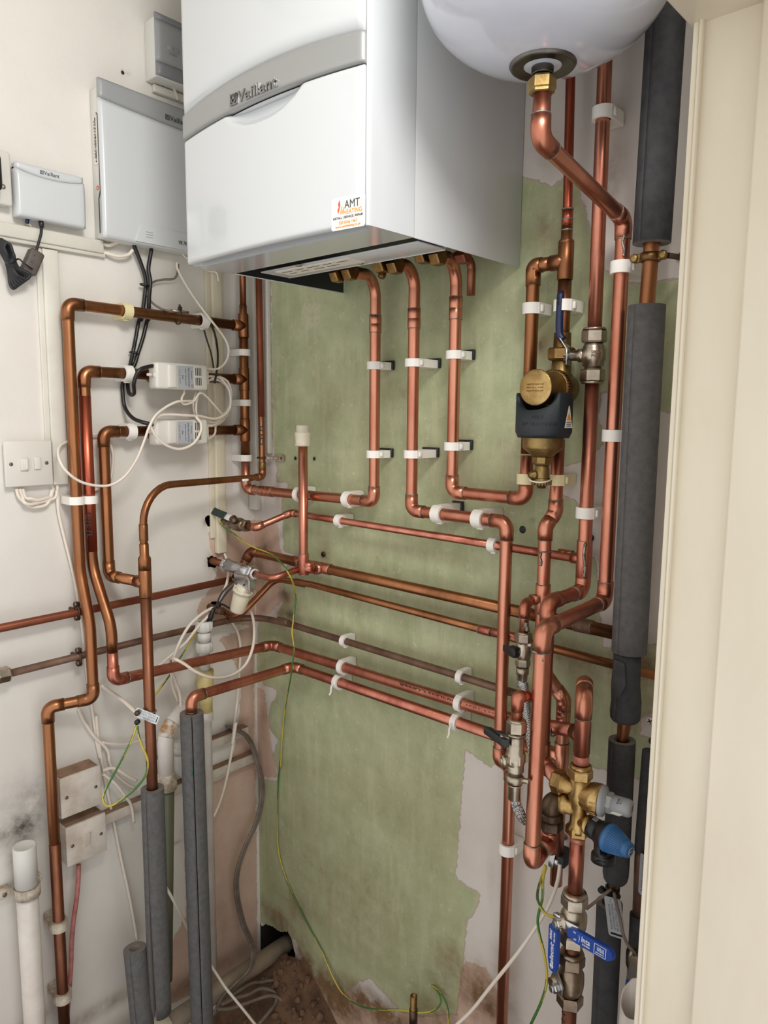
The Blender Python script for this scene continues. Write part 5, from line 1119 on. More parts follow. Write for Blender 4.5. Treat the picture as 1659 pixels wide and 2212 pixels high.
# ------------------------------------------------------------------ flow sensor
fsA, fsB = zl(13, 395, 835, .055), zl(13, 905, 895, .055)
fy = V3((0, st.path[1].y - .01, 0)).y
P0 = l(486, 1219, .055); P1 = V3((P0.x + .112, P0.y - .006, P0.z - .003))
ax_ = (P1 - P0).normalized()
fs2 = T('flow_sensor', 'shiny flow sensor block with a hanging cream plastic capsule', 'flow sensor', P0)
fs2.part('inlet_pipe', MB().cyl(V3((-.075, P0.y + .002, P0.z + .001)), P0, .0085), 'cudark')
fs2.part('end_nut', MB().hex(P0 - ax_ * .001, ax_, .014, .0160), 'steel'); fs2.part('end_nut', MB().hex(P1 - ax_ * .006, ax_, .014, .0190), 'steel')
fs2.part('body', MB().cyl(P0 + ax_ * .01, P1, .0138).box(P0.lerp(P1, .66) - ZU * .018, ax_ * .026, V3((0, .009, 0)), ZU * .018, .003).box(P0.lerp(P1, .93) - ZU * .022, ax_ * .008, V3((0, .010, 0)), ZU * .018, .002), 'steel')
ob_ = V3((sx2, -sy, gz)); 
fs2.part('outlet_pipe', MB().tube(fillet([P1 + ax_ * .004, V3((ob_.x - .028, P1.y, P1.z - .001)), ob_ - V3((.006, .004, .0))], [0, .02, 0]), R15, 18), 'cu2')
fs2.part('outlet_washer', MB().torus(P1 + ax_ * .009, ax_, .0095, .0022, 24, 8), 'whitepl')
cpT = zl(13, 725, 1110, .085); cpd = V3((-.30, -.12, -.94)).normalized()
cpT = V3((P0.lerp(P1, .72).x, P0.y - .004, P0.z - .036))
cap = fs2.part('capsule', MB().lathe(cpT, cpd, [(-.008, .006), (0, .007), (.002, .016), (.007, .018), (.011, .018), (.012, .0240), (.0175, .0240), (.0185, .0195), (.026, .0200), (.064, .0172), (.068, .015), (.0685, 0)], 36), 'cream')
fs2.part('yellow_tape', MB().lathe(cpT, cpd, [(-.012, .0068), (-.002, .0072)], 20), 'yellow')
a_, c_ = frame(cpd); mb = MB()
for i in range(6):
    q = cpT + cpd * .0096 + (a_ * math.cos(i * PI / 3) + c_ * math.sin(i * PI / 3)) * .0215; mb.lathe(q, cpd, [(-.0012, .0028), (.007, .0028)], 12)
fs2.part('flange_screw', mb, 'cream', cap)
# stub from the third hole
sp3 = l(468, 1312, .03)
one('pipe_stub', MB().tube(fillet([V3((-.075, sp3.y, sp3.z)), V3((.032, sp3.y, sp3.z - .006)), V3((.047, sp3.y + .004, sp3.z - .008))], [0, .01, 0]), .0085, 16).lathe((.022, sp3.y, sp3.z - .0055), XU, [(0, .0105), (.012, .0105)], 20), 'cudull', 'dull pipe stub sticking out of the lowest wall hole', 'pipe', (0, sp3.y, sp3.z))
# ------------------------------------------------------------------ pressure reducing valve set
r9 = Run('cold_main', 'pink copper swan-neck over the brass reducing valve with a dark leg behind', [(V3((E2.x, E2.y, pz(1900, 1232))),), (V3((E2.x, E2.y, E.z + .004)), 'e'), (E, 'e'), (V3((xp, PY, pz(1681) + .0235)),)], R22, 'cu2', 'cu', ring='solder')
r9.tee(V3((E2.x, E2.y, b(1232, 1584, -E2.y).z)), ZU, V3((-.86, .5, 0)), .05, .022, None, 'cudark'); r9.part('lower_leg', MB().cyl((E2.x, E2.y, pz(1900, 1232) - .002), (E2.x, E2.y, E.z - .03), R22 + .0003), 'cudark')
r9.part('flux_stain', MB().lathe((xp, PY, pz(1646)), ZU, [(0, R22 + .0005), (.012, R22 + .0004)], 20), mat('flux_stained_copper', (212, 150, 130), .7, .55, (180, 110, 90), 60))
pv = T('reducing_valve', 'brass pressure reducing valve with grey cap and blue relief knob', 'valve', (xp, PY, pz(1760)))
pv.part('compression_nut', MB().hex((xp, PY, pz(1681)), ZU, .017, .0178), 'brass'); pv.part('compression_nut', MB().hex((xp, PY, pz(1804)), ZU, .016, .0182), 'brass')
pv.part('olive_ring', MB().lathe((xp, PY, pz(1681) + .017), ZU, [(0, .0162), (.004, .0158), (.006, .0125)], 24), 'brass')
cz_ = pz(1716)
mb = MB().lathe((xp, PY, pz(1794)), ZU, [(0, .0165), (.006, .0165), (.012, .0125), (.03, .0120), (pz(1716) - pz(1794) - .012, .0135), (pz(1716) - pz(1794), .0175), (pz(1716) - pz(1794) + .014, .0135), (pz(1690) - pz(1794) + .008, .0150)], 32)
ux = V3((.985, .17, 0)).normalized()
mb.lathe(V3((xp, PY, cz_ + .001)) - ux * .004, ux, [(0, .014), (.010, .0175), (.018, .0205), (.021, .0220), (.024, .0226), (.034, .0230), (.035, .022)], 36)
lx = (V3((r7.path[-1])) - V3((xp, PY, pz(1690)))); lx.z = 0; lx = V3((-1, -.05, 0))
mb.lathe((xp, PY, zprv - .001), lx, [(0, .0125), (.022, .013), (.026, .0155), (.030, .0155)], 28)
mb.lathe((xp, PY, pz(1748)), -XU, [(0, .0115), (.016, .0125), (.020, .0160), (.034, .0160), (.036, .0135)], 28)
ux2 = V3((.97, -.2, -.06)).normalized(); rp = V3((xp, PY, pz(1768)))
mb.lathe(rp, ux2, [(0, .010), (.014, .0115), (.016, .0145), (.020, .0145), (.0205, .0125), (.0255, .0125), (.026, .0142), (.029, .0142)], 28)
bd_ = pv.part('valve_body', mb, 'brass')
mb = MB()
for k in range(9):
    a = -1.9 + k * .26; a1, a2 = frame(ux); q = V3((xp, PY, cz_ + .001)) + ux * .025 + (V3((0, 0, 1)) * math.sin(a) + ux.cross(ZU).normalized() * math.cos(a)) * .0229; mb.box(q, ux * .0045, (V3((0, 0, 1)) * math.cos(a) - ux.cross(ZU).normalized() * math.sin(a)) * .0009, (q - V3((xp, PY, cz_ + .001)) - ux * .025).normalized() * .0006, .0003, 1)
pv.part('cast_rib', mb, 'brass', bd_)
pv.part('inlet_nut', MB().hex(V3((xp, PY, zprv - .001)) + lx * .026, lx, .016, .0185), 'brass')
gc = V3((xp, PY, cz_ + .001)) + ux * .031
cp2 = pv.part('grey_cap', MB().lathe(gc, ux, [(0, .0222), (.002, .0225), (.006, .0216), (.009, .0150), (.0095, .0148)], 36).hex(gc + ux * .007, ux, .011, .0150, 6).lathe(gc + ux * .016, ux, [(0, .0128), (.024, .0128), (.028, .0105), (.029, .006), (.026, .0045), (.026, 0)], 32), 'lightgrey')
pv.part('cap_hole', MB().lathe(gc + ux * .0435, ux, [(0, .0042), (.0012, .0042)], 16), 'black', cp2)
pv.text('cap_print', '1-6\nBAR', gc + ux * .030 + V3((-.0, -.0085, .0099)), -ZU * .7 - V3((0, .7, 0)), ux, .008, .007, 'darktext', cp2, .0002)
pv.part('cap_label', MB().prism([gc + ux * .019 + V3((.003, -.0119, -.0052)), gc + ux * .033 + V3((.003, -.0119, -.0052)), gc + ux * .033 + V3((-.0015, -.0085, -.0106)), gc + ux * .019 + V3((-.0015, -.0085, -.0106))], V3((0, -.0008, -.0006))), 'paper', cp2)
bk0 = rp + ux2 * .0225
rv = pv.part('relief_housing', MB().lathe(bk0, ux2, [(0, .0135), (.001, .0155), (.011, .0155), (.012, .0135), (.014, .0135), (.016, .0172), (.024, .0185), (.028, .0200), (.031, .0200)], 32).tube(fillet([bk0 + ux2 * .022, bk0 + ux2 * .022 - ZU * .018, bk0 + ux2 * .026 - ZU * .036 - YU * .006], [0, .01, 0]), .0125, 20).lathe(bk0 + ux2 * .024 - ZU * .028, V3((.05, -.1, -1)), [(0, .0155), (.002, .0170), (.012, .0170), (.013, .0120), (.004, .0110)], 28), 'black')
pv.part('gauge_label', MB().box(bk0 + ux2 * .008 + ZU * .0154, ux2 * .004, YU * .005, ZU * .0003), 'lightgrey', rv)
k0 = bk0 + ux2 * .030; mb = MB().lathe(k0, ux2, [(0, .0205), (.003, .0208), (.006, .0190), (.030, .0118), (.036, .0108), (.038, .0085), (.0385, 0)], 40)
a1, a2 = frame(ux2)
for i in range(36):
    a = 2 * PI * i / 36; r0 = (a1 * math.cos(a) + a2 * math.sin(a)); tg = (a2 * math.cos(a) - a1 * math.sin(a)); p_0, p_1 = k0 + ux2 * .0065 + r0 * .0192, k0 + ux2 * .0295 + r0 * .0123
    mb.box((p_0 + p_1) / 2, (p_1 - p_0) / 2, tg * .0007, r0 * .0007, .0003, 1)
kb = pv.part('blue_knob', mb, 'blueknob'); pv.part('knob_emblem', MB().torus(k0 + ux2 * .0388, ux2, .0055, .0006, 20, 6).box(k0 + ux2 * .0388, a1 * .004, a2 * .0008, ux2 * .0003), 'lightgrey', kb)
# bronze elbow between the hanging pipe and the valve
ue = V3((u1.x + .002, -.2, b(1190, 1775, .2).z))
be = T('compression_elbow', 'dark bronze compression elbow joining the hanging pipe to the brass reducing valve', 'pipe fitting', ue)
pb = V3((xp, PY, pz(1748))) - XU * .032
be.part('elbow_body', MB().tube(fillet([ue + ZU * .004, V3((ue.x, ue.y, pb.z)), pb], [0, .016, 0], 10), .0150, 24), 'bronze')
be.part('compression_nut', MB().hex(ue - ZU * .012, ZU, .016, .0185), 'bronze'); be.part('collar', MB().lathe(ue + ZU * .004, ZU, [(0, .0165), (.003, .0178), (.010, .0178), (.012, .0155)], 28), 'bronze')
# ------------------------------------------------------------------ stop valves under it
def xz(py, px): return b(px, py, -PY)
q1 = xz(1840, 1248); q2 = xz(1930, 1244.5)
dn = [(1804, 1250), (1930, 1244), (1943, 1244)]
rr_ = Run('cold_main', 'pink copper pipe between the brass reducing valve and the upper blue lever valve', [(V3((xp, PY, pz(1804) - .0004)),), (V3((xp, PY, pz(1934, 1244) + .0065)),)], R22, 'cu2', 'cu2')
rr_.part('flux_stain', MB().lathe((xp, PY, pz(1818)), ZU, [(0, R22 + .0004), (.008, R22 + .0005)], 20), bpy.data.materials['flux_stained_copper'])
S_ = V3((-.42, -.9, .0)).normalized(); LX = V3((.9, -.42, 0)).normalized()
def stop(name, lab, zt_, zb_, m, zs, dirty):
    t = T(name, lab, 'valve', (xp, PY, zb_)); H = zt_ - zb_
    t.part('compression_nut', MB().hex((xp, PY, zt_ - .019), ZU, .019, .0200), m); t.part('compression_nut', MB().hex((xp, PY, zb_), ZU, .019, .0200), m)
    t.part('collar', MB().lathe((xp, PY, zt_), ZU, [(0, .0188), (.0045, .0172), (.006, .0125)], 28), m)
    bd = t.part('valve_body', MB().lathe((xp, PY, zb_ + .019), ZU, [(0, .0140), (.004, .0145), (.0045, .0175), (.010, .0185), (.012, .0190), (.02, .0198), (H - .058, .0198), (H - .050, .0195), (H - .044, .0165), (H - .038, .0145)], 32), m)
    return t, bd
v1t, v1b = pz(1934, 1244), pz(2040, 1239)
s1_, bd1 = stop('lever_valve', 'nickel valve with a blue handle pointing to the door jamb', v1t, v1b, 'nickel', 0, False)
sp_ = V3((xp, PY, pz(1985, 1242)))
s1_.part('stem', MB().lathe(sp_ + S_ * .016, S_, [(0, .0115), (.008, .0105), (.009, .008), (.016, .008)], 20), 'nickel', bd1)
h0 = sp_ + S_ * .024
LX0 = LX; LX = (b(1329, 2062, .215) - h0); LX = V3((LX.x, LX.y, 0)).normalized()
lv1 = s1_.part('lever', MB().box(h0 + LX * .010 - ZU * .001, LX * .020, ZU * .009, S_ * .0014, .001, 1).box(h0 - LX * .004 + ZU * .009, LX * .006, ZU * .003, S_ * .004, .001, 1), 'steel')
s1_.part('lever_nut', MB().hex(h0 + S_ * .0014, S_, .008, .0085).lathe(h0 + S_ * .009, S_, [(0, .005), (.003, .005)], 14), 'steel', lv1)
ge = LX * .128 - ZU * .036
def grip_outline(p, e, w, steps=8):
    e = V3(e); L_ = e.length; d = e / L_; n = d.cross(S_).normalized()
    pts = [p + n * w * .55, p + d * L_ * .2 + n * w, p + d * (L_ - w) + n * w]
    pts += [p + d * (L_ - w) + (d * math.sin(PI * k / steps) + n * math.cos(PI * k / steps)) * w for k in range(1, steps)]
    pts += [p + d * (L_ - w) - n * w, p + d * L_ * .2 - n * w, p - n * w * .55]
    return pts, d, n
g0_ = h0 + LX * .020 + S_ * .002 - ZU * .002
ol, gd, gn = grip_outline(g0_, b(1331, 2066, .215) - g0_, .0105)
gr1 = s1_.part('grip', MB().prism(ol if (ol[1] - ol[0]).cross(ol[2] - ol[1]).dot(S_) > 0 else list(reversed(ol)), S_ * .007), 'blue', lv1)
gu = gn if gn.z > 0 else -gn; F_ = S_ * .0074; ks = (b(1331, 2066, .215) - g0_).length / .108
def gtext(th, body, u, v, w, h, p, par, sh=0): th.text('grip_lettering', body, p + gd_ * u + gu_ * v + F_, gd_, gu_, w, h, 'whiteprint', par, .0003, sh)
gd_, gu_ = gd, gu
gtext(s1_, 'Inta', .046 * ks, .002, .020 * ks, .0085, g0_, gr1); gtext(s1_, 'ECOPRESS', .047 * ks, -.0056, .018 * ks, .0026, g0_, gr1); gtext(s1_, 'WRAS', .081 * ks, .0008, .017 * ks, .0068, g0_, gr1); gtext(s1_, 'APPROVED PRODUCT', .080 * ks, -.0052, .020 * ks, .0018, g0_, gr1)
gtext(s1_, 'ON', .018 * ks, .006, .006 * ks, .003, g0_, gr1); gtext(s1_, 'OFF', .020 * ks, -.005, .007 * ks, .003, g0_, gr1); gtext(s1_, ')', .030 * ks, 0, .0028 * ks, .011, g0_, gr1)
mb = MB(); cc = g0_ + gd * .080 * ks - gu * .0006 + F_
for q in (-1, 1): mb.box(cc + gu * q * .0078, gd * .0135 * ks, gu * .0003, S_ * .0002); mb.box(cc + gd * q * .0135 * ks, gd * .0003, gu * .0078, S_ * .0002)
s1_.part('lettering_frame', mb, 'whiteprint', gr1)
one('pipe_stub', MB().cyl((xp, PY, v1b + .001), (xp, PY, pz(2072, 1237)), R22), 'cudark', 'short brown pipe piece between the two blue lever valves', 'pipe', (xp, PY, v1b))
LX = LX0
v2t, v2b = pz(2062, 1237), pz(2170, 1231)
s2_, bd2 = stop('lever_valve', 'dirty nickel valve with a blue handle standing upright', v2t, v2b, 'nickelold', 0, True)
sp_ = V3((xp, PY, pz(2118, 1235)))
s2_.part('stem', MB().lathe(sp_ + S_ * .014 - LX * .006, S_, [(0, .0125), (.010, .0115), (.011, .008), (.018, .008)], 20), 'nickelold', bd2)
h0 = sp_ + S_ * .024 + LX * .002
lv2 = s2_.part('lever', MB().prism([h0 + LX * .010 - ZU * .010, h0 + LX * .012 + ZU * .006, h0 - LX * .003 + ZU * .022, h0 - LX * .014 + ZU * .026, h0 - LX * .012 - ZU * .012], S_ * .002), 'steel')
s2_.part('lever_nut', MB().hex(h0 + S_ * .002 - ZU * .002, S_, .008, .0078).lathe(h0 + S_ * .010 - ZU * .002, S_, [(0, .0048), (.004, .0048)], 14), 'steel', lv2)
g0_ = h0 - LX * .009 + ZU * .019 + S_ * .001
ol, gd, gn = grip_outline(g0_, ZU * .076 - LX * .001, .0105)
gr2 = s2_.part('grip', MB().prism(ol if (ol[1] - ol[0]).cross(ol[2] - ol[1]).dot(S_) > 0 else list(reversed(ol)), S_ * .006), 'blue', lv2)
gd_ = gd; gu_ = S_.cross(gd); F_ = S_ * .0064
gtext(s2_, 'altecnic', .030, .001, .034, .009, g0_, gr2, .2); gtext(s2_, 'WRAS', .058, .004, .016, .0055, g0_, gr2, .25); gtext(s2_, 'FULL BORE', .058, -.0045, .016, .003, g0_, gr2, .2)
s2_.part('grip_emblem', MB().torus(g0_ + gd * .009 + F_, S_, .0035, .0006, 16, 6).box(g0_ + gd * .009 + F_, gd * .0012, gu_ * .0026, S_ * .0003), 'whiteprint', gr2)
bm_ = Run('cold_main', 'dark brown copper main rising from the floor into the lower blue lever valve', [(V3((xp, PY, v2b + .002)),), (V3((xp, PY, .02)),)], R22, 'cudark', 'cudark')
bm_.part('print_marks', text_mb('11 1 III', V3((xp, PY, 0)) + S_ * (R22 + .0004) + ZU * b(1227, 2197, -PY).z, -ZU, LX, .04, .008, .0002), 'blacktext')
# ------------------------------------------------------------------ filling loop: two small valves, a braided hose
fv = .12
A1_ = b(1131, 1378, fv); tb_ = V3((Kx, -dj, tkz)) + V3((-.55, -.8, 0)).normalized() * .02
lz = b(1131, 1372, fv).z
fl1 = Run('filling_pipe', 'thin copper elbow from the kinked filter pipe down to the upper small valve', [(tb_,), (V3((A1_.x, -fv, tkz)), 'e'), (V3((A1_.x, -fv, lz)),)], R15, 'cu', 'cu')
def iso(name, lab, x, y, z1, z2, hpx, extra=False):
    t = T(name, lab, 'valve', (x, y, z2)); H = z1 - z2
    t.part('compression_nut', MB().hex((x, y, z1 - .016), ZU, .016, .0142), 'nickel'); t.part('collar', MB().lathe((x, y, z1), ZU, [(0, .0128), (.002, .0115), (.0025, .0085)], 24), 'nickel')
    bd = t.part('valve_body', MB().lathe((x, y, z2 + .012), ZU, [(0, .0085), (.003, .0122), (.012, .0132), (H - .036, .0132), (H - .032, .0105), (H - .028, .0105)], 28), 'nickel')
    t.part('lower_nut', MB().hex((x, y, z2), ZU, .013, .0125), 'nickel')
    return t, bd
u1_, ub = iso('filling_valve', 'small nickel valve with black tap above the braided hose', A1_.x, -fv, lz + .004, b(1131, 1440, fv).z, 0)
hc = V3((A1_.x, -fv, b(1129, 1404, fv).z)); hn = V3((-.35, -.93, 0)).normalized(); hdir_ = V3((-.75, .3, .02)).normalized()
u1_.part('stem', MB().cyl(hc + hn * .010, hc + hn * .018, .0065), 'nickel', ub)
u1_.part('tap_handle', MB().box(hc + hn * .021 + hdir_ * .006, hdir_ * .017, ZU * .0055, hn * .0045, .002, 2).box(hc + hn * .019, hdir_ * .0085, ZU * .0085, hn * .006, .002, 2), 'black', ub)
u1_.part('cross_knob', MB().cyl(hc - hdir_ * .010 + ZU * .012, hc + V3((.018, .002, .012)), .0045, 14), 'nickel', ub)
fx_ = .285; Lx = b(1116, 1563, fx_).x; e15 = b(1121, 1507, fx_)
b_in = V3((b(1160, 1507, vf).x, -vf, e15.z))
fl2 = Run('filling_pipe', 'thin copper elbow out of the thick vessel pipe down to the lower small valve', [(b_in + V3((-.010, -.004, 0)),), (V3((Lx, -fx_, e15.z)), 'e'), (V3((Lx, -fx_, b(1116, 1566, fx_).z)),)], R15, 'cu', 'cu')
zL0, zL1 = b(1115, 1556, fx_).z, b(1111, 1692, fx_).z
u2_ = T('filling_valve', 'long nickel check valve with black tap above the braided hose end', 'valve', (Lx, -fx_, zL1))
u2_.part('compression_nut', MB().hex((Lx, -fx_, zL0 - .018), ZU, .018, .0142), 'nickel'); u2_.part('collar', MB().lathe((Lx, -fx_, zL0), ZU, [(0, .0132), (.0025, .0115), (.003, .0085)], 24), 'nickel')
H = zL0 - zL1
mb = MB().lathe((Lx, -fx_, zL1 + .012), ZU, [(0, .010), (.006, .010)] + [q for k in range(4) for q in ((.007 + .0022 * k, .0122), (.0082 + .0022 * k, .0112))] + [(.017, .0125), (.020, .0125), (.022, .0135), (.034, .0135), (.036, .0115), (.06, .0115), (.064, .0132), (H - .034, .0132), (H - .032, .0108), (H - .026, .0108)], 28)
bd = u2_.part('valve_body', mb, 'nickel')
u2_.part('hex_section', MB().hex((Lx, -fx_, zL1 + .030), ZU, .016, .0142), 'nickel', bd)
hc = V3((Lx, -fx_, b(1110, 1594, fx_).z)); hn = V3((-.82, -.57, 0)).normalized()
u2_.part('stem', MB().cyl(hc + hn * .010, hc + hn * .022, .0075), 'nickel', bd)
hd_ = V3((-.55, .8, .0)).normalized(); hd_ = V3((-.9, .35, .05)).normalized()
u2_.part('tap_handle', MB().box(hc + hn * .024 - V3((.004, 0, 0)), V3((-.019, .004, .003)), ZU * .0058, hn * .0055, .002, 2).box(hc + hn * .020, V3((.008, -.002, 0)), ZU * .0085, hn * .005, .002, 2), 'black', bd)
hc = V3((Lx, -fx_, b(1104, 1638, fx_).z)); hn = V3((-.62, -.78, 0)).normalized()
u2_.part('test_port', MB().lathe(hc, hn, [(0, .0065), (.014, .0065), (.015, .0078), (.020, .0078), (.020, .004), (.016, .004), (.016, 0)], 20), 'nickel', bd)
u2_.part('wing_nut', MB().lathe((Lx, -fx_, zL1), ZU, [(0, .0095), (.003, .0125), (.010, .0130), (.013, .0105)], 24).box((Lx + .016, -fx_ + .002, zL1 + .009), (.006, 0, .001), (0, .0035, 0), (0, 0, .0035), .002), 'nickel')
hz0 = zL1; top_ = V3((A1_.x, -fv, b(1131, 1442, fv).z))
pts = [top_, top_ - ZU * .03, b(1132, 1480, fv), b(1137, 1531, .14), b(1143, 1572, .16), b(1152, 1640, .185), b(1156, 1700, .20), b(1150, 1755, .215), b(1136, 1772, .24), b(1121, 1752, .27), b(1112, 1722, fx_), V3((Lx, -fx_, zL1 - .014)), V3((Lx, -fx_, zL1))]
ho = T('braided_hose', 'braided steel filling hose looping behind the thick vessel pipe', 'hose', pts[0])
ho.part('braid', MB().tube(spline(pts, 8), .0066, 16), 'steelbrush')
mb = MB()
sp = spline(pts, 40)
for ph in range(6):
    for sg in (1, -1):
        P = []
        for i, p in enumerate(sp[::3]):
            i3 = i * 3; t = (sp[min(i3 + 1, len(sp) - 1)] - sp[max(i3 - 1, 0)]).normalized(); a, c = frame(t); w_ = sg * i * .75 + ph * PI / 3
            P.append(p + (a * math.cos(w_) + c * math.sin(w_)) * .0067)
        mb.tube(P, .0008, 4, False)
ho.part('braid_wires', mb, 'steel')
ho.part('crimp', MB().lathe(pts[0] - ZU * .022, ZU, [(0, .0075), (.001, .0085), (.010, .0085), (.011, .0105), (.022, .0105)], 24), 'nickel'); ho.part('crimp', MB().lathe(pts[-1] - ZU * .024, ZU, [(0, .0078), (.001, .0088), (.020, .0088), (.022, .0100), (.0235, .0100)], 24), 'nickel')
# ------------------------------------------------------------------ lagged pipe by the door jamb
dj2 = .072
ra = lambda px, py: b(px, py, dj2)
def line(p, q, n=8): return [p.lerp(q, i / n) for i in range(n + 1)]
tvr = V3((-.3, -1, 0))
up0 = ra(1407.7, 526); up1 = ra(1436, 0) + (ra(1436, 0) - ra(1407.7, 526)).normalized() * .25
upx = up0.x
foam('dark grey foam lagging on the upright pipe by the jamb, topmost length', line(up0, V3((upx + .006, up0.y, 2.5))), .0262, .0125, tvr, .02, 'foamd')
m0, m1_ = ra(1397.5, 660), ra(1358.8, 1408)
foam('long grey foam lagging on the upright pipe by the jamb, below the brass ring', line(m1_, m0, 10), .0262, .0125, tvr, .02)
w0, w1 = ra(1355, 1412), ra(1350, 1556)
t = foam('crumpled foam wrap below the long lagging by the jamb', [w1, w1.lerp(w0, .04), w1.lerp(w0, .12), w1.lerp(w0, .3) + V3((.001, 0, 0)), w1.lerp(w0, .55) + V3((-.001, 0, 0)), w1.lerp(w0, .8), w0], [.0195, .0225, .0232, .0225, .0215, .0208, .0205], .0125, tvr, .02, 'foamd')
t.part('loose_flap', MB().prism([w1.lerp(w0, .52) + V3((-.012, -.0205, 0)), w1.lerp(w0, .42) + V3((-.003, -.0235, 0)), w1.lerp(w0, .45) + V3((.004, -.0235, 0)), w1.lerp(w0, .62) + V3((.010, -.0215, 0)), w1.lerp(w0, .93) + V3((.007, -.0212, 0)), w1.lerp(w0, .95) + V3((-.010, -.0198, 0))], V3((0, -.004, 0))), 'foamd')
lw0, lw1 = ra(1344, 1598), ra(1329, 1903)
foam('dark foam lagging behind the grey cap and blue knob', [lw1, lw1 + ZU * .004, lw1 + ZU * .012] + line(lw1 + ZU * .03, lw0, 6), [.016, .0185, .0202] + [.0205] * 7, .0125, tvr, .02, 'foamd')
fl0, fl1_ = ra(1317, 1950), ra(1309, 2212)
foam('lowest dark foam lagging behind the blue valve handles', line(V3((fl1_.x, fl1_.y, .03)), fl0, 8), .0205, .0125, tvr, .02, 'foamd')
st_ = T('lagged_pipe', 'aged upright copper pipe inside the foam lagging by the door jamb', 'pipe', (fl1_.x, -dj2, .02))
st_.part('tube', MB().tube([V3((upx + .006, up0.y, 2.5)), up0, m0, m1_, w0, w1, lw0, lw1, fl0, V3((fl1_.x, fl1_.y, .02))], [R22] * 6 + [.0085] * 4, 20), 'cuold')
pbk = ra(1405, 556)
mr = T('pipe_bracket', 'brass two-screw ring bracket on the bare aged pipe by the jamb', 'pipe bracket', pbk)
mr.part('ring', MB().lathe(pbk - ZU * .006, ZU, [(0, .0118), (0, .0145), (.012, .0145), (.012, .0118), (0, .0118)], 28), 'brassold')
for q in (-1, 1):
    e_ = pbk + V3((q * .021, -.004, 0)); mr.part('lug', MB().box(pbk + V3((q * .0185, -.003, 0)), (.0055, 0, 0), (0, .0035, 0), (0, 0, .006), .001), 'brassold'); mb = MB().lathe(e_ + V3((0, -.001, 0)), -YU, [(0, .0062), (.004, .0062), (.0055, .004), (.0056, 0)], 14); mr.part('lug_screw', mb, 'brassdull')
mr.part('backplate', MB().box(pbk + V3((.045, .052, 0)), (.012, 0, 0), (0, .003, 0), (0, 0, .008), .002).cyl(pbk + V3((.024, .002, 0)), pbk + V3((.04, .05, 0)), .004, 10), 'bronze')
ck = T('earth_clamp', 'black cable clamp on the bare pipe below the dark lagging', 'earth clamp', ra(1323, 1922))
cpt = ra(1323, 1922)
ck.part('band', MB().lathe(cpt - ZU * .005, ZU, [(0, .0088), (0, .0115), (.010, .0115), (.010, .0088), (0, .0088)], 24), 'black'); ck.part('clamp_screw', MB().cyl(cpt + V3((0, -.0112, 0)), cpt + V3((0, -.020, 0)), .006, 14).cyl(cpt + V3((.013, -.008, 0)), cpt + V3((.013, -.016, 0)), .005, 12).cyl(cpt + V3((-.013, -.008, 0)), cpt + V3((-.013, -.016, 0)), .005, 12), 'blackmat')
tg = ra(1330, 1986); tdir = V3((.018, 0, -.098)).normalized(); tx_ = V3((tdir.z * -1, 0, tdir.x)).normalized()
tg = b(1328, 1982, dj2 + .026)
tgt = T('hanging_earth_tag', 'hanging metal earth label on the lowest dark lagging', 'tag', tg)
tgt.part('plate', MB().prism(rrect(tg, tx_, -tdir, .028, .064, .004), V3((0, -.0006, 0))), 'silverlab')
for k in range(4): tgt.text('embossed_lettering', ('SAFETY', 'ELECTRICAL', 'CONNECTION', 'DO NOT REMOVE')[k], tg + V3((0, -.0009, 0)) + tx_ * (.008 - .005 * k), tdir if False else -tdir, tx_ * -1 if False else -tx_, .04, .003, 'steel', None, .0003)
tgt.part('slot', MB().box(tg + tdir * .027 + V3((0, -.0007, 0)), tx_ * .010, tdir * .0016, V3((0, .0003, 0))), 'black')
mb = MB().torus(tg - tdir * .026 + V3((0, -.001, 0)), YU, .0045, .0008, 16, 6); tgt.part('eyelet', mb, 'steel')
# thin dark pipe against the jamb
dj3 = .055
rb_ = lambda px, py: b(px, py, dj3)
dk = T('lagged_pipe', 'thin dark lagged pipe half hidden along the door jamb', 'pipe', rb_(1378, 1975))
kA, kB, kC, kD = rb_(1404, 1622), rb_(1386, 1838), rb_(1384, 1850), rb_(1375, 2040)
dk.part('foam_sleeve', MB().tube([kA, kA.lerp(kB, .5), kB], .0115, 20), 'foamd'); dk.part('tube', MB().tube([kB, kC, rb_(1379, 1975)], .0095, 18), 'cudull'); dk.part('lower_sleeve', MB().tube([rb_(1378, 1975), kD], .0125, 20), 'foamd')
t2g = rb_(1391, 1890); tg2 = T('hanging_earth_tag', 'narrow metal earth label hanging beside the door jamb', 'tag', t2g)
tg2.part('plate', MB().prism(rrect(b(1391, 1892, dj3 + .02), V3((.9, -.4, 0)), ZU, .02, .068, .004), V3((.0003, -.0006, 0))), 'silverlab')
mb = MB()
for k in range(14): mb.box(b(1391, 1892, dj3 + .021) + ZU * (.026 - .004 * k), V3((.0045, -.002, 0)), ZU * .0008, V3((0, .0002, 0)))
tg2.part('embossed_lettering', mb, 'steel')
bl = T('lever_valve', 'steel lever with a blue grip end beside the jamb, above the open white pipe', 'valve', rb_(1370, 2110))
bl.part('valve_body', MB().lathe(rb_(1375, 2045), -ZU, [(0, .0125), (.01, .016), (.03, .016), (.04, .013), (.09, .013)], 24), 'nickel')
lp_ = b(1374, 2068, dj3 + .022); le_ = b(1366, 2120, dj3 + .024); lq = b(1362, 2142, dj3 + .024)
bl.part('lever_screw', MB().cyl(lp_ + V3((0, -.004, 0)), lp_ + V3((0, -.011, 0)), .007, 16).cyl(lp_ + V3((0, -.004, 0)), lp_ + V3((0, .018, 0)), .006, 14), 'nickel')
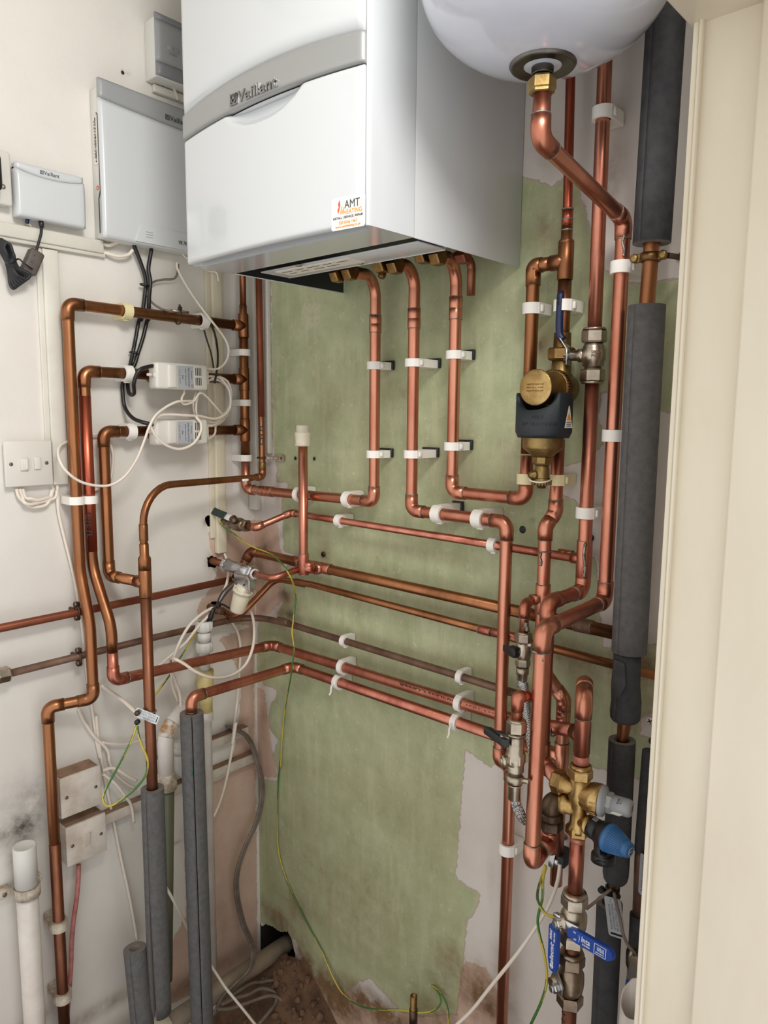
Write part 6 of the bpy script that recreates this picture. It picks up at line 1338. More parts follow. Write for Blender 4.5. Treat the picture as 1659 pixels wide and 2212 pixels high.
wv = V3((.012, -.005, .004)); bl.part('lever', MB().prism([lp_ - wv * .6 + ZU * .008, lp_ + wv * .6 + ZU * .008, le_ + wv * .9, le_ - wv * .9], V3((0, -.002, 0))), 'steel'); bl.part('grip', MB().prism([le_ - wv * .9, le_ + wv * .9, lq + wv * 1.0 - ZU * .02, lq - wv * 1.0 - ZU * .02], V3((0, -.004, 0))), 'blue')
wp = b(1376, 2155, .13); 
mb = MB(); ri_, ro_ = .0215, .0235; n_ = 32; vs = []
for i in range(n_):
    a = 2 * PI * i / n_; zt_ = wp.z + .020 * math.sin(a + .2) + random.uniform(-.0015, .0015)
    vs += [V3((wp.x + r_ * math.cos(a), wp.y + r_ * math.sin(a), z_)) for r_, z_ in ((ro_, .03), (ro_, zt_), (ri_, zt_ - .001), (ri_, .03))]
fs = [(4 * i + j, 4 * ((i + 1) % n_) + j, 4 * ((i + 1) % n_) + (j + 1) % 4, 4 * i + (j + 1) % 4) for i in range(n_) for j in range(4)]
one('waste_pipe', MB().add(vs, fs), 'pvc', 'open white plastic pipe end by the foot of the jamb', 'pipe', (wp.x, wp.y, .03))
# screws left in the back wall
for k, (px, py, lab) in enumerate(((1406, 1556, 'pale cross-head screw in the white patch beside the jamb'), (1411, 1600, 'rusty screw below the pale one beside the jamb'), (1472, 555, 'small screw by the jamb level with the brass bracket'), (1219, 1806, 'small screw behind the bronze elbow pipe'), (700, 1197, 'old screw in the wall by the foot of the capped stub'))):
    p_ = b(px, py, 0); mb = MB().lathe(p_ + V3((0, .004, 0)), -YU, [(0, .003), (.005, .003), (.0055, .0065), (.008, .0062), (.009, .004), (.0091, 0)], 18)
    for a in (0, PI / 2): mb.box(p_ + V3((0, -.0052, 0)), V3((math.cos(a + .5) * .004, 0, math.sin(a + .5) * .004)), V3((-math.sin(a + .5) * .0008, 0, math.cos(a + .5) * .0008)), V3((0, .0003, 0)), 0, 1, 1)
    one('wall_screw', mb, [('whitepl', 'bronze', 'nickel', 'nickel', 'bronze')[k], 'black'], lab, 'screw', p_)
# dark cable clip behind
q_ = b(1217, 1851, .03); one('cable_clamp', MB().box(q_, (.012, 0, 0), (0, .02, 0), (0, 0, .010), .003), 'blackmat', 'small black clamp block on the wall behind the pink pipe', 'clamp', q_)

# solder runs
def drip(run, p, n, h, w=.0022):
    n = V3(n).normalized(); p = V3(p) + n * (R22 + .0012); k = spline([p, p - ZU * h * .35 + n.cross(ZU) * .002, p - ZU * h * .7 - n.cross(ZU) * .001, p - ZU * h], 5)
    run.part('solder_run', MB().tube(k, [w * (.6 + .5 * abs(math.sin(i * 1.7))) for i in range(len(k))], 8), 'solder')
cvw = V3((.55, -.83, 0))
drip(r7, (V1x, -v1, h1e.z + .030), cvw, .058, .003); drip(r8, (b(1164, 1412, vf).x, -vf, b(1164, 1407, vf).z), cvw + V3((.5, .3, 0)), .022); drip(r5, (Kx, -dj, b(1175, 1192, dj).z), cvw - V3((.5, .3, 0)), .022)
drip(r8, (vx2, -v2, b(1345, 512, v2).z), cvw, .03); drip(fl1, (A1_.x + .003, -fv + .003, b(1131, 1340, fv).z), cvw, .014, .004)
# empty screw holes
for k, (px, py, wl_, r_, lab) in enumerate(((613, 990, 'b', .0035, 'empty screw hole beside the corner bracket, nearest the corner'), (638, 990, 'b', .004, 'empty dark plug hole between corner bracket and capped stub'), (679, 991, 'b', .004, 'empty torn screw hole just past the capped stub'), (1129, 1144, 'b', .0065, 'dark plug hole in the green wall between the tall drop and the kinked pipe'), (1276, 1162, 'b', .006, 'torn hole in the white patch between the two pink risers'), (265, 157, 'l', .0035, 'small empty hole high on the white side wall'))):
    p_ = b(px, py, 0) if wl_ == 'b' else l(px, py, 0); nd = -YU if wl_ == 'b' else XU
    one('screw_hole', MB().lathe(p_ - nd * .004, nd, [(0, r_), (.0044, r_ * 1.05), (.0048, r_ * .9), (.0046, 0)], 16), 'hole' if k != 3 else 'black', lab, 'hole', p_)

# ------------------------------------------------------------------ cables on the side wall
def L_(k, pts): # (zoom x, zoom y, distance from the side wall)
    return [l(*Z(k, p[0], p[1]), p[2]) for p in pts]
def B_(k, pts): return [b(*Z(k, p[0], p[1]), p[2]) for p in pts]
cable('power_cable', 'thick black cable from the big control box to the upper zone valve', L_(1, [(855, 1560, .02), (865, 1590, .02), (900, 1680, .018), (932, 1790, .016), (925, 1900, .014), (905, 2040, .010)]) + L_(4, [(712, 330, .010), (690, 450, .012), (672, 540, .016), (652, 640, .010), (640, 730, .010), (650, 800, .030), (680, 800, .050), (680, 730, .072), (715, 650, .080), (800, 622, .078)]), .0041, 'black')
cable('power_cable', 'thick black cable from the big control box to the lower zone valve', L_(1, [(970, 1580, .02), (965, 1620, .02), (950, 1720, .020), (962, 1800, .024), (955, 1900, .022), (950, 2040, .012)]) + L_(4, [(765, 330, .012), (738, 440, .012), (706, 540, .012), (680, 620, .012), (612, 720, .010), (608, 800, .012), (622, 890, .020), (670, 955, .045), (740, 985, .070), (812, 1000, .078)]), .0041, 'black')
for k, (x, y, xx) in enumerate(((745, 105, .019), (678, 540, .014))):
    p = l(*Z(4, x, y), xx); one('cable_tie', MB().torus(p, V3((0, .15, 1)), .0082, .0016, 20, 6).box(p + V3((.008, 0, 0)), (.003, 0, 0), (0, .003, 0), (0, 0, .0025), .0006, 1), 'black', ('black cable tie round the two thick cables below the control box', 'black cable tie round the two thick cables above the upper zone valve')[k], 'cable tie', p)
# sensor leads
SP = o1 + R22
cable('sensor_lead', 'thin grey lead from the control box, curling to the sensor on the top pipe', L_(4, [(962, -30, .02), (960, 20, .018), (935, 65, .016), (860, 72, .014), (795, 92, .014), (762, 150, .016), (790, 212, .020), (855, 258, .035), (925, 275, .056)]), .0024, 'gcable')
cable('sensor_lead', 'thin pale lead from the control box, falling past the top pipe', L_(4, [(955, -40, .024), (960, 5, .024), (1010, 100, .030), (1085, 215, .045), (1180, 340, .066), (1250, 430, .066), (1285, 510, .070), (1272, 590, .072), (1215, 642, .070), (1125, 640, .066)]), .0026, 'wcable')
pS = l(*Z(4, 985, 292), SP + .004); dS = (l(*Z(4, 1045, 296), SP + .004) - l(*Z(4, 925, 276), SP + .004)).normalized()
zt0 = tz[0] + .0015
sens = T('pipe_sensor', 'slim metal pipe sensor strapped on the top aged branch by a black tie', 'sensor', (SP + .003, pS.y, zt0 + .004))
sens.part('probe', MB().tube([V3((o1 + .0085, pS.y - .021, zt0 + .0125)), V3((o1 + .0085, pS.y + .021, zt0 + .0125))], .003, 12), 'nickel')
sens.part('strap', MB().torus((o1 + .0012, pS.y, zt0 + .001), YU, R22 + .0042, .0014, 28, 6).box((o1 + .009, pS.y, zt0 + .0185), (.004, 0, 0), (0, .0035, 0), (0, 0, .004), .001, 1).cyl((o1 + .010, pS.y, zt0 + .019), (o1 + .012, pS.y - .003, zt0 + .026), .0022, 8), 'black')
# coil of pale wires between the two actuators
W = 'wcable'; xc = .060
def coil(cx_, cy_, rx, ry, tilt, x0_, n=22, turns=1.0, a0=0.0):
    out = []
    for i in range(int(n * turns) + 1):
        a = a0 + 2 * PI * i / n; u, v = rx * math.cos(a), ry * math.sin(a); out.append((cx_ + u * math.cos(tilt) - v * math.sin(tilt), cy_ + u * math.sin(tilt) + v * math.cos(tilt), x0_ + .006 * math.sin(a * 1.3)))
    return out
pts = [(1140, 700, .068), (1180, 690, .066)] + coil(1190, 850, 105, 160, .35, .062, 22, 3.3, -1.3)
pts2 = L_(4, pts) + L_(4, [(1120, 800, .080), (1060, 852, .088), (1000, 868, .092), (985, 835, .084), (1000, 800, .074), (1004, 770, .068)])
cable('actuator_lead', 'pale lead of the upper zone valve coiled beside the manifold', pts2, .0025, W)
pts = [(1150, 720, .062), (1200, 705, .060)] + coil(1180, 860, 118, 150, .2, .050, 22, 3.2, -1.2)
cable('actuator_lead', 'pale lead coiled behind, ending at the lower zone valve', L_(4, pts + [(1210, 990, .052), (1195, 1060, .056), (1130, 1105, .070)]), .0025, W)
pts = [(1225, 690, .066), (1290, 780, .068), (1290, 900, .074), (1210, 960, .082), (1100, 945, .094), (1010, 940, .102), (900, 935, .104), (840, 945, .106), (795, 985, .108), (790, 1020, .108), (835, 1090, .108), (900, 1138, .107), (980, 1155, .106), (1060, 1120, .106), (1105, 1050, .105), (1108, 990, .104), (1080, 950, .098), (1130, 962, .082), (1190, 985, .072), (1240, 960, .066)]
cable('actuator_lead', 'pale lead looped across the front of the lower zone valve', L_(4, pts), .0029, W)
pts = [(1060, 848, .083), (1000, 850, .100), (950, 855, .106), (880, 890, .110), (815, 945, .116), (775, 1020, .116), (745, 1105, .112), (695, 1225, .100), (620, 1330, .082), (530, 1385, .076), (430, 1388, .074), (330, 1360, .072), (245, 1295, .070), (200, 1215, .060), (200, 1150, .040), (240, 1115, .022), (320, 1090, .016), (430, 1062, .014), (500, 1075, .013), (540, 1160, .013), (545, 1250, .012), (520, 1360, .010), (420, 1420, .010), (320, 1410, .012)]
cable('actuator_lead', 'pale lead sweeping in a big arc over the three aged drops', L_(4, pts), .0027, W)
cable('sensor_lead', 'thin black strap end hanging beside the top branch', L_(4, [(1128, 395, .040), (1150, 470, .040), (1172, 540, .044), (1190, 640, .054)]), .0019, 'black')
cable('sensor_lead', 'thin black lead passing behind the top branch to the pale coil', L_(4, [(1150, 320, .020), (1190, 400, .018), (1212, 500, .024), (1216, 600, .060), (1205, 680, .074), (1196, 735, .076)]), .0024, 'black')
# cables round the boiler underside / control boxes
cable('power_cable', 'white cable looping out below the big control box into the batten gap', L_(1, [(650, 1560, .008), (700, 1570, .012), (770, 1545, .016), (830, 1535, .020)]), .0036, W)
cable('power_cable', 'white cable drooping from the batten to the black cable entry', L_(1, [(640, 1610, .006), (700, 1625, .014), (760, 1640, .018), (820, 1630, .020), (850, 1600, .022)]), .0036, W)
cable('power_cable', 'white cable below the small receiver box', L_(1, [(1100, 515, .03), (1108, 545, .02), (1122, 590, .012), (1140, 640, .010)]), .0034, W)
cable('sensor_lead', 'pale lead behind the boiler corner into the trunking top', L_(1, [(1150, 1610, .02), (1200, 1655, .02), (1270, 1700, .02), (1340, 1735, .02), (1385, 1745, .026), (1400, 1800, .028)]), .0022, W)
one('wall_rail', MB().box(l(*Z(1, 1100, 608), .006), (.005, 0, 0), (0, .045, 0), (0, 0, .008), .002), 'trimw', 'small white strip on the wall between receiver and control box', 'strip', l(*Z(1, 1100, 608), 0))
# gateway lead, brick and coil
fe = zl(18, 425, 1640, .028)
cable('gateway_lead', 'black lead from the gateway box down to the grey-brown power brick', L_(18, [(540, 1070, .018), (545, 1130, .018), (550, 1190, .022), (545, 1260, .026), (515, 1370, .027), (480, 1490, .028)]), .0026, 'blackmat')
ft_ = T('power_brick', 'small grey-brown ferrite brick hanging below the gateway box', 'power brick', fe)
fa_ = (zl(18, 370, 1760, .028) - zl(18, 480, 1510, .028)).normalized(); fb_ = V3((0, -fa_.z, fa_.y)) 
ft_.part('case', MB().box(fe, fa_ * .0235, fb_ * .0135, V3((.011, 0, 0)), .005, 3), 'ferr')
ft_.part('vent_hole', MB().box(fe - fa_ * .010 + V3((.0112, 0, 0)) + fb_ * -.004, fa_ * .0006, fb_ * .0014, V3((.0004, 0, 0))).box(fe + fa_ * .004 + V3((.0112, 0, 0)) + fb_ * -.004, fa_ * .0006, fb_ * .0014, V3((.0004, 0, 0))), 'black')
ft_.part('strain_relief', MB().cyl(zl(18, 555, 1175, .022), zl(18, 540, 1075, .018), .0042, 12, 0, .0052), 'black')
bun = T('cable_bundle', 'black lead wound into a tied bundle beside the power brick', 'cable', zl(18, 180, 1640, .03))
for k in range(6):
    f = .020 + .0035 * k
    pts = [(95 + 15 * k, 1480 + 6 * k, f), (55 + 17 * k, 1370 + 9 * k, f), (10 + 15 * k, 1335 + 10 * k, f), (-20 + 15 * k, 1400 + 8 * k, f), (20 + 14 * k, 1520, f), (80 + 11 * k, 1640, .026 + .001 * k), (115 + 20 * k, 1790, f), (128 + 32 * k, 1910 - 14 * k, f), (170 + 36 * k, 1985 - 24 * k, f), (235 + 32 * k, 1940 - 24 * k, f), (240 + 26 * k, 1850 - 14 * k, f), (185 + 14 * k, 1720, .034), (150 + 11 * k, 1640, .036), (120 + 13 * k, 1540, f + .004), (95 + 15 * k, 1478 + 6 * k, f)]
    bun.part('loop', MB().tube(spline([l(*Z(18, a, c), x) for a, c, x in pts], 6), .0028, 8), 'blackmat')
bun.part('wire_tie', MB().tube(spline(L_(18, [(70, 1640, .032), (120, 1645, .044), (190, 1620, .046), (250, 1595, .042), (330, 1660, .046), (430, 1730, .043)]), 5), .0016, 6), 'black')
cable('gateway_lead', 'short blue and white network plug under the gateway box', L_(18, [(372, 1045, .014), (362, 1090, .014), (358, 1120, .012)]), .0036, 'navyh'); cable('power_cable', 'white network lead end going behind the batten', L_(18, [(358, 1118, .012), (380, 1135, .008), (410, 1160, .004)]), .0028, W)
# spur loops
for k, (a, c, e) in enumerate((((100, -30), (205, 92), (298, -30)), ((135, -30), (215, 52), (292, -25)), ((118, -30), (180, 76), (318, -20)))):
    cable('switch_cable', ('white cable loop under the spur switch, outermost of three', 'white cable loop under the spur switch, innermost of three', 'white cable loop under the spur switch, middle of three')[k], L_(7, [(a[0] - 8, a[1] + 20, .010), (a[0] + 10, a[1] + 70, .012), (c[0] - 40, c[1] - 8, .013 + .003 * k), (c[0], c[1], .013 + .003 * k), (c[0] + 55, c[1] - 14, .012), (e[0] - 12, e[1] + 60, .010), (e[0], e[1] + 20, .008)]), .0033, W)
cable('switch_cable', 'white cable running down behind the tallest aged drop', L_(7, [(322, -30, .008), (322, 60, .008), (334, 150, .008), (365, 280, .008), (400, 420, .008), (430, 560, .007), (460, 760, .007), (480, 950, .007), (500, 1120, .007), (520, 1250, .007), (540, 1400, .007), (560, 1500, .007)]), .0032, W)
# cable nest low on the side wall
cable('switch_cable', 'thick pale cable from the wall to the silver earth tag', L_(7, [(572, 1090, .012), (590, 1105, .020), (640, 1140, .05), (690, 1175, .09), (740, 1220, .13), (765, 1245, .150)]), .0042, W)
cable('switch_cable', 'pale cable slanting down behind the blank box', L_(10, [(470, -80, .010), (500, -10, .010), (560, 80, .012), (640, 165, .014), (655, 240, .014), (690, 310, .016), (760, 370, .016), (815, 395, .016)]), .0036, W)
cable('switch_cable', 'long straight pale cable falling behind the split foam lagging', L_(10, [(575, -40, .008), (590, 120, .008), (620, 300, .008), (655, 480, .009), (690, 650, .009), (725, 820, .009), (765, 1000, .009), (800, 1180, .009), (820, 1300, .010)]), .0034, W)
cable('switch_cable', 'pale cable looping out of the blank box over the dusty trunking', L_(10, [(612, 290, .030), (680, 275, .032), (760, 320, .034), (815, 350, .034)]), .0034, W)
cable('switch_cable', 'pale cable curving from the blank box under the trunking', L_(10, [(615, 310, .032), (680, 360, .034), (740, 430, .034), (785, 500, .030), (800, 600, .026)]), .0034, W)
cable('switch_cable', 'pale cable crossing level behind the aged drop and the white bend', L_(10, [(610, 120, .014), (680, 130, .014), (760, 130, .014), (850, 105, .014), (950, 90, .014)]), .0028, W)
cable('power_cable', 'mottled pink cable from the dusty switch to the floor', L_(10, [(470, 850, .020), (468, 930, .022), (458, 1050, .024), (440, 1180, .024), (428, 1320, .026), (424, 1450, .028), (412, 1620, .030), (396, 1810, .030)]), .0048, 'pinkc')
# grey bundle from the wall hole to the floor
for k in range(3):
    o = 0; w_ = 0; sh_ = V3((.0045, -.0078, .0045)) * k
    cable('grey_cable', ('dirty grey cable out of the corner hole, outermost of three', 'dirty grey cable out of the corner hole, middle of three', 'dirty grey cable out of the corner hole, innermost of three')[k],
          [q_ + sh_ for q_ in [l(518, 1580, -.03)] + L_(10, [(1370 - o * .3, 25 + o, .012 + w_), (1420 - o * .4, 45 + o, .028 + w_), (1490 - o * .8, 95 + o, .034 + w_), (1545 - o, 230 + o, .034 + w_), (1575 - o, 400, .034 + w_), (1545 - o * .9, 580, .036 + w_), (1470 - o * .8, 750, .036 + w_), (1425 - o * .5, 900, .036 + w_), (1425 - o * .4, 1040, .036 + w_), (1462 - o * .3, 1200, .045 + w_), (1500 - o * .3, 1290, .085 + w_), (1522 - o * .6, 1370, .115 + w_), (1500 - o, 1470, .112 + w_), (1420 - o, 1550, .110 + w_), (1340 - o, 1640, .100 + w_), (1290 - o, 1740, .10 + w_)])], .0034, 'gcable')
for k in range(3):
    cable('grey_cable', ('flat grey cable loop on the dirt, upper of three', 'flat grey cable loop on the dirt, middle of three', 'flat grey cable loop on the dirt, lower of three')[k],
          [l(*Z(16, x, y), d) for x, y, d in ([(180, 1750, .13), (300, 1680, .13), (450, 1560, .125), (640, 1440, .12), (800, 1415, .12), (950, 1390, .13), (1040, 1440, .14), (1060, 1560, .15)], [(190, 1790, .15), (350, 1780, .15), (540, 1720, .15), (760, 1640, .155), (920, 1600, .16), (1050, 1640, .17), (1110, 1760, .18), (1100, 1950, .19)], [(250, 1720, .145), (420, 1640, .14), (600, 1590, .14), (800, 1500, .145), (980, 1560, .155), (990, 1700, .165), (880, 1850, .175), (760, 1990, .18)])[k]], .0042, 'gcable')
# wires of the flow sensor
xw = .085
cable('sensor_lead', 'thin black wire arching from the flow sensor to the black plug, upper of two', [V3((cpT.x - .012, cpT.y - .006, cpT.z + .010))] + L_(13, [(620, 1015, .095), (520, 1035, .092), (420, 1110, .088), (340, 1210, .084), (290, 1320, .080), (255, 1400, .076)]), .0021, 'black')
cable('sensor_lead', 'thin black wire arching from the flow sensor to the black plug, lower of two', [V3((cpT.x + .012, cpT.y - .012, cpT.z + .004))] + L_(13, [(720, 1055, .112), (620, 1050, .104), (520, 1090, .096), (420, 1180, .090), (340, 1290, .084), (300, 1360, .078)]), .0021, 'black')
cable('sensor_lead', 'thin black wire from the plug under the cream capsule', L_(13, [(300, 1330, .074), (370, 1340, .070), (440, 1380, .070), (530, 1405, .072)]), .0021, 'black')
pa_, pb_ = l(*Z(13, 245, 1390), .076), l(*Z(13, 185, 1560), .066)
pg = T('wire_plug', 'black inline plug hanging into the mouth of the white waste stack', 'plug', pa_)
pg.part('body', MB().tube([pa_, pa_.lerp(pb_, .35), pa_.lerp(pb_, .5), pb_], [.0042, .0052, .0066, .0058], 14), 'black')
pg.part('cable_joint', MB().tube([l(*Z(13, 280, 1380), .076), l(*Z(13, 310, 1320), .078)], .0042, 10), 'blackmat')
cable('sensor_lead', 'white lead from the trunking foot down to the black plug', L_(13, [(385, 690, .012), (405, 740, .020), (430, 830, .034), (437, 930, .044), (415, 1060, .058), (370, 1180, .066), (310, 1300, .070)]), .0033, W)
cable('sensor_lead', 'white lead behind the flow sensor toward the capsule', L_(13, [(470, 820, .030), (500, 900, .034), (545, 980, .040), (590, 1050, .050)]), .0030, W)
cable('sensor_lead', 'white cable looping wide in front of the low copper run', L_(7, [(1400, 660, .075), (1418, 720, .10), (1424, 800, .13), (1412, 890, .15), (1370, 980, .152), (1290, 1036, .155), (1190, 1046, .16), (1100, 1015, .16), (1030, 968, .155), (985, 945, .148), (962, 938, .125), (955, 952, .090), (962, 1010, .080), (985, 1070, .075), (1005, 1130, .072), (1012, 1200, .070), (1000, 1290, .060)]), .0034, W)
cable('sensor_lead', 'white cable from the plug, curving down behind the low copper run', L_(7, [(1190, 655, .070), (1130, 690, .075), (1060, 755, .078), (1005, 850, .076), (970, 950, .074), (960, 1040, .070), (975, 1120, .060), (1000, 1180, .050)]), .0034, W)
cable('sensor_lead', 'white cable from the plug, slanting away behind the thick aged drop', L_(7, [(1195, 672, .064), (1110, 760, .066), (1040, 850, .066), (960, 920, .064), (880, 985, .062), (800, 1030, .060)]), .0032, W)
ov = 0
cable('sensor_lead', 'white cable hanging in the corner and passing behind the slit lagging', [l(*Z(7, 1300, 735), .02)] + L_(7, [(1330, 790, .02), (1346, 870, .022), (1342, 1000, .022), (1328, 1180, .05), (1300, 1420, .068)]) + L_(10, [(1410, 0, .072), (1385, 170, .068), (1350, 350, .055), (1305, 500, .040), (1250, 610, .036), (1180, 720, .034)]), .0032, W)
cable('sensor_lead', 'white cable emerging under the split lagging to the floor', L_(10, [(960, 940, .104), (1000, 1000, .105), (1060, 1110, .108), (1140, 1270, .10), (1230, 1410, .13), (1290, 1500, .16), (1350, 1590, .18), (1440, 1700, .20), (1560, 1850, .22)]), .0032, W)
# earth wires
cable('earth_wire', 'long green and yellow earth wire from the corner lever valve down to the floor', L_(13, [(315, 240, .070), (330, 290, .072), (390, 355, .076), (480, 420, .080), (600, 510, .085)]) + [zb(13, 740, 595, .078), zb(13, 900, 660, .078), zb(13, 1020, 720, .085), zb(13, 1120, 820, .11), zb(13, 1190, 910, .12)] + B_(13, [(1245, 1020, .11), (1285, 1140, .07), (1300, 1250, .055), (1285, 1380, .055), (1268, 1540, .055), (1250, 1680, .055), (1268, 1850, .057)]) +
      B_(8, [(262, 960, .062), (245, 1100, .058), (210, 1300, .014), (190, 1500, .008), (183, 1650, .006)]) + B_(11, [(418, 200, .005), (404, 340, .005), (400, 500, .005), (404, 680, .005), (430, 800, .005), (480, 930, .005), (560, 1090, .005), (640, 1240, .006), (700, 1380, .012), (760, 1480, .02), (850, 1540, .03), (950, 1560, .034), (1060, 1562, .034), (1190, 1578, .03), (1265, 1555, .024), (1288, 1505, .016), (1262, 1450, .008), (1240, 1432, .002)]), .0019, None, None, 'wire', True, 6)
cable('earth_wire', 'short green earth wire curling down from the wall over the green patch', B_(11, [(1238, 1430, .002), (1270, 1455, .010), (1305, 1500, .014), (1326, 1560, .016), (1330, 1660, .016)]), .0019, None, None, 'wire', True, 6)
cable('earth_wire', 'earth wire dropping from the waste stack to the silver tag', L_(7, [(1110, 778, .05), (1075, 830, .052), (1040, 890, .056), (1000, 950, .062), (955, 1025, .066), (905, 1095, .07), (850, 1165, .08), (800, 1225, .11), (765, 1258, .150)]), .0022, None, None, 'wire', True, 6)
cable('earth_wire', 'earth wire hanging in a teardrop loop below the silver tag', L_(10, [(818, 20, .172), (775, 130, .170), (700, 275, .160), (640, 385, .150), (615, 455, .150), (640, 500, .155), (700, 482, .165), (800, 405, .185), (868, 320, .190), (882, 230, .190), (848, 140, .186), (826, 70, .180), (822, 25, .176)]), .0022, None, None, 'wire', True, 6)
tgp = l(*Z(15, 215, 1135), d_x + .013)
tt = T('earth_tag', 'silver earth clamp tag with stamped lettering on the thick aged drop', 'tag', tgp)
td_ = (V3((.74, .60, -.36))).normalized(); tn_ = V3((.68, -.73, .1)); tn_ = (tn_ - td_ * tn_.dot(td_)).normalized(); tu_ = tn_.cross(td_).normalized()
if tu_.z < 0: tu_ = -tu_
tt.part('plate', MB().prism(rrect(tgp + tn_ * .004, td_, tu_, .050, .019, .003), tn_ * .0006), 'steel')
for k in range(3): tt.text('stamped_lettering', ('ELECTRICAL', 'SAFETY EARTH', 'DO NOT REMOVE')[k], tgp + tn_ * .005 + tu_ * (.0055 - .0055 * k) + td_ * .001, td_, tu_, .033, .0036, 'lightgrey', None, .0003)
tt.part('slot', MB().box(tgp + tn_ * .0048 + td_ * .0215, td_ * .0009, tu_ * .0058, tn_ * .0003), 'blackmat')
tt.part('band', MB().torus(V3((d_x, dyv, tgp.z + .004)), V3((.12, .2, 1)), R22 + .0022, .0014, 24, 6), 'steel')
for yq in (1108, 1215): 
    pq = l(*Z(15, 92, yq), d_x + .004); tt.part('clamp_screw', MB().lathe(pq, tn_, [(-.004, .0052), (.004, .0052), (.005, .004), (.006, .0015)], 14), 'bronze' if yq < 1150 else 'black')
# cables at the foot of the back wall
cable('switch_cable', 'white cable slanting across the long pipe to the floor by the blue valves', B_(12, [(645, 1040, .05), (622, 1180, .055), (560, 1345, .06), (480, 1480, .066), (390, 1615, .072), (300, 1735, .078), (150, 1920, .085), (0, 2108, .09)]) + [b(985, 2215, .10)], .0034, W)
cable('earth_wire', 'earth wire from the capped stub to the nut of the upper blue valve', [b(1178, 1868, .064)] + B_(12, [(512, 1130, .075), (482, 1230, .11), (482, 1310, .15), (530, 1395, .18), (600, 1430, .20), (640, 1432, .205)]), .0024, None, None, 'wire', True, 6)
cable('earth_wire', 'earth wire from the capped stub down beside the blue handles to the floor', [b(1180, 1872, .064)] + B_(12, [(520, 1150, .08), (515, 1290, .09), (482, 1430, .10), (490, 1540, .10), (528, 1700, .10), (548, 1880, .10), (510, 2040, .10), (430, 2215, .10)]), .0024, None, None, 'wire', True, 6)
cable('earth_wire', 'faded earth wire from the upper blue valve to the black clamp on the lagged pipe', B_(12, [(835, 1370, .12), (880, 1335, .11), (940, 1290, .10), (1000, 1240, .092), (1020, 1225, .088)]), .0024, 'gcable', None, 'wire')
cable('earth_wire', 'faded earth wire hanging over the metal tag toward the jamb', B_(12, [(1038, 1250, .102), (1060, 1340, .108), (1085, 1450, .110), (1105, 1550, .106), (1140, 1630, .100), (1190, 1690, .086)]), .0026, 'gcable', None, 'wire')
p_ = b(1180, 1868, .058); ec = T('earth_clamp', 'crumpled metal earth strap round the end of the capped stub', 'earth clamp', p_)
ec.part('band', MB().lathe((Pr.x, -.04, b(1196, 1862, .04).z), ZU, [(0, .0116), (0, .0128), (.014, .0128), (.014, .0116), (0, .0116)], 24), 'steel')
ec.part('strap_tail', MB().prism([V3((Pr.x - .004, -.0535, b(1196, 1832, .04).z)), V3((Pr.x + .004, -.0535, b(1196, 1832, .04).z)), V3((Pr.x + .001, -.056, b(1196, 1862, .04).z)), V3((Pr.x - .009, -.056, b(1196, 1862, .04).z))], V3((0, -.001, 0))), 'steel')
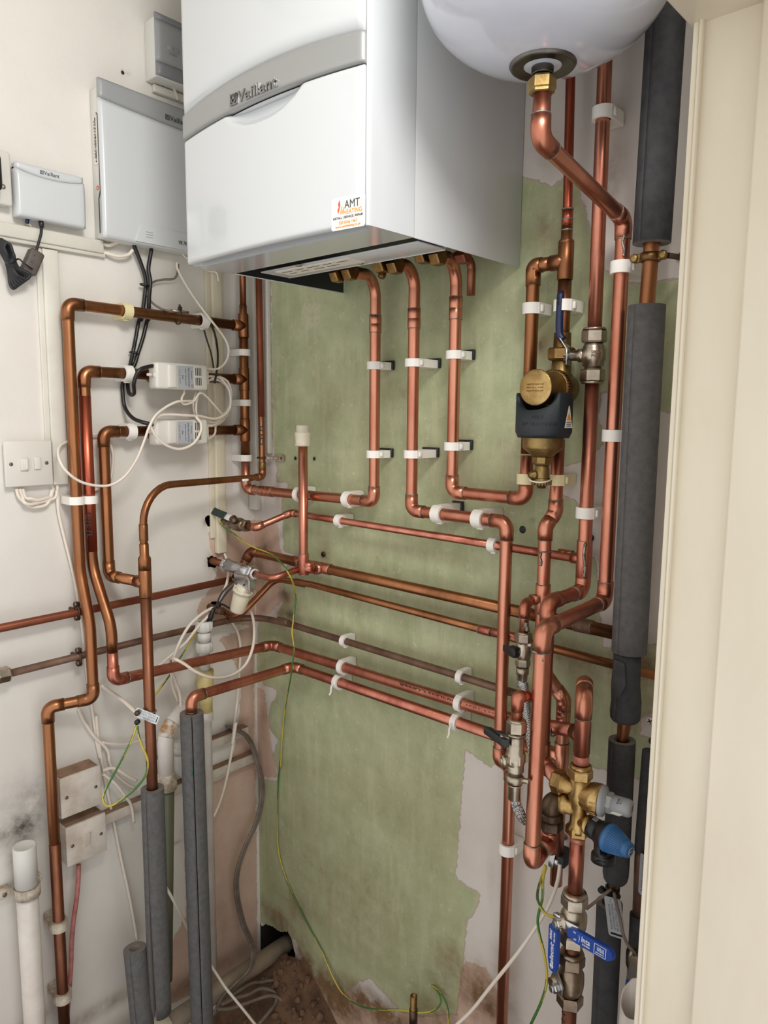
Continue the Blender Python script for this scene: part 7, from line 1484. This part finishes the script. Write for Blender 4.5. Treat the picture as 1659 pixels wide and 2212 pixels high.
# copper stub in the floor, stones, nail
sb = b(893, 2200, .035); s_ = T('floor_stub', 'short old brass-coloured pipe stub rising from the dirt at the foot of the green wall', 'pipe', (sb.x, sb.y, .01))
zt_ = b(893, 2150, .035).z; s_.part('tube', MB().lathe((sb.x, sb.y, .005), ZU, [(0, R15), (zt_ - .005, R15), (zt_ - .005, R15 - .001), (zt_ - .03, R15 - .001)], 20), 'brassold'); s_.part('coupling', MB().cyl((sb.x, sb.y, zt_ - .075), (sb.x, sb.y, zt_ - .032), R15 + .0014, 20), 'bronze')
mb = MB()
for k in range(150):
    x, y = random.uniform(.02, .42), -abs(random.gauss(.03, .07)) - .01
    h = .13 * math.exp(-((x - .1) / .16) ** 2 - ((y + .02) / .13) ** 2) + .05 * math.exp(-((x - .4) / .3) ** 2 - ((y) / .1) ** 2) + .03 * math.exp(-(x / .06) ** 2) + .07 * math.exp(-((x - .2) / .12) ** 2 - (y / .09) ** 2)
    s = random.choice((.003, .004, .005, .007, .010)) * random.uniform(.7, 1.3); bm = bmesh.new(); bmesh.ops.create_icosphere(bm, subdivisions=1, radius=s)
    for v in bm.verts: v.co *= random.uniform(.65, 1.15)
    R3 = Matrix.Rotation(random.uniform(0, 6), 3, 'Z'); bm.verts.index_update()
    mb.add([R3 @ v.co + V3((x, y, h + s * .3)) for v in bm.verts], [tuple(v.index for v in f.verts) for f in bm.faces], 0, False); bm.free()
o_ = one('rubble', mb, 'rubble', 'brown rubble and plaster crumbs heaped at the corner under the broken hole', 'rubble'); o_['kind'] = 'stuff'

# ------------------------------------------------------------------ camera, light, view
cam = bpy.data.cameras.new('camera'); co = bpy.data.objects.new('camera', cam); C.objects.link(co)
cam.sensor_fit = 'VERTICAL'; cam.sensor_height = 24.0; cam.lens = F * 24.0 / 2212; cam.clip_start = .02
co.matrix_world = Matrix(((RT.x, -DN.x, -FW.x, CAM.x), (RT.y, -DN.y, -FW.y, CAM.y), (RT.z, -DN.z, -FW.z, CAM.z), (0, 0, 0, 1)))
bpy.context.scene.camera = co
def area(name, loc, to, size, power, col=(1, 1, 1)):
    la = bpy.data.lights.new(name, 'AREA'); la.shape = 'DISK'; la.size = size; la.energy = power; la.color = col
    o = bpy.data.objects.new(name, la); C.objects.link(o); o.location = loc
    o.rotation_euler = (Vector(to) - Vector(loc)).to_track_quat('-Z', 'Y').to_euler()
area('ceiling_lamp', (1.55, -.92, 2.45), (.3, -.3, 1.0), .40, 11, (1, .97, .93))
w = bpy.data.worlds.new('world'); bpy.context.scene.world = w; w.use_nodes = True
w.node_tree.nodes['Background'].inputs['Color'].default_value = (1, .985, .97, 1); w.node_tree.nodes['Background'].inputs['Strength'].default_value = .85
vs = bpy.context.scene.view_settings; vs.view_transform = 'Standard'; vs.look = 'None'; vs.gamma = 1; vs.use_curve_mapping = False; vs.exposure = 0.5
